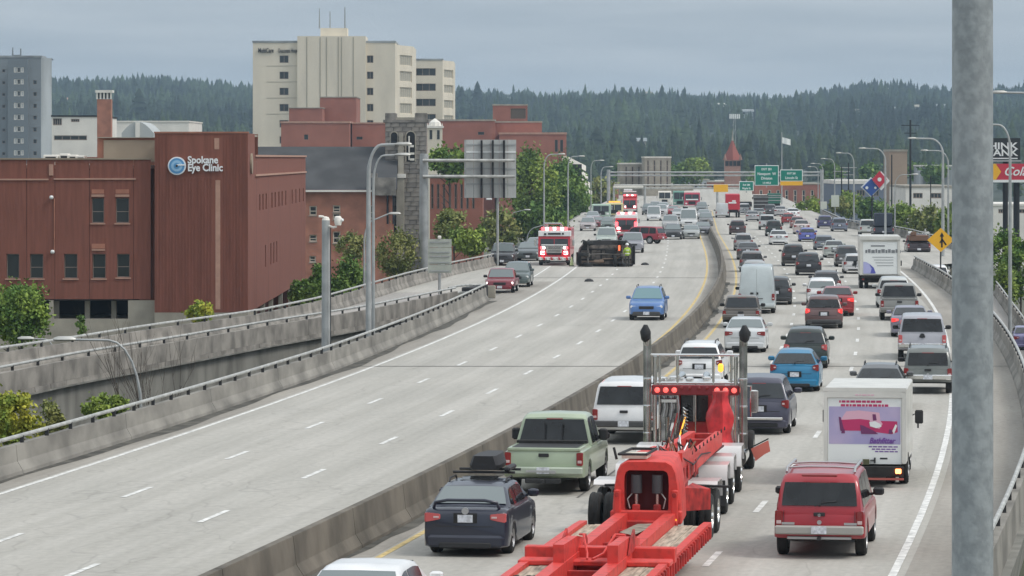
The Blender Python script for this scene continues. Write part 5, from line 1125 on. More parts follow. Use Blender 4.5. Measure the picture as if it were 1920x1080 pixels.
    MESH[key] = D; return D
def addm(name, me, parent, m=None, loc=None, label=None):
    if m is not None and not me.materials: me.materials.append(m)
    o = link(name, me, parent, loc)
    if m is not None: o.material_slots[0].link = 'OBJECT'; o.material_slots[0].material = m
    if label: o['label'] = label
    return o
CATS = {'sedan': 'car', 'hatch': 'car', 'suv': 'suv', 'bigsuv': 'suv', 'pickup': 'pickup truck', 'topper': 'pickup truck', 'van': 'van'}
NAMES = {'sedan': 'sedan_car', 'hatch': 'hatchback_car', 'suv': 'suv_car', 'bigsuv': 'suv_car', 'pickup': 'pickup_truck', 'topper': 'pickup_truck', 'van': 'cargo_van'}
def car(kind, px, py, col, label, facing=0, L=None, W=None, H=None, z=0, xy=None, rot=None, brake=False, rack=False, tail=None, glass=None, chrome=False, low=None, plate=True, headon=False, group=None, bumper=None, roof=None, lod=0):
    """facing 0: away from the camera (px,py = middle of the rear tyres on the road), 1: towards it (front tyres)"""
    K = KINDS[kind]; L = L or K['L']; W = W or K['W']; H = H or K['H']; D = car_meshes(kind, L, W, H)
    P = Vector((xy[0], xy[1], z)) if xy else GP(px, py, z)
    th = rot if rot is not None else -math.atan(HD(P.y)); a = D['ax'][0] if not facing else D['ax'][1]
    if facing: th += math.pi
    r = empty(NAMES[kind], P-Matrix.Rotation(th, 3, 'Z') @ Vector((0, a-.15 if not facing else a+.15, 0)), label, CATS[kind], th, group or ('traffic queued away from the camera' if not facing else 'vehicles facing the camera beyond the open road'))
    p = paint(col); g = glass or (M_GLASS if facing == 0 else M_SKYG)
    addm('body', D['body'], r, p)
    if 'rear_window' in D: addm('rear_window', D['rear_window'], r, g)
    addm('windshield', D['windshield'], r, g)
    for k in D:
        if isinstance(k, str) and k.startswith('side'): addm('side_window', D[k], r, M_TINT)
    addm('underbody', D['under'], r); bc = bumper or (M_CHROME if chrome else (mat('dark_bumper', (.06,.06,.06), .6) if low else p))
    addm('rear_bumper', D['bumper'], r, bc); addm('front_bumper', D['fbumper'], r, bc if not chrome else M_CHROME)
    for s in (-1, 1):
        addm('tail_light', D['tail%d' % s], r, M_BRAKE if brake else (tail or M_TAIL)); addm('headlight', D['head%d' % s], r, M_LITW if headon else M_HEAD)
        addm('mirror', D['mirror%d' % s], r, M_BLACK if kind in ('pickup','topper','van','bigsuv') else p)
    if not facing and not lod:
        for s in (-1, 1): addm('reverse_lamp', D['rev%d' % s], r)
        if 'hbl' in D: addm('high_brake_light', D['hbl'], r)
        if 'wiper' in D: addm('wiper', D['wiper'], r)
        if kind not in ('van', 'topper', 'pickup'): addm('badge', D['emblem'], r)
    if plate:
        addm('number_plate', D['plate'], r)
        if kind in ('suv', 'hatch', 'sedan') and not facing: addm('plate_recess_shade', D['recess_shade'], r); addm('rear_valance', D['valance'], r)
    if facing: addm('number_plate', D['fplate'], r)
    addm('grille', D['grille'], r)
    if kind != 'van': addm('tailgate_gap', D['tgap'], r)
    if rack: addm('roof_rail', D['rack'], r)
    for ya in D['ax']:
        for s in (-1, 1):
            w = addm('wheel', D['tyre'], r, None, (s*(W/2-.135), ya, K['wh'])); addm('rim', D['rim'], w)
            if not lod: addm('rim_opening', D['hole'], w)
    if kind == 'pickup':
        key = ('bed', L, W, H)
        if key not in MESH:
            zt = .585*H; x = W/2*.80; m = MB(); y0, y1 = -L/2+.07, -L/2+.33*L
            MESH[key] = m.box(-x, x, y0, y1, zt+.013, zt+.028).mesh('bed_opening', M_UNDER)
            m2 = MB()
            for s in (-1, 1): m2.cbox(s*(x+.05), (y0+y1)/2, zt+.02, .10, y1-y0+.04, .09, .02)
            m2.cbox(0, y0-.02, zt+.02, 2*x+.2, .07, .09, .02); MESH[('rails', L, W, H)] = m2.mesh('bed_rail', None, 30)
            MESH[('handle', L, W, H)] = MB().cbox(0, -L/2-.01, zt-.12, .26, .03, .09, .01).mesh('tailgate_handle', M_BLACK)
        addm('bed_opening', MESH[key], r); addm('bed_rail', MESH[('rails', L, W, H)], r, p); addm('tailgate_handle', MESH[('handle', L, W, H)], r)
    elif kind in ('topper', 'bigsuv'):
        key = ('handle', L, W, H, kind)
        if key not in MESH: MESH[key] = MB().cbox(0, -L/2-.01, .52*H, .24, .03, .08, .01).mesh('tailgate_handle', M_BLACK)
        addm('tailgate_handle', MESH[key], r)
    r['_'] = 0; del r['_']
    return r, D
G_ = (M_GLASS, M_TINT, M_SKYG)
WHITE = (.92,.92,.91); SILVER = (.40,.40,.40); LSILV = (.50,.51,.50); DGREY = (.075,.075,.08); BLACK = (.02,.021,.024); RED = (.36,.022,.022)
# ---------- nearest cars
r, D = car('sedan', 0, 0, WHITE, 'white car cut off by the bottom edge, only its roof and right mirror in view', xy=(-2.66, 65.0), glass=M_SKYG, H=1.46)
r, D = car('sedan', 884, 1037, (.012,.018,.038), 'dark navy sedan with a black roof box, open sunroof and rear spoiler', glass=M_SKYG, tail=mat('pink_tail_lamp', (.55,.10,.10), .25, coat=.6), H=1.47, rack=True)
def subaru_extras(r, D):
    zr = D['zroof']; m = M_BLACK
    MB().loft([[(x*s, y, zr+.17+z) for x, z in ((-.30,0),(-.33,.10),(-.25,.30),(.25,.30),(.33,.10),(.30,0))] for y, s in ((.10,.80),(.22,1),(1.2,1),(1.75,.7))]).build('roof_box', m, r, 30)
    for y in (.15, 1.0): MB().cyl((-.68,y,zr+.12),(.68,y,zr+.12),.028,n=8).build('cross_bar', m, r, 40)
    MB().cbox(.52,.5,zr+.20,.14,1.0,.10,.03).build('ski_carrier', m, r)
    MB().add([(-.36,-.62,zr+.016),(.36,-.62,zr+.016),(.40,-.30,zr+.055),(.34,-.08,zr+.06),(-.34,-.08,zr+.06),(-.40,-.30,zr+.055)],[(0,1,2,3,4,5)]).build('sunroof_opening', M_TINT, r)
    zt = .70*1.47; yb = -D['cp'][0][0]; y0 = -2.25
    MB().tube([(-.70,y0+.05,zt-.02),(-.66,y0-.0,zt+.11),(-.4,y0-.03,zt+.16),(.4,y0-.03,zt+.16),(.66,y0-.0,zt+.11),(.70,y0+.05,zt-.02)], .035, 8).build('rear_spoiler', paint((.012,.018,.038)), r, 50)
    for s in (-1,1): MB().cyl((s*.5,-2.30,.27),(s*.5,-2.42,.27),.045,n=10).build('exhaust_tip', M_CHROME, r, 40)
    MB().lathe([(0,-.01),(.075,-.01),(.075,.02),(0,.02)], (0,-2.385,.66*1.47), 'y', 14).build('badge', M_RIM, r)
subaru_extras(r, D)
SAGE = (.42,.50,.35)
r, D = car('pickup', 1030, 921, SAGE, 'pale sage green pickup with a dark bed cover and tow hitch, behind the roof-box sedan', L=5.8, W=2.04, H=1.90, glass=M_TINT, bumper=paint((.46,.52,.42)))
def truck_extras(r, D):
    L, H, W = 5.8, 1.90, 2.04
    MB().box(-.9,.9,-L/2+.1,-L/2+.33*L,.585*H+.03,.585*H+.06).build('bed_cover', M_BLACK, r)
    MB().box(-.9,.9,-L/2+.33*L-.35,-L/2+.33*L-.05,.585*H+.06,.585*H+.13).build('folded_cover', M_UNDER, r)
    MB().cbox(0,-L/2-.10,.36,.9,.14,.12,.02).cbox(0,-L/2-.2,.36,.10,.3,.10,.01).build('tow_hitch', M_BLACK, r)
    MB().cbox(-.05,-L/2-.145,.60,.75,.03,.05).cbox(.25,-L/2-.15,.57,.12,.03,.05).build('hitch_chain', M_RIM, r)
    for s in (-1, 1):
        MB().cbox(s*1.13,.28,1.30,.22,.14,.30,.04).cyl((s*.85,.3,1.20),(s*1.05,.3,1.25),.03,n=6).build('tow_mirror', M_BLACK, r, 30)
    c = D['cp']; MB().box(-.24,-.20,c[0][0]-.02,c[0][0]+.0,1.2,1.65).box(.20,.24,c[0][0]-.02,c[0][0],1.2,1.65).build('window_divider', M_BLACK, r)
truck_extras(r, D)
car('topper', 1176, 829, WHITE, 'white pickup with matching canopy and wide dark rear glass, left of the chrome stacks', glass=M_TINT, W=1.92, H=1.86, bumper=mat('dark_bumper', (.06,.06,.06), .6))
car('suv', 1313, 722, WHITE, 'white suv with roof rails seen above the chrome rack of the lowboy truck', W=1.75, H=1.60, rack=True)
r, D = car('suv', 1425, 812, (.065,.065,.10), 'dark slate-blue suv with a spare wheel cover just right of the chrome stacks', W=1.9, H=1.75, L=4.7)
MB().cbox(-.1,-2.42,1.0,.12,.12,.62,.03).build('bike_arm', M_BLACK, r); MB().cbox(0,-2.45,.50,1.5,.14,.08,.02).build('bumper_trim', M_CHROME, r)
car('hatch', 1491, 733, (.012,.20,.38), 'bright blue hatchback in the middle lane', W=1.80, H=1.50, glass=M_GLASS)
car('suv', 1511, 690, (.022,.034,.028), 'dark green suv with a silver emblem ahead of the bright blue hatchback', W=1.78, H=1.62, tail=mat('pink_tail_lamp', (.55,.10,.10), .25, coat=.6))
car('sedan', 1398, 660, (.66,.68,.68), 'white sedan right of the second chrome stack', glass=M_SKYG, W=1.80, H=1.48)
car('pickup', 1390, 614, (.17,.15,.13), 'taupe brown pickup next to the median behind the white van', W=1.85, H=1.56, L=5.2, glass=M_GLASS)
r, D = car('van', 1419, 587, (.60,.66,.66), 'tall pale white cargo van in the lane next to the median')
MB().cbox(-.25,-2.98,1.10,.18,.04,.10,.01).cbox(.05,-2.98,1.10,.10,.04,.12,.01).cbox(.22,-2.98,.82,.26,.03,.04,.01).build('door_handle', M_BLACK, r); MB().box(-.004,.004,-2.958,-2.95,.55,2.4).build('door_gap', M_BLACK, r)
car('suv', 1455, 571, (.04,.042,.045), 'dark suv mostly hidden on the right of the tall white van', H=1.6)
r, D = car('suv', 1545, 615, (.155,.085,.08), 'brownish red crossover with a white-edged roof and lit brake lamps', W=1.88, H=1.62, brake=True, low=True, glass=M_TINT)
car('sedan', 1570, 592, (.30,.015,.018), 'dark red car half hidden behind the brownish crossover', H=1.55, brake=True)
car('suv', 1541, 570, WHITE, 'white-roofed car two ahead of the brownish crossover', H=1.5, W=1.8, glass=M_SKYG)
car('suv', 1550, 551, DGREY, 'dark crossover with roof rails, third ahead of the brownish one', H=1.42, W=1.8, rack=True)
car('suv', 1516, 516, (.02,.02,.022), 'black suv with a white plate, alone in the middle of its lane', H=1.62, W=1.86)
car('suv', 1488, 499, (.035,.032,.03), 'black-brown suv just ahead-left of the lone black suv', H=1.72, W=1.84, glass=M_TINT)
car('sedan', 1460, 459, (.70,.71,.70), 'white sedan in front of the dark brown suv pair', H=1.42, W=1.80)
car('hatch', 1514, 453, (.10,.12,.42), 'vivid blue hatchback with a pale side, beside the white sedan', H=1.40, W=1.78)
car('suv', 1545, 469, (.16,.18,.21), 'grey-blue suv right of the vivid blue hatchback', H=1.36, W=1.80)
car('sedan', 1564, 483, (.42,.45,.42), 'pale silver-green sedan behind the grey-blue suv', H=1.45, W=1.75)
car('suv', 1588, 500, (.09,.09,.09), 'charcoal suv left of the white box truck with the blue curve', H=1.65, W=1.84)
car('suv', 1604, 513, (.62,.62,.62), 'white crossover half hidden by the left side of the far box truck', H=1.45, W=1.80)
car('suv', 1676, 577, (.62,.64,.62), 'white suv wedged behind the silver pickup, dark rear window', H=1.75, W=1.95, glass=M_TINT)
car('pickup', 1686, 600, (.30,.30,.28), 'silver-beige pickup ahead of the purple-grey sedan in the lane by the edge line', W=2.0, H=1.88, glass=M_TINT)
car('sedan', 1706, 631, (.24,.23,.29), 'purple-grey sedan with one red brake lamp glowing', brake=True, H=1.42, W=1.8, glass=M_GLASS)
r, D = car('topper', 1729, 673, (.50,.50,.54), 'silver pickup with canopy and a dark oval badge behind the purple-grey sedan', W=2.04, H=1.88, glass=M_TINT, tail=mat('pink_tail_lamp', (.55,.10,.10), .25, coat=.6), chrome=True)
MB().lathe([(0,-.01),(.10,-.01),(.10,.02),(0,.02)], (0,-2.77,1.02), 'y', 14).build('badge', M_BLACK, r)
car('bigsuv', 1740, 737, (.20,.215,.20), 'grey-green suv with a roof rack beside the steel pole', W=1.76, H=1.66, L=4.5, rack=True, glass=M_TINT, chrome=True)
r, D = car('hatch', 1650, 767, (.11,.115,.12), 'dark hatchback with thin roof antennas, its top showing over the tub-advert truck', H=1.50, W=1.80, rack=True)
car('suv', 1383, 440, (.07,.04,.04), 'dark maroon suv farthest along the median lane before the red trailer', H=1.6, W=1.84, glass=M_TINT)
car('suv', 1394, 470, (.36,.36,.36), 'silver crossover behind the dark maroon suv', H=1.60, W=1.76)
car('sedan', 1402, 487, (.09,.09,.095), 'dark sedan with pale roof third from the van in the median lane', H=1.45, W=1.82)
car('suv', 1410, 510, (.17,.17,.17), 'grey crossover second ahead of the tall white van', H=1.55, W=1.86, glass=M_TINT)
car('suv', 1415, 535, (.42,.43,.43), 'silver suv just ahead of the tall white van, roof rack showing', H=1.66, W=1.80, rack=True)
car('suv', 1451, 443, (.022,.032,.026), 'very dark green boxy suv ahead of the white sedan', H=1.75, W=1.82, glass=M_TINT)
car('topper', 1438, 431, (.55,.56,.56), 'white pickup left of the dark green boxy suv', H=1.8, W=1.9, glass=M_TINT)
car('sedan', 1503, 439, (.60,.52,.50), 'cream-pink car with a dark rear window', H=1.6, W=1.78)
car('sedan', 1411, 415, (.42,.42,.42), 'small silver sedan far ahead beside the red trailer', H=1.4, W=1.78, lod=1)
car('sedan', 1487, 410, WHITE, 'tiny white car ahead of the red one near the green bank', H=1.45, lod=1)
car('hatch', 1478, 420, (.33,.02,.02), 'small red car near the green bank', H=1.4, lod=1)
car('hatch', 1495, 428, (.30,.15,.14), 'brownish small car beside the cream-pink one', H=1.45, lod=1)
car('suv', 1547, 428, (.055,.055,.15), 'indigo suv leaving on the rightmost lane, ahead of the steel-blue one', H=1.55, W=1.84)
car('suv', 1574, 434, (.17,.19,.25), 'steel-blue crossover on the rightmost lane', H=1.60, W=1.84)
car('suv', 1396, 402, (.5,.5,.5), 'distant pale car right of the red trailer', lod=1); car('sedan', 1423, 410, (.3,.31,.3), 'distant grey car under the large green sign', lod=1)
car('suv', 1444, 404, (.1,.1,.1), 'distant dark car right of the dark dump truck', lod=1); car('sedan', 1463, 405, (.5,.5,.5), 'distant silver car left of the tiny white car', lod=1)
car('van', 1354, 408, (.6,.62,.62), 'distant white van left of the red trailer', W=1.9, H=2.1, lod=1); car('sedan', 1368, 398, (.25,.25,.25), 'distant grey car just beside the median left of the red trailer', lod=1)
# on the joining ramp
r, D = car('pickup', 0, 0, (.045,.03,.035), 'dark brown pickup with a loaded rack on the joining ramp above the parapet', xy=(XP(1722, 345), 345), z=-.35, W=2.1, H=1.95, glass=M_TINT)
MB().cbox(0,-1.7,1.6,1.7,2.0,.5,.05).cbox(-.5,-2.0,2.0,.5,1.5,.35,.05).build('cargo', mat('cargo_brown', (.16,.09,.06), .8), r); MB().cbox(-.75,-2.2,2.1,.35,1.0,.16,.02).build('pale_plank', M_SIGNW, r)
car('suv', 0, 0, WHITE, 'white car on the joining ramp, roof just above the parapet by the merge sign', xy=(XP(1757, 300), 300), z=-1.62, H=1.7)
car('pickup', 0, 0, (.62,.64,.60), 'white pickup angled on the joining ramp behind the far box truck', xy=(XP(1628, 415), 415), W=1.9, H=1.8)
r, D = car('pickup', 0, 0, (.03,.035,.05), 'dark flatbed with a load of dark bins on the joining ramp beside the white pickup', xy=(XP(1656, 408), 408), W=2.2, H=1.8)
MB().cbox(0,-1.5,1.9,1.9,2.0,1.4,.08).build('cargo_bins', mat('dark_blue_bins', (.03,.04,.06), .7), r)
car('sedan', 0, 0, (.20,.19,.36), 'violet-blue car at the right edge on the low end of the joining ramp', xy=(XP(1914, 236), 233), z=-3.3, H=1.5)
# red suv
r, D = car('bigsuv', 1541, 1041, (.42,.014,.026), 'big red suv with silver bumper and roof rack behind the bathtub advert truck', W=1.92, H=1.80, L=4.9, rack=False, glass=M_TINT, bumper=mat('silver_bumper', (.36,.35,.32), .5), tail=mat('deep_red_lamp', (.22,.012,.014), .25, coat=.5))
def red_extras(r, D):
    zr = D['zroof']; x = D['xroof']
    for s in (-1, 1): MB().tube([(s*x,-2.0,zr-.02),(s*x,-1.85,zr+.07),(s*x,.4,zr+.06),(s*x,.55,zr-.02)], .028, 8).build('roof_rail', M_RIM, r, 50)
    for y in (-1.8, -.6): MB().tube([(-x,y,zr+.06),(-.3,y,zr+.085),(.3,y,zr+.085),(x,y,zr+.06)], .022, 6).build('cross_bar', M_RIM, r, 50)
    MB().cbox(0,-2.36,1.745,.75,.08,.05,.015).build('brake_light', M_TAIL, r)
    MB().cbox(0,-2.45,.44,1.35,.06,.06,.01).build('hitch_bar', M_RIM, r); MB().cyl((0,-2.60,.44),(0,-2.4,.44),.045,n=10).build('hitch_receiver', M_BLACK, r)
    MB().lathe([(0,-.01),(.035,-.01),(.035,.02),(0,.02)], (0,-2.465,.92), 'y', 10).build('lock', M_RIM, r)
    for s in (-1,1): MB().cbox(s*.66,-2.462,.74,.28,.012,.05).build('badge', M_RIM, r)
    for s in (-1,1): MB().cbox(s*.745,-2.462,.80,.01,.01,.42).build('seam', M_BLACK, r)
    MB().tube([(-.1,-2.40,1.10),(.02,-2.42,1.16),(.35,-2.38,1.22)], .012, 5).build('wiper', M_BLACK, r)
red_extras(r, D)
# ---------- westbound side, facing the camera
B = dict(facing=1)
car('suv', 1213, 600, (.10,.22,.50), 'light blue suv driving alone towards the camera', W=1.85, H=1.70, rack=True, glass=mat('painted_blue_sky_glass', (.13,.24,.26), .08, spec=.9), low=True, **B)  # windscreen colour carries the reflected sky
car('pickup', 938, 549, (.26,.03,.045), 'dark red car with lit headlights stopped at the ramp nose', W=1.85, H=1.50, L=4.9, headon=True, **B)
car('suv', 968, 538, (.10,.13,.125), 'grey-green suv half hidden behind the dark red car', W=1.85, H=1.62, **B)
car('pickup', 942, 498, (.045,.045,.05), 'dark grey suv parked against the outer parapet', W=1.95, H=1.75, L=5.2, **B)
car('sedan', 990, 489, (.07,.085,.085), 'black-green car beside the fire engine', W=1.85, H=1.5, **B)
car('sedan', 1005, 478, (.24,.26,.25), 'pale grey car hidden behind the black-green one', W=1.85, H=1.5, **B)
car('pickup', 1186, 474, (.33,.33,.36), 'silver pickup stopped right behind the overturned truck', W=2.0, H=1.8, L=5.3, **B)
car('pickup', 1137, 466, (.50,.56,.50), 'pale green-white pickup whose roof shows above the overturned truck', W=2.0, H=1.95, **B)
car('bigsuv', 1226, 449, (.34,.02,.035), 'red suv turned sideways across the lanes behind the crash', W=1.9, H=1.72, facing=0, rot=math.radians(62), xy=(XP(1228,378), 378), group='vehicles facing the camera beyond the open road')
r, D = car('suv', 1262, 449, (.03,.03,.032), 'black police-style suv with white door mark beside the red one', W=1.9, H=1.6, **B)
car('sedan', 1296, 448, (.36,.38,.36), 'silver sedan next to the median facing the camera', W=1.85, H=1.45, **B)
car('pickup', 1257, 432, (.48,.48,.47), 'silver-white pickup behind the black suv', W=2.0, H=1.8, **B)
car('van', 1291, 425, (.66,.67,.66), 'wide white van in the lane beside the median', W=2.2, H=2.2, **B)
car('van', 1226, 414, (.66,.66,.66), 'small white van behind the sideways red suv', W=1.95, H=2.0, **B)
car('suv', 1102, 433, (.45,.40,.40), 'pinkish white car at the left edge of the blocked lanes', W=1.85, H=1.6, **B)
car('sedan', 1118, 428, (.20,.03,.04), 'maroon car beside the pinkish white one', W=1.8, H=1.4, **B)
car('suv', 1140, 431, (.15,.19,.17), 'grey-green car beside the ambulance front', W=1.8, H=1.5, **B)
car('sedan', 1111, 418, (.35,.36,.37), 'grey car behind the maroon one', W=1.8, H=1.5, lod=1, **B)
for i, (px, py, c, L) in enumerate([(1318,441,(.12,.12,.13),'dark car squeezed against the median, nearest of three'),(1323,424,(.2,.2,.2),'grey car squeezed against the median, middle of three'),(1320,412,(.45,.45,.45),'pale car squeezed against the median, farthest of three'),
    (1240,405,(.5,.5,.5),'pale car in the far crowd left of the green truck'),(1262,404,(.35,.02,.03),'red car in the far crowd left of the green truck'),(1215,403,(.12,.13,.13),'dark car in the far crowd right of the ladder truck'),
    (1244,396,(.66,.66,.66),'white car at the back of the far crowd'),(1228,398,(.3,.3,.3),'grey car at the back of the far crowd'),(1272,410,(.5,.51,.5),'silver car in front of the green truck'),(1316,399,(.2,.22,.22),'far dark car right of the red cab')]):
    car('suv' if i % 2 else 'sedan', px, py, c, L, lod=1, **B)
# ------------------------------------------------------------------ trucks
def wheel(r, x, y, R=.5, w=.26, rim=M_RIM, dual=False, nm='wheel', face=1):
    key = ('tw', R, w, dual)
    if key not in MESH:
        m = MB()
        for o in ((0,) if not dual else (-.17, .17)):
            m.lathe([(R*.55,o-w/2),(R*.92,o-w/2),(R,o-w/2+.04),(R,o-w*.12),(R*.975,o-w*.1),(R*.975,o+w*.1),(R,o+w*.12),(R,o+w/2-.04),(R*.92,o+w/2),(R*.55,o+w/2)], (0,0,0), 'x', 26)
        MESH[key] = m.mesh('tyre', M_TYRE, 40)
    o = link(nm, MESH[key], r, (x, y, R)); h = (w/2+.17 if dual else w/2)
    k2 = ('tr', R, w, dual, rim.name)
    if k2 not in MESH:
        m = MB()
        for s in (-1, 1): m.lathe([(R*.58,s*(h-.03)),(R*.54,s*h),(R*.48,s*(h-.08)),(R*.2,s*(h-.10)),(R*.16,s*(h+.02)),(0,s*(h+.03))], (0,0,0), 'x', 20)
        MESH[k2] = m.mesh('rim', rim, 40)
    link('rim', MESH[k2], o); return o
def cab(r, w, y0, y1, z0, z1, p, gl=M_SKYG, hood=0):
    pr = [(y0,z0),(y0,z1-.05),(y0+.06,z1),(y1-.55,z1),(y1-.35,z1-.08),(y1-.05,z0+(z1-z0)*.48),(y1,z0+(z1-z0)*.42),(y1+hood,z0+(z1-z0)*.36),(y1+hood+.05,z0+.1),(y1+hood,z0)]
    MB().loft([[(x, y, z) for y, z in pr] for x in (-w/2+.03, w/2-.03)]).build('cab', p, r, 30)
    a, b = (y1-.35, z1-.08), (y1-.05, z0+(z1-z0)*.48)
    MB().loft([[(x, a[0]+(b[0]-a[0])*t+.014, a[1]+(b[1]-a[1])*t+.01) for x in (-w/2+.15, w/2-.15)] for t in (.08, .95)], closed=False, caps=False).build('windshield', gl, r)
    for s in (-1, 1): MB().quad((s*(w/2-.016), y0+.35, z0+(z1-z0)*.5), (s*(w/2-.016), y1-.16, z0+(z1-z0)*.5), (s*(w/2-.016), y1-.45, z1-.14), (s*(w/2-.016), y0+.35, z1-.14)).build('side_window', M_TINT, r)
def box_truck(px, py, label, W=2.1, L=6.0, zt=2.5, zb=.62, facing=0, body=None, extra=None, xy=None, z=0, cabp=None, group=None, name='box_truck'):
    P = Vector((xy[0], xy[1], z)) if xy else GP(px, py, z); th = -math.atan(HD(P.y))+(math.pi if facing else 0)
    if facing: P = P+Vector((0, L*.0, 0))
    body = body or M_WHITEB; g = group or ('traffic queued away from the camera' if not facing else 'vehicles facing the camera beyond the open road')
    r = empty(name, P, label, 'truck', th, g); y0 = -.35; y1 = L*.68
    if facing: r.location = P+Vector((0, L-.6, 0))
    MB().cbox(0,(y0+y1)/2,(zb+zt)/2,W,y1-y0,zt-zb,.04).build('cargo_box', body, r, 30)
    cab(r, W*.92, y1+.05, L-.9, .55, min(zt-.1, 2.3), cabp or body, hood=.55)
    MB().box(-W*.42,W*.42,y0+.3,L-.4,.38,zb-.02).build('chassis', M_UNDER, r)
    for x in (-1, 1):
        wheel(r, x*(W/2-.28), .75, .42, .24, dual=True); wheel(r, x*(W/2-.2), L-1.1, .42, .24)
    for x in (-1, 1):
        MB().tube([(x*W*.46,L-1.9,1.5),(x*(W/2+.14),L-1.9,1.62),(x*(W/2+.14),L-1.9,1.2)], .025, 5).cbox(x*(W/2+.17),L-1.9,1.5,.22,.08,.36,.03).build('mirror', M_BLACK, r, 30)
    MB().cbox(0,y0-.10,zb-.10,W*.94,.22,.10,.02).build('step_bumper', M_UNDER, r)
    for x in (-1, 1): MB().cbox(x*W*.42,y0-.03,zb-.24,.16,.06,.12,.02).build('tail_light', M_TAIL, r)
    MB().box(-W*.22,W*.22,L-.32,L-.28,.72,1.05).build('grille', M_BLACK, r)
    for x in (-1, 1): MB().cbox(x*W*.34,L-.33,.85,.26,.1,.16,.03).build('headlight', M_HEAD, r)
    return r, y0, y1
M_AD = mat('printed_lavender', (.50,.42,.60), .5, noise=.25, nscale=1.2, col2=(.36,.33,.55)); M_ADR = mat('printed_crimson', (.50,.03,.13), .5); M_ADP = mat('printed_pink', (.72,.42,.52), .5); M_ADD = mat('printed_plum', (.16,.03,.12), .5); M_ADV = mat('printed_purple', (.16,.06,.30), .5)
M_TRK = mat('truck_white_paint', (.66,.65,.60), .45, noise=.12, nscale=1.5, coat=.2)
r, y0, y1 = box_truck(1623, 910, 'white box truck with a red bathtub advert on its rear door', W=2.12, L=6.0, zt=2.52, zb=.58, body=M_TRK)
def advert(r, y):
    Z = lambda p: 8.4-(p-297)/73.0; X = lambda p: (p-1623)/73.0; f = lambda n, m, a, b, c, d, k=.012: MB().box(X(a), X(c), y-k, y-.001, Z(d), Z(b)).build(n, m, r)
    MB().box(-1.06,1.06,y-.05,y-.002,2.43,2.53).build('roof_edge', M_TRK, r)
    for a, b in ((1546,1553), (1692,1700)): MB().box(X(a),X(b),y-.05,y-.001,.60,2.42).build('door_frame', M_TRK, r)
    f('door_frame', M_TRK, 1553, 733, 1692, 744, .05); f('door_panel', M_SIGNW, 1554, 745, 1691, 868, .008)
    f('printed_panel', M_AD, 1556, 761, 1689, 831, .012)
    def poly(n, m, pts, k): MB().add([(X(a), y-k, Z(b)) for a, b in pts], [tuple(range(len(pts)))]).build(n, m, r)
    poly('printed_tub', M_ADR, [(1577,786),(1614,784),(1640,787),(1683,788),(1684,808),(1672,812),(1640,808),(1612,806),(1583,806),(1579,798)], .016)
    poly('printed_tub_end', M_ADD, [(1574,780),(1578,781),(1584,804),(1583,808),(1577,806)], .018)
    poly('printed_shadow', M_ADP, [(1588,770),(1612,768),(1650,772),(1652,788),(1612,785),(1578,786)], .014)
    poly('printed_figure', M_ADP, [(1632,784),(1646,778),(1656,793),(1650,802),(1632,798)], .02); poly('printed_figure', M_ADD, [(1637,775),(1643,775),(1645,786),(1638,787)], .024)
    poly('printed_basin', M_SIGNW, [(1631,790),(1642,788),(1652,793),(1654,798),(1644,801),(1633,797)], .026)
    for a in (1580, 1617, 1668): poly('printed_foot', M_ADD, [(a,803),(a+5,803),(a+6,811),(a-1,811)], .02)
    poly('printed_stool', M_ADD, [(1614,795),(1619,796),(1640,806),(1648,812),(1616,812)], .022); poly('printed_towel', M_SIGNW, [(1674,806),(1680,793),(1683,796),(1677,812)], .026)
    for k, (a, b, p) in enumerate([(1575,1655,749.5),(1578,1670,756.5),(1605,1640,738)]):
        q = a
        while q < b-3: w = 3+((q*7+k*5) % 7); f('printed_line', M_ADR if k < 2 else M_ADP, q, p, min(b, q+w), p+(4.2 if k < 2 else 2), .014 if k < 2 else .056); q += w+1.6
    t = text('lettering', 'Bathfitter', .20, (X(1631), y-.03, Z(829)), UP, M_ADV, r, .002, 'LEFT', bold=.006, shear=.3); bpy.context.view_layer.update(); t.scale = ((X(1680)-X(1631))/max(.1, t.dimensions.x), 1, 1)
    for a, b, p in ((1630,1684,834.5),(1636,1684,839),(1642,1684,843.5)):
        q = a
        while q < b-3: w = 4+((q*5) % 6); f('printed_line', M_ADV, q, p, min(b, q+w), p+2.2, .014); q += w+1.6
    f('lamp_bracket', mat('olive_box', (.09,.09,.04), .7), 1616, 859, 1631, 869, .10); f('door_handle', M_BLACK, 1633, 860, 1643, 862, .05); f('door_handle', M_BLACK, 1640, 856, 1643, 866, .06); f('badge', M_BLACK, 1651, 856, 1665, 859, .014)
    MB().box(-.98,1.0,y-.24,y-.20,.27,.52).build('under_guard', M_UNDER, r); MB().cbox(-.55,y-.26,.43,.30,.02,.16).build('number_plate', M_PLATE, r)
    MB().cbox(.86,y-.27,.42,.15,.04,.12,.02).build('brake_light', mat('lit_orange', (1,.3,.1), .3, emit=(1,.25,.08), es=6), r); MB().cbox(0,y-.28,.22,2.0,.06,.05).build('reflector_bar', mat('red_reflector', (.4,.1,.08), .5), r)
advert(r, y0)
r, y0, y1 = box_truck(1650, 541, 'far white box truck with blue curved graphic and grey wording on its rear door', W=2.62, L=7.0, zt=3.40, zb=.85, body=M_TRK)
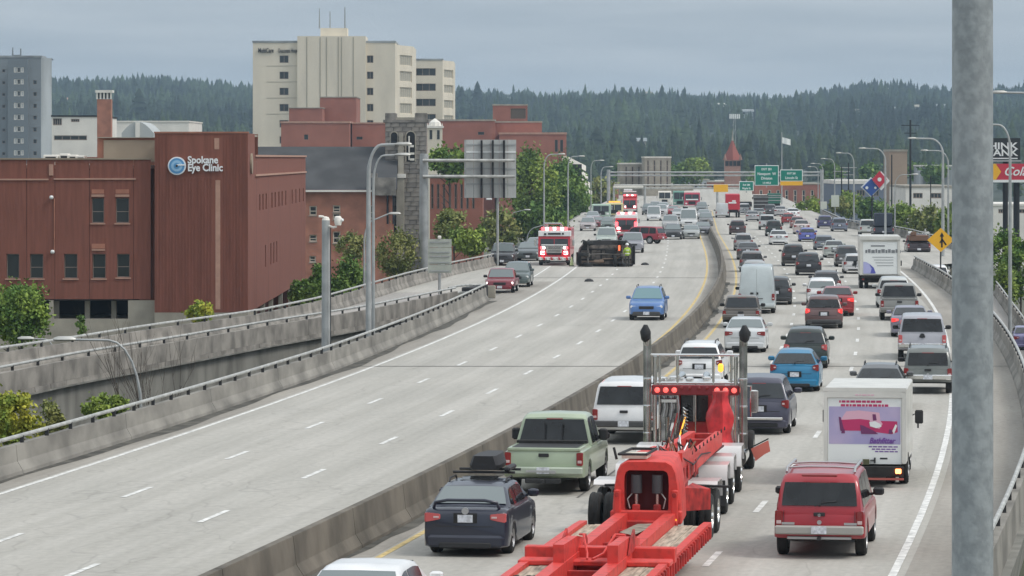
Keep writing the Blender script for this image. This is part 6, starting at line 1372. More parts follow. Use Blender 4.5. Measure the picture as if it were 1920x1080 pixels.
def rental(r, y):
    M_G = mat('printed_grey', (.20,.21,.22), .6); M_BLU = mat('printed_blue', (.09,.10,.42), .5); M_BLL = mat('printed_pale_blue', (.42,.43,.70), .5)
    MB().box(-1.1,1.1,y-.03,y-.002,.95,3.0).build('door_panel', M_SIGNW, r); MB().box(-1.3,1.3,y-.12,y-.002,3.15,3.38).build('header', M_TRK, r)
    for s in (-1, 1): MB().box(s*1.2-.08,s*1.2+.08,y-.07,y-.002,.9,3.14).build('door_frame', M_TRK, r)
    MB().box(-.6,.3,y-.05,y-.031,2.72,2.80).build('printed_line', M_G, r)
    x = -.95
    for i in range(11): w = .12+.05*(i % 3); MB().box(x,x+w,y-.05,y-.031,2.30+.02*(i%2),2.50+.05*((i*3)%2)).build('printed_line', M_G, r); x += w+.045
    for i in range(4): MB().box(-.5+.1*i,.85,y-.045,y-.031,2.02-.18*i,2.05-.18*i).build('printed_line', M_G, r)
    MB().add([(-1.08,y-.05,.98),(-.30,y-.05,.98),(-.42,y-.05,1.3),(-.62,y-.05,1.55),(-.85,y-.05,1.70),(-1.08,y-.05,1.74)],[tuple(range(6))]).build('printed_curve', M_BLL, r)
    MB().add([(-.62,y-.055,1.0),(-.28,y-.055,1.0),(-.42,y-.055,1.36),(-.70,y-.055,1.60),(-.55,y-.055,1.3)],[tuple(range(5))]).build('printed_curve', M_BLU, r)
rental(r, y0)
# distant trucks
def semi_trailer(px, py, W, zt, m, label, L=12, stripe=True):
    P = GP(px, py); r = empty('semi_trailer', P, label, 'trailer', -math.atan(HD(P.y)), 'traffic queued away from the camera')
    MB().cbox(0,L/2,(zt+1.1)/2,W,L,zt-1.1,.05).build('cargo_box', m, r, 30); MB().box(-W*.4,W*.4,.1,L,.7,1.08).build('chassis', M_UNDER, r)
    for x in (-1, 1):
        for y in (1.0, 2.2): wheel(r, x*(W/2-.3), y, .5, .25, dual=True)
        MB().cbox(x*W*.4,-.03,.95,.18,.06,.12).build('tail_light', M_TAIL, r)
    if stripe: MB().box(-W*.3,W*.25,-.05,-.01,zt-1.3,zt-1.1).box(-W*.05,W*.2,-.05,-.01,zt-1.05,zt-.85).build('white_stripe', M_SIGNW, r)
    return r
semi_trailer(1374, 408, 2.0, 3.3, mat('trailer_red', (.50,.025,.045), .5), 'boxy red trailer with a white mark beside the median in the distance')
def dump_truck(px, py, m, label, W=2.2, zt=2.9):
    P = GP(px, py); r = empty('dump_truck', P, label, 'truck', -math.atan(HD(P.y)), 'traffic queued away from the camera')
    MB().loft([[(x*W/2*q, y, z) for x, q, z in ((-1,.9,1.1),(1,.9,1.1),(1,1,zt),(-1,1,zt))] for y in (0, 5)]).build('tipper_body', m, r); MB().box(-W*.45,W*.45,.1,4.9,zt-.35,zt+.005).build('load', M_UNDER, r)
    for z in (1.5, 2.0, zt-.3): MB().box(-W/2*.97,W/2*.97,-.08,-.01,z,z+.12).build('tailgate_rib', M_POLE, r)
    MB().box(-W*.4,W*.4,0,7,.6,1.08).build('chassis', M_UNDER, r); cab(r, W*.95, 5.1, 7, .9, 2.7, m)
    for x in (-1, 1):
        for y in (.8, 2.1, 6.4): wheel(r, x*(W/2-.25), y, .5, .25)
dump_truck(1427, 403, mat('dump_dark', (.06,.05,.045), .7), 'dark dump truck in the distance below the big green sign')
dump_truck(1452, 394, mat('dump_green', (.03,.16,.11), .6), 'dark green truck in the distance under the right-hand green sign', zt=2.6)
r, a, b = box_truck(1398, 388, 'far white box truck left of the dark dump truck', W=2.2, L=6, zt=3.0, zb=.9)
def front_truck(px, py, W, H, p, label, name='truck', L=8, beacon=False, bodym=None, cat='truck', bodyH=None, light=False):
    """vehicle seen from the front: px,py = front tyres"""
    P = GP(px, py); th = -math.atan(HD(P.y))+math.pi; r = empty(name, P+Vector((0, L, 0)), label, cat, th, 'vehicles facing the camera beyond the open road')
    zc = H*.86 if bodyH else H
    pr = [(L-2.2,.5),(L-2.2,zc-.05),(L-2.1,zc),(L-.35,zc),(L-.2,zc-.12),(L-.02,zc*.52),(L,.55)]
    MB().loft([[(x, y, z) for y, z in pr] for x in (-W/2, W/2)]).build('cab', p, r, 30)
    MB().cbox(0,(L-2.3)/2,(.75+(bodyH or H*.95))/2,W,L-2.35,(bodyH or H*.95)-.75,.05).build('body', bodym or p, r, 30)
    MB().loft([[(x, L-.2+.18*t+.02, zc-.12-(zc*.48-.12)*t) for x in (-W*.43, -.03)] for t in (.12,.92)], closed=False, caps=False).build('windshield', M_GLASS, r)
    MB().loft([[(x, L-.2+.18*t+.02, zc-.12-(zc*.48-.12)*t) for x in (.03, W*.43)] for t in (.12,.92)], closed=False, caps=False).build('windshield', M_GLASS, r)
    MB().cbox(0,L+.06,.55,W*1.0,.2,.26,.04).build('front_bumper', M_CHROME, r, 30); MB().box(-W*.22,W*.22,L+.0,L+.03,.85,1.35).build('grille', M_BLACK, r)
    for x in (-1, 1):
        MB().cbox(x*W*.36,L+.03,1.0,.34,.1,.26,.04).build('headlight', M_LITW if light else M_HEAD, r); MB().tube([(x*W*.5,L-.3,2.0),(x*(W/2+.22),L-.1,2.1),(x*(W/2+.22),L-.1,1.6)], .03, 5).cbox(x*(W/2+.24),L-.1,1.8,.16,.1,.5,.03).build('mirror', M_CHROME, r)
        wheel(r, x*(W/2-.16), L-1.2, .48, .28); wheel(r, x*(W/2-.3), 1.6, .48, .28, dual=True)
    return r, L, zc
M_FIRE = mat('fire_engine_red', (.50,.015,.030), .35, coat=.5, noise=.1, nscale=1)
def fire_engine():
    r, L, zc = front_truck(1050, 498, 2.5, 2.72, M_FIRE, 'red and white fire engine with flashing lights facing the camera beside the overturned vehicle', 'fire_engine', 9, cat='fire engine', bodyH=2.9, light=True)
    W = 2.5
    MB().box(-W/2-.015,W/2+.015,L-2.1,L-.34,2.28,2.70).box(-W/2+.02,W/2-.02,L-.33,L-.155,2.30,2.66).build('white_cab_top', M_SIGNW, r)
    MB().box(-.5,.5,L-.15,L-.12,2.42,2.56).box(-.75,-.6,L-.15,L-.12,2.42,2.56).box(.62,.8,L-.15,L-.12,2.38,2.54).build('cab_lettering', M_BLACK, r)
    MB().cbox(0,L+.05,1.62,2.0,.04,.09).build('white_stripe', M_SIGNW, r); MB().box(-.62,.62,L+.03,L+.06,1.0,1.52).build('chrome_grille', M_CHROME, r)
    for i in range(4): MB().box(-.52,.52,L+.062,L+.075,1.06+i*.12,1.11+i*.12).build('grille_slat', M_BLACK, r)
    for x in (-1, 1):
        MB().cbox(x*.88,L+.09,1.38,.40,.06,.30,.03).build('lamp_cluster', M_CHROME, r); MB().cbox(x*.80,L+.13,1.40,.20,.04,.18,.02).build('warning_light', M_LITW, r); MB().cbox(x*1.02,L+.13,1.40,.14,.04,.18,.02).build('warning_light', M_LITR, r)
        MB().cbox(x*.85,L+.13,.98,.3,.05,.16,.03).build('warning_light', M_LITR, r)
    MB().cbox(0,L-.9,2.86,2.1,.4,.26,.04).build('light_bar', M_CHROME, r)
    for i in range(7): MB().cbox(-.9+i*.3,L-.66,2.88,.24,.08,.22,.03).build('beacon', (M_LITR, M_LITW)[i % 2], r)
    MB().cbox(.2,L-2.5,3.25,1.4,.12,.14,.03).build('ladder_end', M_CHROME, r)
    for x in (-.4, .8): MB().cyl((x,L-2.6,2.8),(x,L-2.6,3.2),.06).cyl((x,L-2.6,3.25),(x,2,3.0),.05).build('ladder_rail', M_CHROME, r)
    for i in range(8): x = -1.05+i*.3; MB().add([(x-.08,L+.17,.44),(x+.08,L+.17,.44),(x+.16,L+.17,.66),(x,L+.17,.66)],[(0,1,2,3)]).build('chevron', M_SIGNW if i % 2 else M_FIRE, r)
    MB().cbox(0,L+.15,.32,2.3,.1,.12,.02).build('lower_valance', M_BLACK, r)
fire_engine()
r, L, zc = front_truck(1180, 446, 2.25, 2.45, M_FIRE, 'red and white emergency truck with strobe lights behind the silver pickup', 'fire_engine', 8, cat='fire engine', bodym=M_SIGNW, bodyH=2.6, light=True)
MB().box(-1.14,1.14,L-2.0,L-.33,1.9,2.38).build('white_cab_top', M_SIGNW, r)
for i in range(5): MB().cbox(-.8+i*.4,L-.7,2.6,.3,.2,.2,.03).build('beacon', (M_LITR, M_LITW)[i % 2], r)
for x in (-1, 1): MB().cbox(x*1.0,L+.05,1.45,.3,.08,.5,.03).build('warning_light', M_LITR, r)
r, L, zc = front_truck(1186, 400, 2.1, 2.6, M_FIRE, 'distant red ladder truck with flashing beacons above the crowd', 'fire_engine', 9, cat='fire engine', bodyH=2.9, light=True)
MB().cbox(0,L-2,3.3,2.0,.3,.14,.03).cbox(.3,L-3,3.55,1.3,.8,.3,.05).build('ladder_bucket', M_SIGNW, r)
for i in range(5): MB().cbox(-.8+i*.4,L-.7,2.75,.3,.2,.2,.03).build('beacon', (M_LITR, M_LITW)[i % 2], r)
front_truck(1131, 415, 2.4, 2.3, mat('pale_green_paint', (.36,.47,.38), .5), 'pale green ambulance-like van left of the flashing red lights', 'box_van', 6, cat='van')
r, L, zc = front_truck(1156, 412, 2.2, 2.3, mat('cream_yellow', (.62,.55,.28), .5), 'cream-yellow utility truck beside the flashing red lights', 'utility_truck', 6); MB().cbox(0,L-1,2.45,1.6,.3,.18,.03).build('beacon', M_AMBER, r)
r, L, zc = front_truck(1303, 393, 2.6, 3.2, mat('cab_red', (.46,.03,.07), .35, coat=.4), 'large red lorry cab facing the camera beside the median', 'semi_tractor', 10, bodym=M_WHITEB, bodyH=3.0)
MB().box(-1.0,1.0,L+.03,L+.06,1.55,1.75).build('name_strip', M_SIGNW, r)
front_truck(1279, 392, 2.2, 3.0, mat('teal_box', (.16,.33,.27), .6), 'teal-green truck left of the large red cab', 'box_truck', 8)
front_truck(1250, 389, 2.2, 2.8, M_WHITEB, 'white box van at the back of the far crowd', 'box_van', 7, cat='van')
# ---------- overturned vehicle: lies on its side, floor pan towards the camera
def wreck():
    Pc = GP(1137, 500); r = empty('overturned_suv', (Pc.x, Pc.y, 0), 'dark overturned truck lying on its side with wheels and underside showing', 'crashed vehicle', math.radians(4))
    # local: x = length across the road, z = up (vehicle width), y = away (vehicle height)
    Lh = 2.15
    prof = [(-Lh,.1),(-Lh,1.25),(-Lh+.35,1.35),(-1.0,1.40),(-.55,2.05),(1.35,2.05),(1.75,1.35),(Lh-.05,1.25),(Lh,.1)]   # (x, depth y)
    MB().loft([[(x*q+(dx if x < -1 else 0)-(dr if x > 1.5 else 0), y*1.0+.25, z) for x, y in prof] for z, q, dx, dr in ((.02,.97,.0,.05),(.12,1.0,0,0),(1.0,1.0,.05,.0),(1.45,1.0,.18,.04),(1.75,.98,.40,.12),(2.02,.92,.65,.5))]).build('body', mat('wreck_paint', (.035,.032,.032), .55, noise=.4, nscale=2), r, 30)
    MB().add([(-1.95,.14,.2),(1.95,.14,.2),(1.95,.14,1.5),(1.6,.14,1.7),(-1.2,.14,1.66),(-1.95,.14,1.2),(-1.95,.24,.2),(1.95,.24,.2),(1.95,.24,1.5),(1.6,.24,1.7),(-1.2,.24,1.66),(-1.95,.24,1.2)],[(0,1,2,3,4,5),(0,6,7,1),(1,7,8,2),(2,8,9,3),(3,9,10,4),(4,10,11,5),(5,11,6,0)]).build('floor_pan', mat('dirty_underside', (.19,.165,.145), .9, noise=.6, nscale=3), r)
    for z in (.55, 1.35): MB().cbox(0,.06,z,3.9,.14,.12,.02).build('frame_rail', M_UNDER, r)
    for x in (-1.2, -.4, .5, 1.2): MB().cbox(x,.10,.95,.10,.10,.75).build('cross_member', M_UNDER, r)
    for x in (-1.45, 1.25): MB().cyl((x,-.05,.15),(x,-.05,1.75),.07,n=10).lathe([(0,-.2),(.18,-.12),(.2,0),(.18,.12),(0,.2)], (x,-.06,.9), 'z', 14).build('axle', mat('axle_metal', (.15,.14,.13), .7, .2), r, 40)
    MB().tube([(-1.3,-.02,.95),(-.2,-.04,1.0),(1.2,-.02,.92)], .05, 8).build('drive_shaft', MATS['axle_metal'], r, 40)
    MB().tube([(-1.9,0,.4),(-.9,-.03,.42),(-.2,-.03,.6),(.8,-.02,.62),(1.6,0,1.2)], .04, 6).cbox(-.6,.0,.42,.8,.16,.24,.05).build('exhaust', mat('rusty_pipe', (.22,.16,.12), .8), r, 40)
    MB().cbox(.35,-.0,1.2,.9,.2,.36,.06).build('fuel_tank', M_UNDER, r)
    for x, zz in ((-1.45,.12),(-1.45,1.86),(-1.78,.95),(1.25,.12),(1.25,1.90)):
        w = MB().lathe([(.20,-.14),(.36,-.14),(.41,-.09),(.41,.09),(.36,.14),(.20,.14)], (0,0,0), 'z', 24).build('wheel', M_TYRE, r, 40, loc=(x,-.04 if zz > 1 else -.10,max(.15,zz)))
        MB().lathe([(.24,.12),(.2,.14),(.05,.10),(0,.11)], (0,0,0), 'z', 18).lathe([(.24,-.12),(.2,-.14),(.05,-.10),(0,-.11)], (0,0,0), 'z', 18).build('rim', M_RIM, w, 40)
    w = MB().lathe([(.18,-.13),(.40,-.13),(.45,-.08),(.45,.08),(.40,.13),(.18,.13)], (0,0,0), 'x', 24).build('detached_wheel', M_TYRE, r, 40, loc=(.62,-.55,.45)); w['label'] = 'loose tyre standing in front of the underside'
    MB().cbox(1.0,-.02,1.45,.16,.12,.42,.03).build('lit_tail_light', mat('orange_lamp', (.8,.15,.06), .4, emit=(1,.2,.08), es=1.2), r)
    MB().cbox(-Lh-.06,.6,.62,.14,.7,1.0,.04).build('bumper', M_BLACK, r); MB().cbox(Lh+.06,.6,.9,.14,.7,1.5,.04).build('bumper', M_BLACK, r)
    MB().tube([(-1.95,.2,1.9),(-1.8,.3,2.05),(-1.5,.3,1.95),(-1.3,.35,2.1)], .05, 6).cbox(-.5,.7,1.98,.3,.3,.2,.04).build('torn_trim', M_BLACK, r)
    return Pc
Pc = wreck()
# firefighter standing behind the wreck: one skinned body
def person(loc, rz, label, coat, legs, skin=(.42,.26,.19), helmet=None):
    r = empty('person', loc, label, 'person', rz); me = bpy.data.meshes.new('body')
    V = [(0,0,.95),(0,0,1.12),(0,.0,1.38),(0,0,1.50),(0,.02,1.60),(0,.02,1.72),(-.19,0,1.42),(-.27,.03,1.16),(-.22,.22,1.02),(.19,0,1.42),(.28,.02,1.15),(.25,.18,.95),(-.10,0,.90),(-.12,.04,.50),(-.12,0,.09),(-.12,.16,.05),(.10,0,.90),(.13,.02,.50),(.14,-.03,.09),(.14,.13,.05)]
    E = [(0,1),(1,2),(2,3),(3,4),(4,5),(2,6),(6,7),(7,8),(2,9),(9,10),(10,11),(0,12),(12,13),(13,14),(14,15),(0,16),(16,17),(17,18),(18,19)]
    rad = [.17,.17,.17,.07,.09,.09,.09,.065,.05,.09,.065,.05,.11,.08,.065,.055,.11,.08,.065,.055]
    me.from_pydata(V, E, []); o = link('body', me, r); me.materials.append(mat('hi_vis_coat', coat, .8)); me.materials.append(mat('turnout_trousers', legs, .85)); me.materials.append(mat('skin', skin, .6))
    sk = o.modifiers.new('skin', 'SKIN'); lay = me.skin_vertices[0].data if me.skin_vertices else None
    if lay is None: me.skin_vertices.new() if hasattr(me.skin_vertices, 'new') else None
    if me.skin_vertices:
        for i, q in enumerate(rad): me.skin_vertices[0].data[i].radius = (q, q*.8)
        me.skin_vertices[0].data[0].use_root = True
    o.modifiers.new('sub', 'SUBSURF').render_levels = 1
    dg = bpy.context.evaluated_depsgraph_get(); m2 = bpy.data.meshes.new_from_object(o.evaluated_get(dg)); o.modifiers.clear(); o.data = m2
    for p in m2.polygons: z = p.center.z; p.material_index = 2 if z > 1.53 else (1 if z < .88 else 0); p.use_smooth = True
    for m in (MATS['hi_vis_coat'], MATS['turnout_trousers'], MATS['skin']):
        if m.name not in [x.name for x in m2.materials if x]: m2.materials.append(m)
    if helmet:
        MB().lathe([(.15,1.70),(.13,1.70),(.13,1.76),(.10,1.84),(0,1.87)], (0,.02,0), 'z', 16).build('helmet', mat('helmet_white', helmet, .4), r, 60)
    for z in (1.02, 1.28): MB().lathe([(.185,z),(.19,z+.03),(.185,z+.06)], (0,0,0), 'z', 16).build('reflective_band', M_SIGNW, r, 60).scale = (1, .82, 1)
    return r
person((XP(1176, Pc.y-1.0), Pc.y-1.0, 0), math.radians(15), 'firefighter in a yellow-green coat and white helmet by the right end of the overturned vehicle', (.35,.50,.05), (.05,.05,.045), helmet=(.8,.8,.78))
# debris and wet streak by the crash
for px, py, l in ((1209,497,'small dark debris lump on the road right of the crash'), (1104,528,'dark scrap lying on the joint before the crash')):
    g = GP(px, py); r = MB().loft([[(math.cos(t)*.35*q, math.sin(t)*.25*q, z) for t in [i*math.pi/3.5 for i in range(7)]] for z, q in ((0,1),(.12,.8),(.2,.3))]).build('road_debris', M_BLACK, None, loc=(g.x, g.y, .004)); tag(r, l, 'debris')
g = GP(1072, 499); r = empty('traffic_cone', (g.x, g.y, 0), 'pale lime cone-like marker at the corner of the fire engine', 'traffic cone'); MB().cbox(0,0,.03,.4,.4,.06,.01).build('base', M_BLACK, r); MB().lathe([(.16,.06),(.03,.72),(0,.74)], (0,0,0), 'z', 14).build('cone', mat('lime_plastic', (.55,.62,.30), .6), r, 50)
# ------------------------------------------------------------------ chrome tractor and red lowboy
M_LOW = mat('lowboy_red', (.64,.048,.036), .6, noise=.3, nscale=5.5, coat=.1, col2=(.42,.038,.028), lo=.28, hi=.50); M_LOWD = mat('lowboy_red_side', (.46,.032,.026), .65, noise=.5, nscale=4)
M_WOOD = mat('deck_planks', (.46,.38,.29), .9, noise=.5, nscale=2.5, stretch=(6,.5,1)); M_FEND = mat('white_fender', (.78,.76,.74), .3, coat=.4, noise=.08, nscale=2)
M_POLISH = mat('polished_steel', (.42,.42,.40), .20, .9, noise=.5, nscale=2.2)
def TX(Y): return 4.72+.115*(Y-98.8)
def tractor():
    Y0 = 86.0; r = empty('semi_tractor', (TX(Y0), Y0, 0), 'red heavy tractor with two tall chrome exhaust stacks and a chrome light rack', 'semi truck', -math.atan(.115))
    yr = 98.8-Y0
    # frame, axles
    for x in (-.42, .42): MB().cbox(x,8.6,.92,.10,17.0,.26,.01).build('frame_rail', M_LOWD, r)
    for y in (5.0, 7.6, 11.0):
        MB().cyl((-1.0,y,.52),(1.0,y,.52),.09,n=8).build('axle', M_UNDER, r)
        for x in (-1, 1): wheel(r, x*.98, y, .52, .27, M_CHROME, dual=True)
    for x in (-1, 1): wheel(r, x*1.08, 18.3, .52, .30, M_CHROME)
    # white quarter fenders over the drive wheels
    for y in (5.0, 7.6, 11.0):
        for x in (-1, 1):
            pr = [(y-.64,.70),(y-.62,1.06),(y-.52,1.19),(y+.45,1.20),(y+.60,1.08),(y+.64,.80)]; pr2 = [(b-.02 if b > y else b+.02, c-.02) for b, c in reversed(pr)]
            MB().extr(pr+pr2, x*.98-.34, x*.98+.34).build('fender', M_FEND, r, 40)
    # cab ahead of the stacks
    p = mat('tractor_red', (.42,.02,.025), .3, coat=.6)
    MB().loft([[(-x,yr+.55,z),(x,yr+.55,z),(x,yr+2.5,z),(-x,yr+2.5,z)] for x, z in ((.88,.95),(.90,1.6),(.88,2.2),(.80,2.40),(.62,2.46))]).build('cab', p, r, 30)
    MB().loft([[(-x,yr+.60,z),(x,yr+.60,z),(x,yr+2.45,z),(-x,yr+2.45,z)] for x, z in ((.84,2.42),(.80,2.52),(.60,2.60))]).build('cab_roof', M_FEND, r, 30)
    MB().loft([[(-x,yr+2.5,.95),(x,yr+2.5,.95),(x,yr+2.5,z),(-x,yr+2.5,z)] if 0 else [(-x,y,.85),(x,y,.85),(x,y,z),(x*.8,y,z+.1),(-x*.8,y,z+.1),(-x,y,z)] for y, x, z in ((yr+2.52,.85,1.95),(yr+5.6,.70,1.70))]).build('hood', p, r, 30)
    MB().box(-.42,.30,yr+.50,yr+.54,1.60,2.30).build('rear_window', M_TINT, r); MB().box(-.08,-.05,yr+.46,yr+.50,1.60,2.30).build('window_divider', M_RAIL, r)
    for x in (-1, 1):
        MB().quad((x*.91,yr+1.0,1.6),(x*.91,yr+2.2,1.6),(x*.89,yr+2.1,2.18),(x*.89,yr+1.0,2.18)).build('side_window', M_TINT, r)
        MB().cyl((x*.95,yr+1.2,.62),(x*.95,yr+2.7,.62),.30,n=18).build('fuel_tank', M_CHROME, r, 40)
        MB().tube([(x*1.0,yr+2.5,2.4),(x*1.3,yr+2.6,2.4),(x*1.3,yr+2.6,1.6)], .025, 6).cbox(x*1.38,yr+2.6,2.0,.22,.1,.6,.03).build('mirror', M_CHROME, r, 30)
        # exhaust stack with heat shield and curved black tip
        MB().tube([(x*1.235,yr,.95),(x*1.235,yr,3.60)], .105, 18).build('exhaust_stack', M_POLISH, r, 60)
        MB().tube([(x*1.04,yr+.08,1.0),(x*1.04,yr+.08,3.30)], .055, 12).build('air_intake_pipe', M_CHROME, r, 60)
        MB().tube([(x*1.235,yr,3.58),(x*1.24,yr-.01,3.70),(x*1.25,yr-.05,3.80)], [.106,.108,.112], 16).build('stack_elbow', M_POLISH, r, 60)
        MB().lathe([(0,-.06),(.115,-.03),(.135,.06),(.12,.16),(0,.20)], (0,0,0), 'y', 18).build('stack_mouth', M_BLACK, r, 60, loc=(x*1.27,yr-.12,3.90)).rotation_euler = (.5,0,0) if 0 else (0,0,0)
        MB().tube([(x*1.25,yr-.02,3.66),(x*1.265,yr-.05,3.76),(x*1.28,yr-.08,3.95),(x*1.27,yr-.10,4.12)], [.06,.125,.14,.05], 16).build('stack_tip', M_BLACK, r, 60)
        for z in (1.3, 2.0, 2.7): MB().lathe([(.10,z),(.11,z+.02),(.11,z+.05),(.10,z+.07)], (x*1.235,yr,0), 'z', 16).build('clamp', M_CHROME, r, 40)
    # headache rack
    s = MB(); 
    for x in (-.92, -.46, .46, .92): s.tube([(x,yr+.10,1.0),(x,yr+.10,3.34)], .035, 8)
    for z in (3.34, 2.62): s.tube([(-1.18,yr+.10,z),(1.18,yr+.10,z)], .035, 8)
    for x in (-.0,): s.tube([(x,yr+.10,1.0),(x,yr+.10,2.65)], .02, 6)
    s.build('rack_tubes', M_CHROME, r, 60)
    for x0, x1 in ((-.95,-.42), (.42,.95)): MB().cbox((x0+x1)/2,yr+.14,1.75,x1-x0,.03,1.25,.01).build('rack_panel', M_POLISH, r)
    MB().cbox(0,yr+.06,2.44,2.25,.12,.26,.02).build('light_panel', mat('rack_red_panel', (.25,.03,.035), .4, .3), r, 30)
    for x in (-.98, -.76, -.54, .56, .78, 1.0): MB().lathe([(0,-.06),(.055,-.04),(.07,0),(0,.0)], (x,yr-.0,2.44), 'y', 14).build('rack_lamp', mat('rack_lamp_red', (.8,.06,.05), .3, emit=(1,.12,.10), es=1.6), r, 50)
    for x in (-.35, -.15, .1, .3): MB().lathe([(0,-.04),(.05,-.03),(.055,0),(0,0)], (x,yr-.0,2.50), 'y', 12).build('rack_lamp', M_TAIL, r, 50)
    MB().cbox(.63,yr+.4,3.0,.14,.14,.22,.04).build('beacon', mat('amber_beacon', (.85,.45,.05), .3, emit=(1,.5,.05), es=1.2), r, 40)
    for x, z in ((-.9,2.95),(-.62,2.98),(.25,2.97),(-.2,2.95),(.9,2.9)): MB().cbox(x,yr+.9,z-.28,.20,.3,.12,.03).build('roof_fitting', M_CHROME, r, 30)
    for x in (-.5, .15): MB().tube([(x,yr+1.1,2.70),(x,yr+2.3,2.70)], [.05,.10], 12).build('air_horn', M_CHROME, r, 50)
    # deck plate, tool box, hoses
    MB().box(-.95,.95,12.0-Y0*0+0,12.45,1.06,1.10).build('deck_plate', M_POLISH, r)
    mr = mat('bright_red_cover', (.60,.03,.035), .45, coat=.3, noise=.4, nscale=4); R = random.Random(9); rings = []
    for k in range(11):
        z = 1.12+.135*k; w = .34-.012*k-.05*math.sin(k*.9); rings.append([(.66+.02*k*.3+w*math.cos(t)*(1+.16*math.cos(5*t+k*.3)), 11.9+.30*math.sin(t)*(1+.16*math.cos(5*t)), z) for t in [2*math.pi*i/30 for i in range(30)]])
    MB().loft(rings).build('folded_cover', mr, r, 50)
    MB().lathe([(0,-.03),(.05,-.05),(.12,-.04),(.15,0),(.12,.03),(0,.03)], (.60,yr-.10,2.20), 'y', 20).build('round_spotlight', M_CHROME, r, 50)
    MB().lathe([(.0,-.01),(.09,-.012),(.09,.0)], (.60,yr-.16,2.20), 'y', 16).build('spotlight_lens', M_HEAD, r, 50)
    for k in range(3): MB().tube([(-.72+.22*k,yr+.0,1.15),(-.72+.22*k,yr+.0,1.75+.1*k)], .055, 12).build('air_tank', M_POLISH, r, 60)
    for k in range(6): MB().tube([(-.9+.09*k,yr+.05,2.28),(-.9+.09*k+.04,yr-.02,2.0),(-.9+.09*k,yr-.04,1.8-.04*k)], .014, 5).build('hanging_chain', M_RIM if k % 2 else M_UNDER, r, 60)
    MB().add([(-.80,yr+.0,1.55),(-.55,yr-.02,1.95),(-.50,yr-.02,1.62),(-.62,yr+.0,1.38)],[(0,1,2,3)]).build('chrome_wedge', M_CHROME, r)
    MB().cbox(-.68,yr+.05,2.16,.44,.10,.14,.03).build('chrome_tray', M_CHROME, r, 30)
    for k in range(4):
        x = -.55+.10*k; MB().tube([(x,yr-.1,1.9-.05*k),(x-.12,yr-1.0,1.2),(x+.05*k,yr-2.0,1.35),(x+.1,yr-3.2,1.30)], .02, 6).build('air_hose', (M_BLACK, M_TAIL, M_BLACK, M_AMBER)[k], r, 60)
    for k in range(10):
        MB().tube([(-.30+.012*k*(k%2),yr-.15,2.0-.09*k),(-.24,yr-.22,1.96-.09*k),(-.18,yr-.15,1.93-.09*k)], .018, 5).build('coiled_line', M_CHROME, r, 50)
    # mudflaps and an over-width flag at the right
    for x in (-1, 1): MB().box(x*.98-.30,x*.98+.30,4.2,4.22,.25,.85).build('mud_flap', M_BLACK, r)
    MB().tube([(1.35,11.5,1.0),(1.95,11.3,1.32)], .018, 5).build('flag_staff', M_UNDER, r); MB().add([(1.50,11.45,1.05),(1.95,11.3,1.28),(2.0,11.3,1.0),(1.85,11.35,.92),(1.62,11.42,.74)],[(0,1,2,3,4)]).build('warning_flag', mat('orange_red_cloth', (.75,.20,.15), .8), r)
tractor()
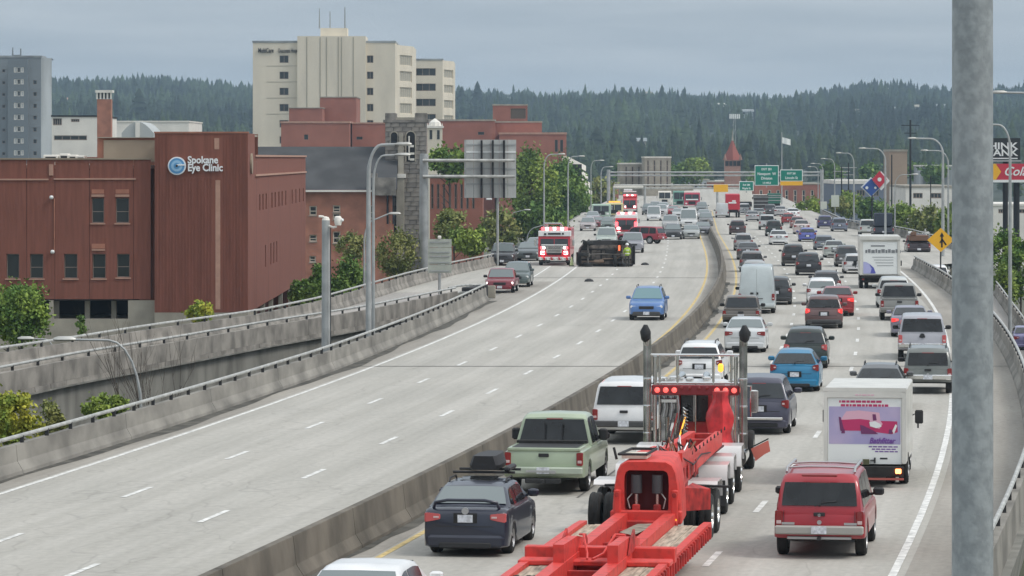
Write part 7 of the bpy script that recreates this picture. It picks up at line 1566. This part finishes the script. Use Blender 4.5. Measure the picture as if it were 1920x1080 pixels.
def lowboy():
    Y0 = 80.0; X0 = 2.80; r = empty('lowboy_trailer', (X0, Y0, 0), 'bright red empty lowboy trailer with plank decks and an open-faced gooseneck', 'trailer', -math.atan(.150))
    # gooseneck rear face with opening
    W = .66; zt = 2.10; zb = .78
    def mir(h): return h+[(-a, b) for a, b in reversed(h)]
    outer = mir([(-.02,zb),(-.72,zb),(-.71,1.20),(-.67,1.60),(-.62,1.88),(-.55,2.02),(-.42,2.09),(-.02,zt)]); inner = mir([(-.02,1.04),(-.42,1.04),(-.46,1.10),(-.47,1.60),(-.46,1.78),(-.43,1.86),(-.36,1.90),(-.02,1.90)])
    fr = [[(a, .0, b) for a, b in inner], [(a*1.005, -.0, b) for a, b in inner], [(a*.965, -.02, zb+(b-zb)*.985) for a, b in outer], [(a, .05, b) for a, b in outer], [(a*.84, 2.2, b+(.05 if b > 1.9 else 0)) for a, b in outer]]
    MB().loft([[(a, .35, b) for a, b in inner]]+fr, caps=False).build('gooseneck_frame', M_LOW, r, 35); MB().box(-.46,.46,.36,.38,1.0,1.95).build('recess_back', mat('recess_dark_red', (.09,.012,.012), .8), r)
    MB().cbox(0,.0,.93,1.5,.16,.28,.03).build('lower_beam', M_LOW, r, 30)
    for x in (-1, 1):
        MB().cbox(x*(W-.06),-.06,1.15,.15,.10,.72,.03).build('side_cheek', M_LOW, r, 30); MB().lathe([(0,-.05),(.05,-.05),(.05,.05),(0,.05)], (x*(W-.06),-.13,1.40), 'y', 10).build('pin', M_LOWD, r)
        MB().tube([(x*.22,.12,1.42),(x*.22,.12,1.80)], .115, 16).build('air_can', mat('cylinder_grey', (.055,.058,.062), .5), r, 60)
        MB().tube([(x*.22,.10,1.18),(x*.22,.10,1.40)], .038, 12).build('piston_rod', M_CHROME, r, 60); MB().cbox(x*.22,.05,1.12,.16,.10,.14,.02).build('piston_clevis', M_LOWD, r)
        MB().tube([(x*.35,.05,1.1),(x*.40,.02,1.3),(x*.30,.1,1.42)], .014, 5).build('hydraulic_hose', M_RAIL, r)
    MB().box(-.55,-.02,.25,1.1,zt+.02,zt+.10).build('access_plate', mat('pale_plate', (.66,.62,.52), .6), r); MB().tube([(-.6,.15,zt+.12),(-.02,.15,zt+.12),(.08,1.2,zt+.16),(-.45,1.2,zt+.16),(-.6,.15,zt+.12)], .03, 6).build('plate_rim', M_BLACK, r)
    MB().cyl((-.66,.3,zt),(-.72,.3,zt+.25),.03,n=6).build('stub_lever', M_BLACK, r)
    # long neck over the tractor frame
    yA, yB = 2.2, 14.5
    for x in (-1, 1):
        MB().loft([[(x*q, y, z0), (x*(q-.16), y, z0), (x*(q-.16), y, z1), (x*q, y, z1)] for y, q, z0, z1 in ((yA,.52,1.35,2.10),(5.5,.46,1.45,2.00),(6.2,.46,1.45,1.86),(yB-2,.40,1.50,1.84))]).build('neck_beam', M_LOW, r)
    for y in (2.6, 5.6, 8.0, 10.5, 12.4): MB().cbox(0,y,1.62,.62,.16,.36,.02).build('neck_cross_member', M_LOWD, r)
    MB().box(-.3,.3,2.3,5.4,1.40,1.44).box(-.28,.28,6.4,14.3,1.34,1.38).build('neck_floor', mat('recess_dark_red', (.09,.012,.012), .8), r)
    R = random.Random(4)
    for k in range(14):
        x = .15+R.uniform(-.25,.30); y = 2.5+k*.22; MB().tube([(x,y,1.9),(x+R.uniform(-.2,.2),y+.3,2.12+R.uniform(0,.1)),(x+R.uniform(-.2,.2),y+.6,1.95)], .02, 5).build('chain_link_run', (M_UNDER, M_RIM, mat('rusty_chain', (.22,.10,.06), .8))[k % 3], r, 60)
    # jeep axles beside the neck
    for y in (5.0, 6.4):
        MB().cyl((-1.5,y,.50),(.6,y,.50),.08,n=8).build('axle', M_UNDER, r)
        for x in (-1, 1): wheel(r, x*1.06-.46, y, .50, .26, M_CHROME, dual=True)
    for x in (-1, 1):
        pr = [(5.75,1.10),(5.85,1.20),(6.8,1.20),(6.95,1.08),(7.0,.8)]; pr2 = [(b-.02 if b > 6 else b+.02, c-.02) for b, c in reversed(pr)]
        MB().extr(pr+pr2, x*1.06-.46-.33, x*1.06-.46+.33).build('fender', M_FEND, r, 40)
        MB().tube([(x*.6,4.0,1.26),(x*1.38,4.0,1.24)], .03, 6).build('mud_flap_bar', M_BLACK, r); MB().loft([[(x*.55,2.3,z),(x*.60,3.6,z),(x*.98,3.7,z*.9)] for z in (.85,1.35)]).build('side_gusset', M_LOWD, r)
    MB().tube([(-1.0,3.9,1.15),(-.85,3.3,1.2),(-.8,3.0,.8),(-.7,2.4,.7)], .02, 6).build('air_hose', M_BLACK, r, 60)
    for k in range(12):
        for x in (-1, 1): MB().tube([(x*.47,3.0+k*.85,1.88),(x*.47,3.06+k*.85,1.95),(x*.47,3.14+k*.85,1.88)], .014, 5).build('tie_ring', M_UNDER, r, 60)
    for k in range(4): MB().cbox(.535,2.6+k*.8,1.62,.02,.34,.30,.005).build('weld_plate', M_LOWD, r)
    for x in (-.60, .60): MB().cbox(x,-.10,.88,.10,.03,.06,.01).build('marker_lamp', M_AMBER, r)
    for x in (-1, 1): MB().tube([(x*.50,2.3,2.0),(x*.56,4.2,1.7),(x*.50,6.5,1.75),(x*.46,9,1.6)], .016, 5).build('air_line', M_BLACK, r, 60)
    # main deck
    yD = -1.2; yE = -13.0; zd = .80
    for x in (-1, 1):
        MB().loft([[(x*.62,y,z0),(x*.38,y,z0),(x*.38,y,z1),(x*.62,y,z1)] for y, z0, z1 in ((-.1,.72,1.02),(-1.2,.55,1.02),(yE,.50,.98))]).build('deck_beam', M_LOW, r)
        MB().loft([[(x*1.38,y,.55),(x*1.22,y,.55),(x*1.22,y,z1),(x*1.38,y,z1)] for y, z1 in ((-.2,.86),(-1.2,.88),(yE,.88))]).build('side_rail', M_LOW, r)
        for k in range(26): y = -.9-k*.44; MB().cbox(x*1.41,y,.70,.06,.08,.26,.01).build('side_rib', M_LOWD, r)
        for k in range(3): a = .635+k*.196; MB().box(x*a if x > 0 else -a-.186, x*a+.186 if x > 0 else -a, yE, -.45, zd-.05, zd+.01*(k % 2)).build('deck_plank', M_WOOD, r)
    k = 0; y = -1.6
    while y > yE: MB().cbox(0,y,.70,.76,.12,.22,.01).build('cross_member', M_LOWD, r); y -= 1.3
    MB().add([(-.1,-.8,.86),(.35,-.6,.86),(.1,-3.2,.86),(-.25,-2.6,.86)],[(0,1,2,3)]).build('folded_tarp', mat('dusty_canvas', (.28,.24,.19), .9, noise=.4, nscale=5), r)
    MB().cbox(0,-.15,.72,1.34,.2,.3,.02).build('hinge_beam', M_LOWD, r)
    # rear transition: crossbeam and sloping bogie arms
    yC = -7.6
    MB().cbox(0,yC,.93,2.86,.30,.30,.02).build('cross_beam', M_LOW, r, 30); MB().cbox(0,yC-.75,.86,2.86,.6,.10,.02).build('rear_plate', M_LOW, r, 30)
    for x in (-1, 1):
        MB().loft([[(x*.60,y,z0),(x*.40,y,z0),(x*.40,y,z1),(x*.60,y,z1)] for y, z0, z1 in ((yC+1.2,.95,1.12),(yC-.3,.95,1.30),(yC-2.2,.95,1.32))]).build('bogie_arm', M_LOW, r)
        MB().extr([(yC+.2,1.05),(yC-.1,1.42),(yC-.5,1.30),(yC-.9,1.0)], x*.62 if x > 0 else -.66, x*.66 if x > 0 else -.62).build('gusset', M_LOWD, r)
        MB().extr([(yC+.9,1.05),(yC+.7,1.25),(yC+.3,1.15),(yC-.1,1.0)], x*.36 if x > 0 else -.40, x*.40 if x > 0 else -.36).build('gusset', M_LOWD, r)
        MB().tube([(x*.42,yC+.2,1.28),(x*.30,yC-.2,1.32),(x*.15,yC-.8,1.02),(x*.05,yC-1.6,1.0)], .025, 6).build('brace_rod', M_LOW, r)
        for y in (yC-3.0, yC-4.2): wheel(r, x*1.05, y, .42, .26, dual=True)
lowboy()
# ------------------------------------------------------------------ haze over the whole place
def haze():
    b = MB().box(-1700, 1700, -60, 5400, -9, 118).build('haze', None); m = bpy.data.materials.new('thin_haze'); m.use_nodes = True; nt = m.node_tree; nt.nodes.clear()
    o = nt.nodes.new('ShaderNodeOutputMaterial'); v = nt.nodes.new('ShaderNodeVolumePrincipled'); v.inputs['Density'].default_value = HAZE; v.inputs['Color'].default_value = (.60,.81,1.0,1); v.inputs['Anisotropy'].default_value = .2
    nt.links.new(v.outputs[0], o.inputs['Volume']); b.data.materials.append(m); b['kind'] = 'stuff'; b['label'] = 'thin blue haze over the valley'; 
HAZE = 1.3e-4
haze()
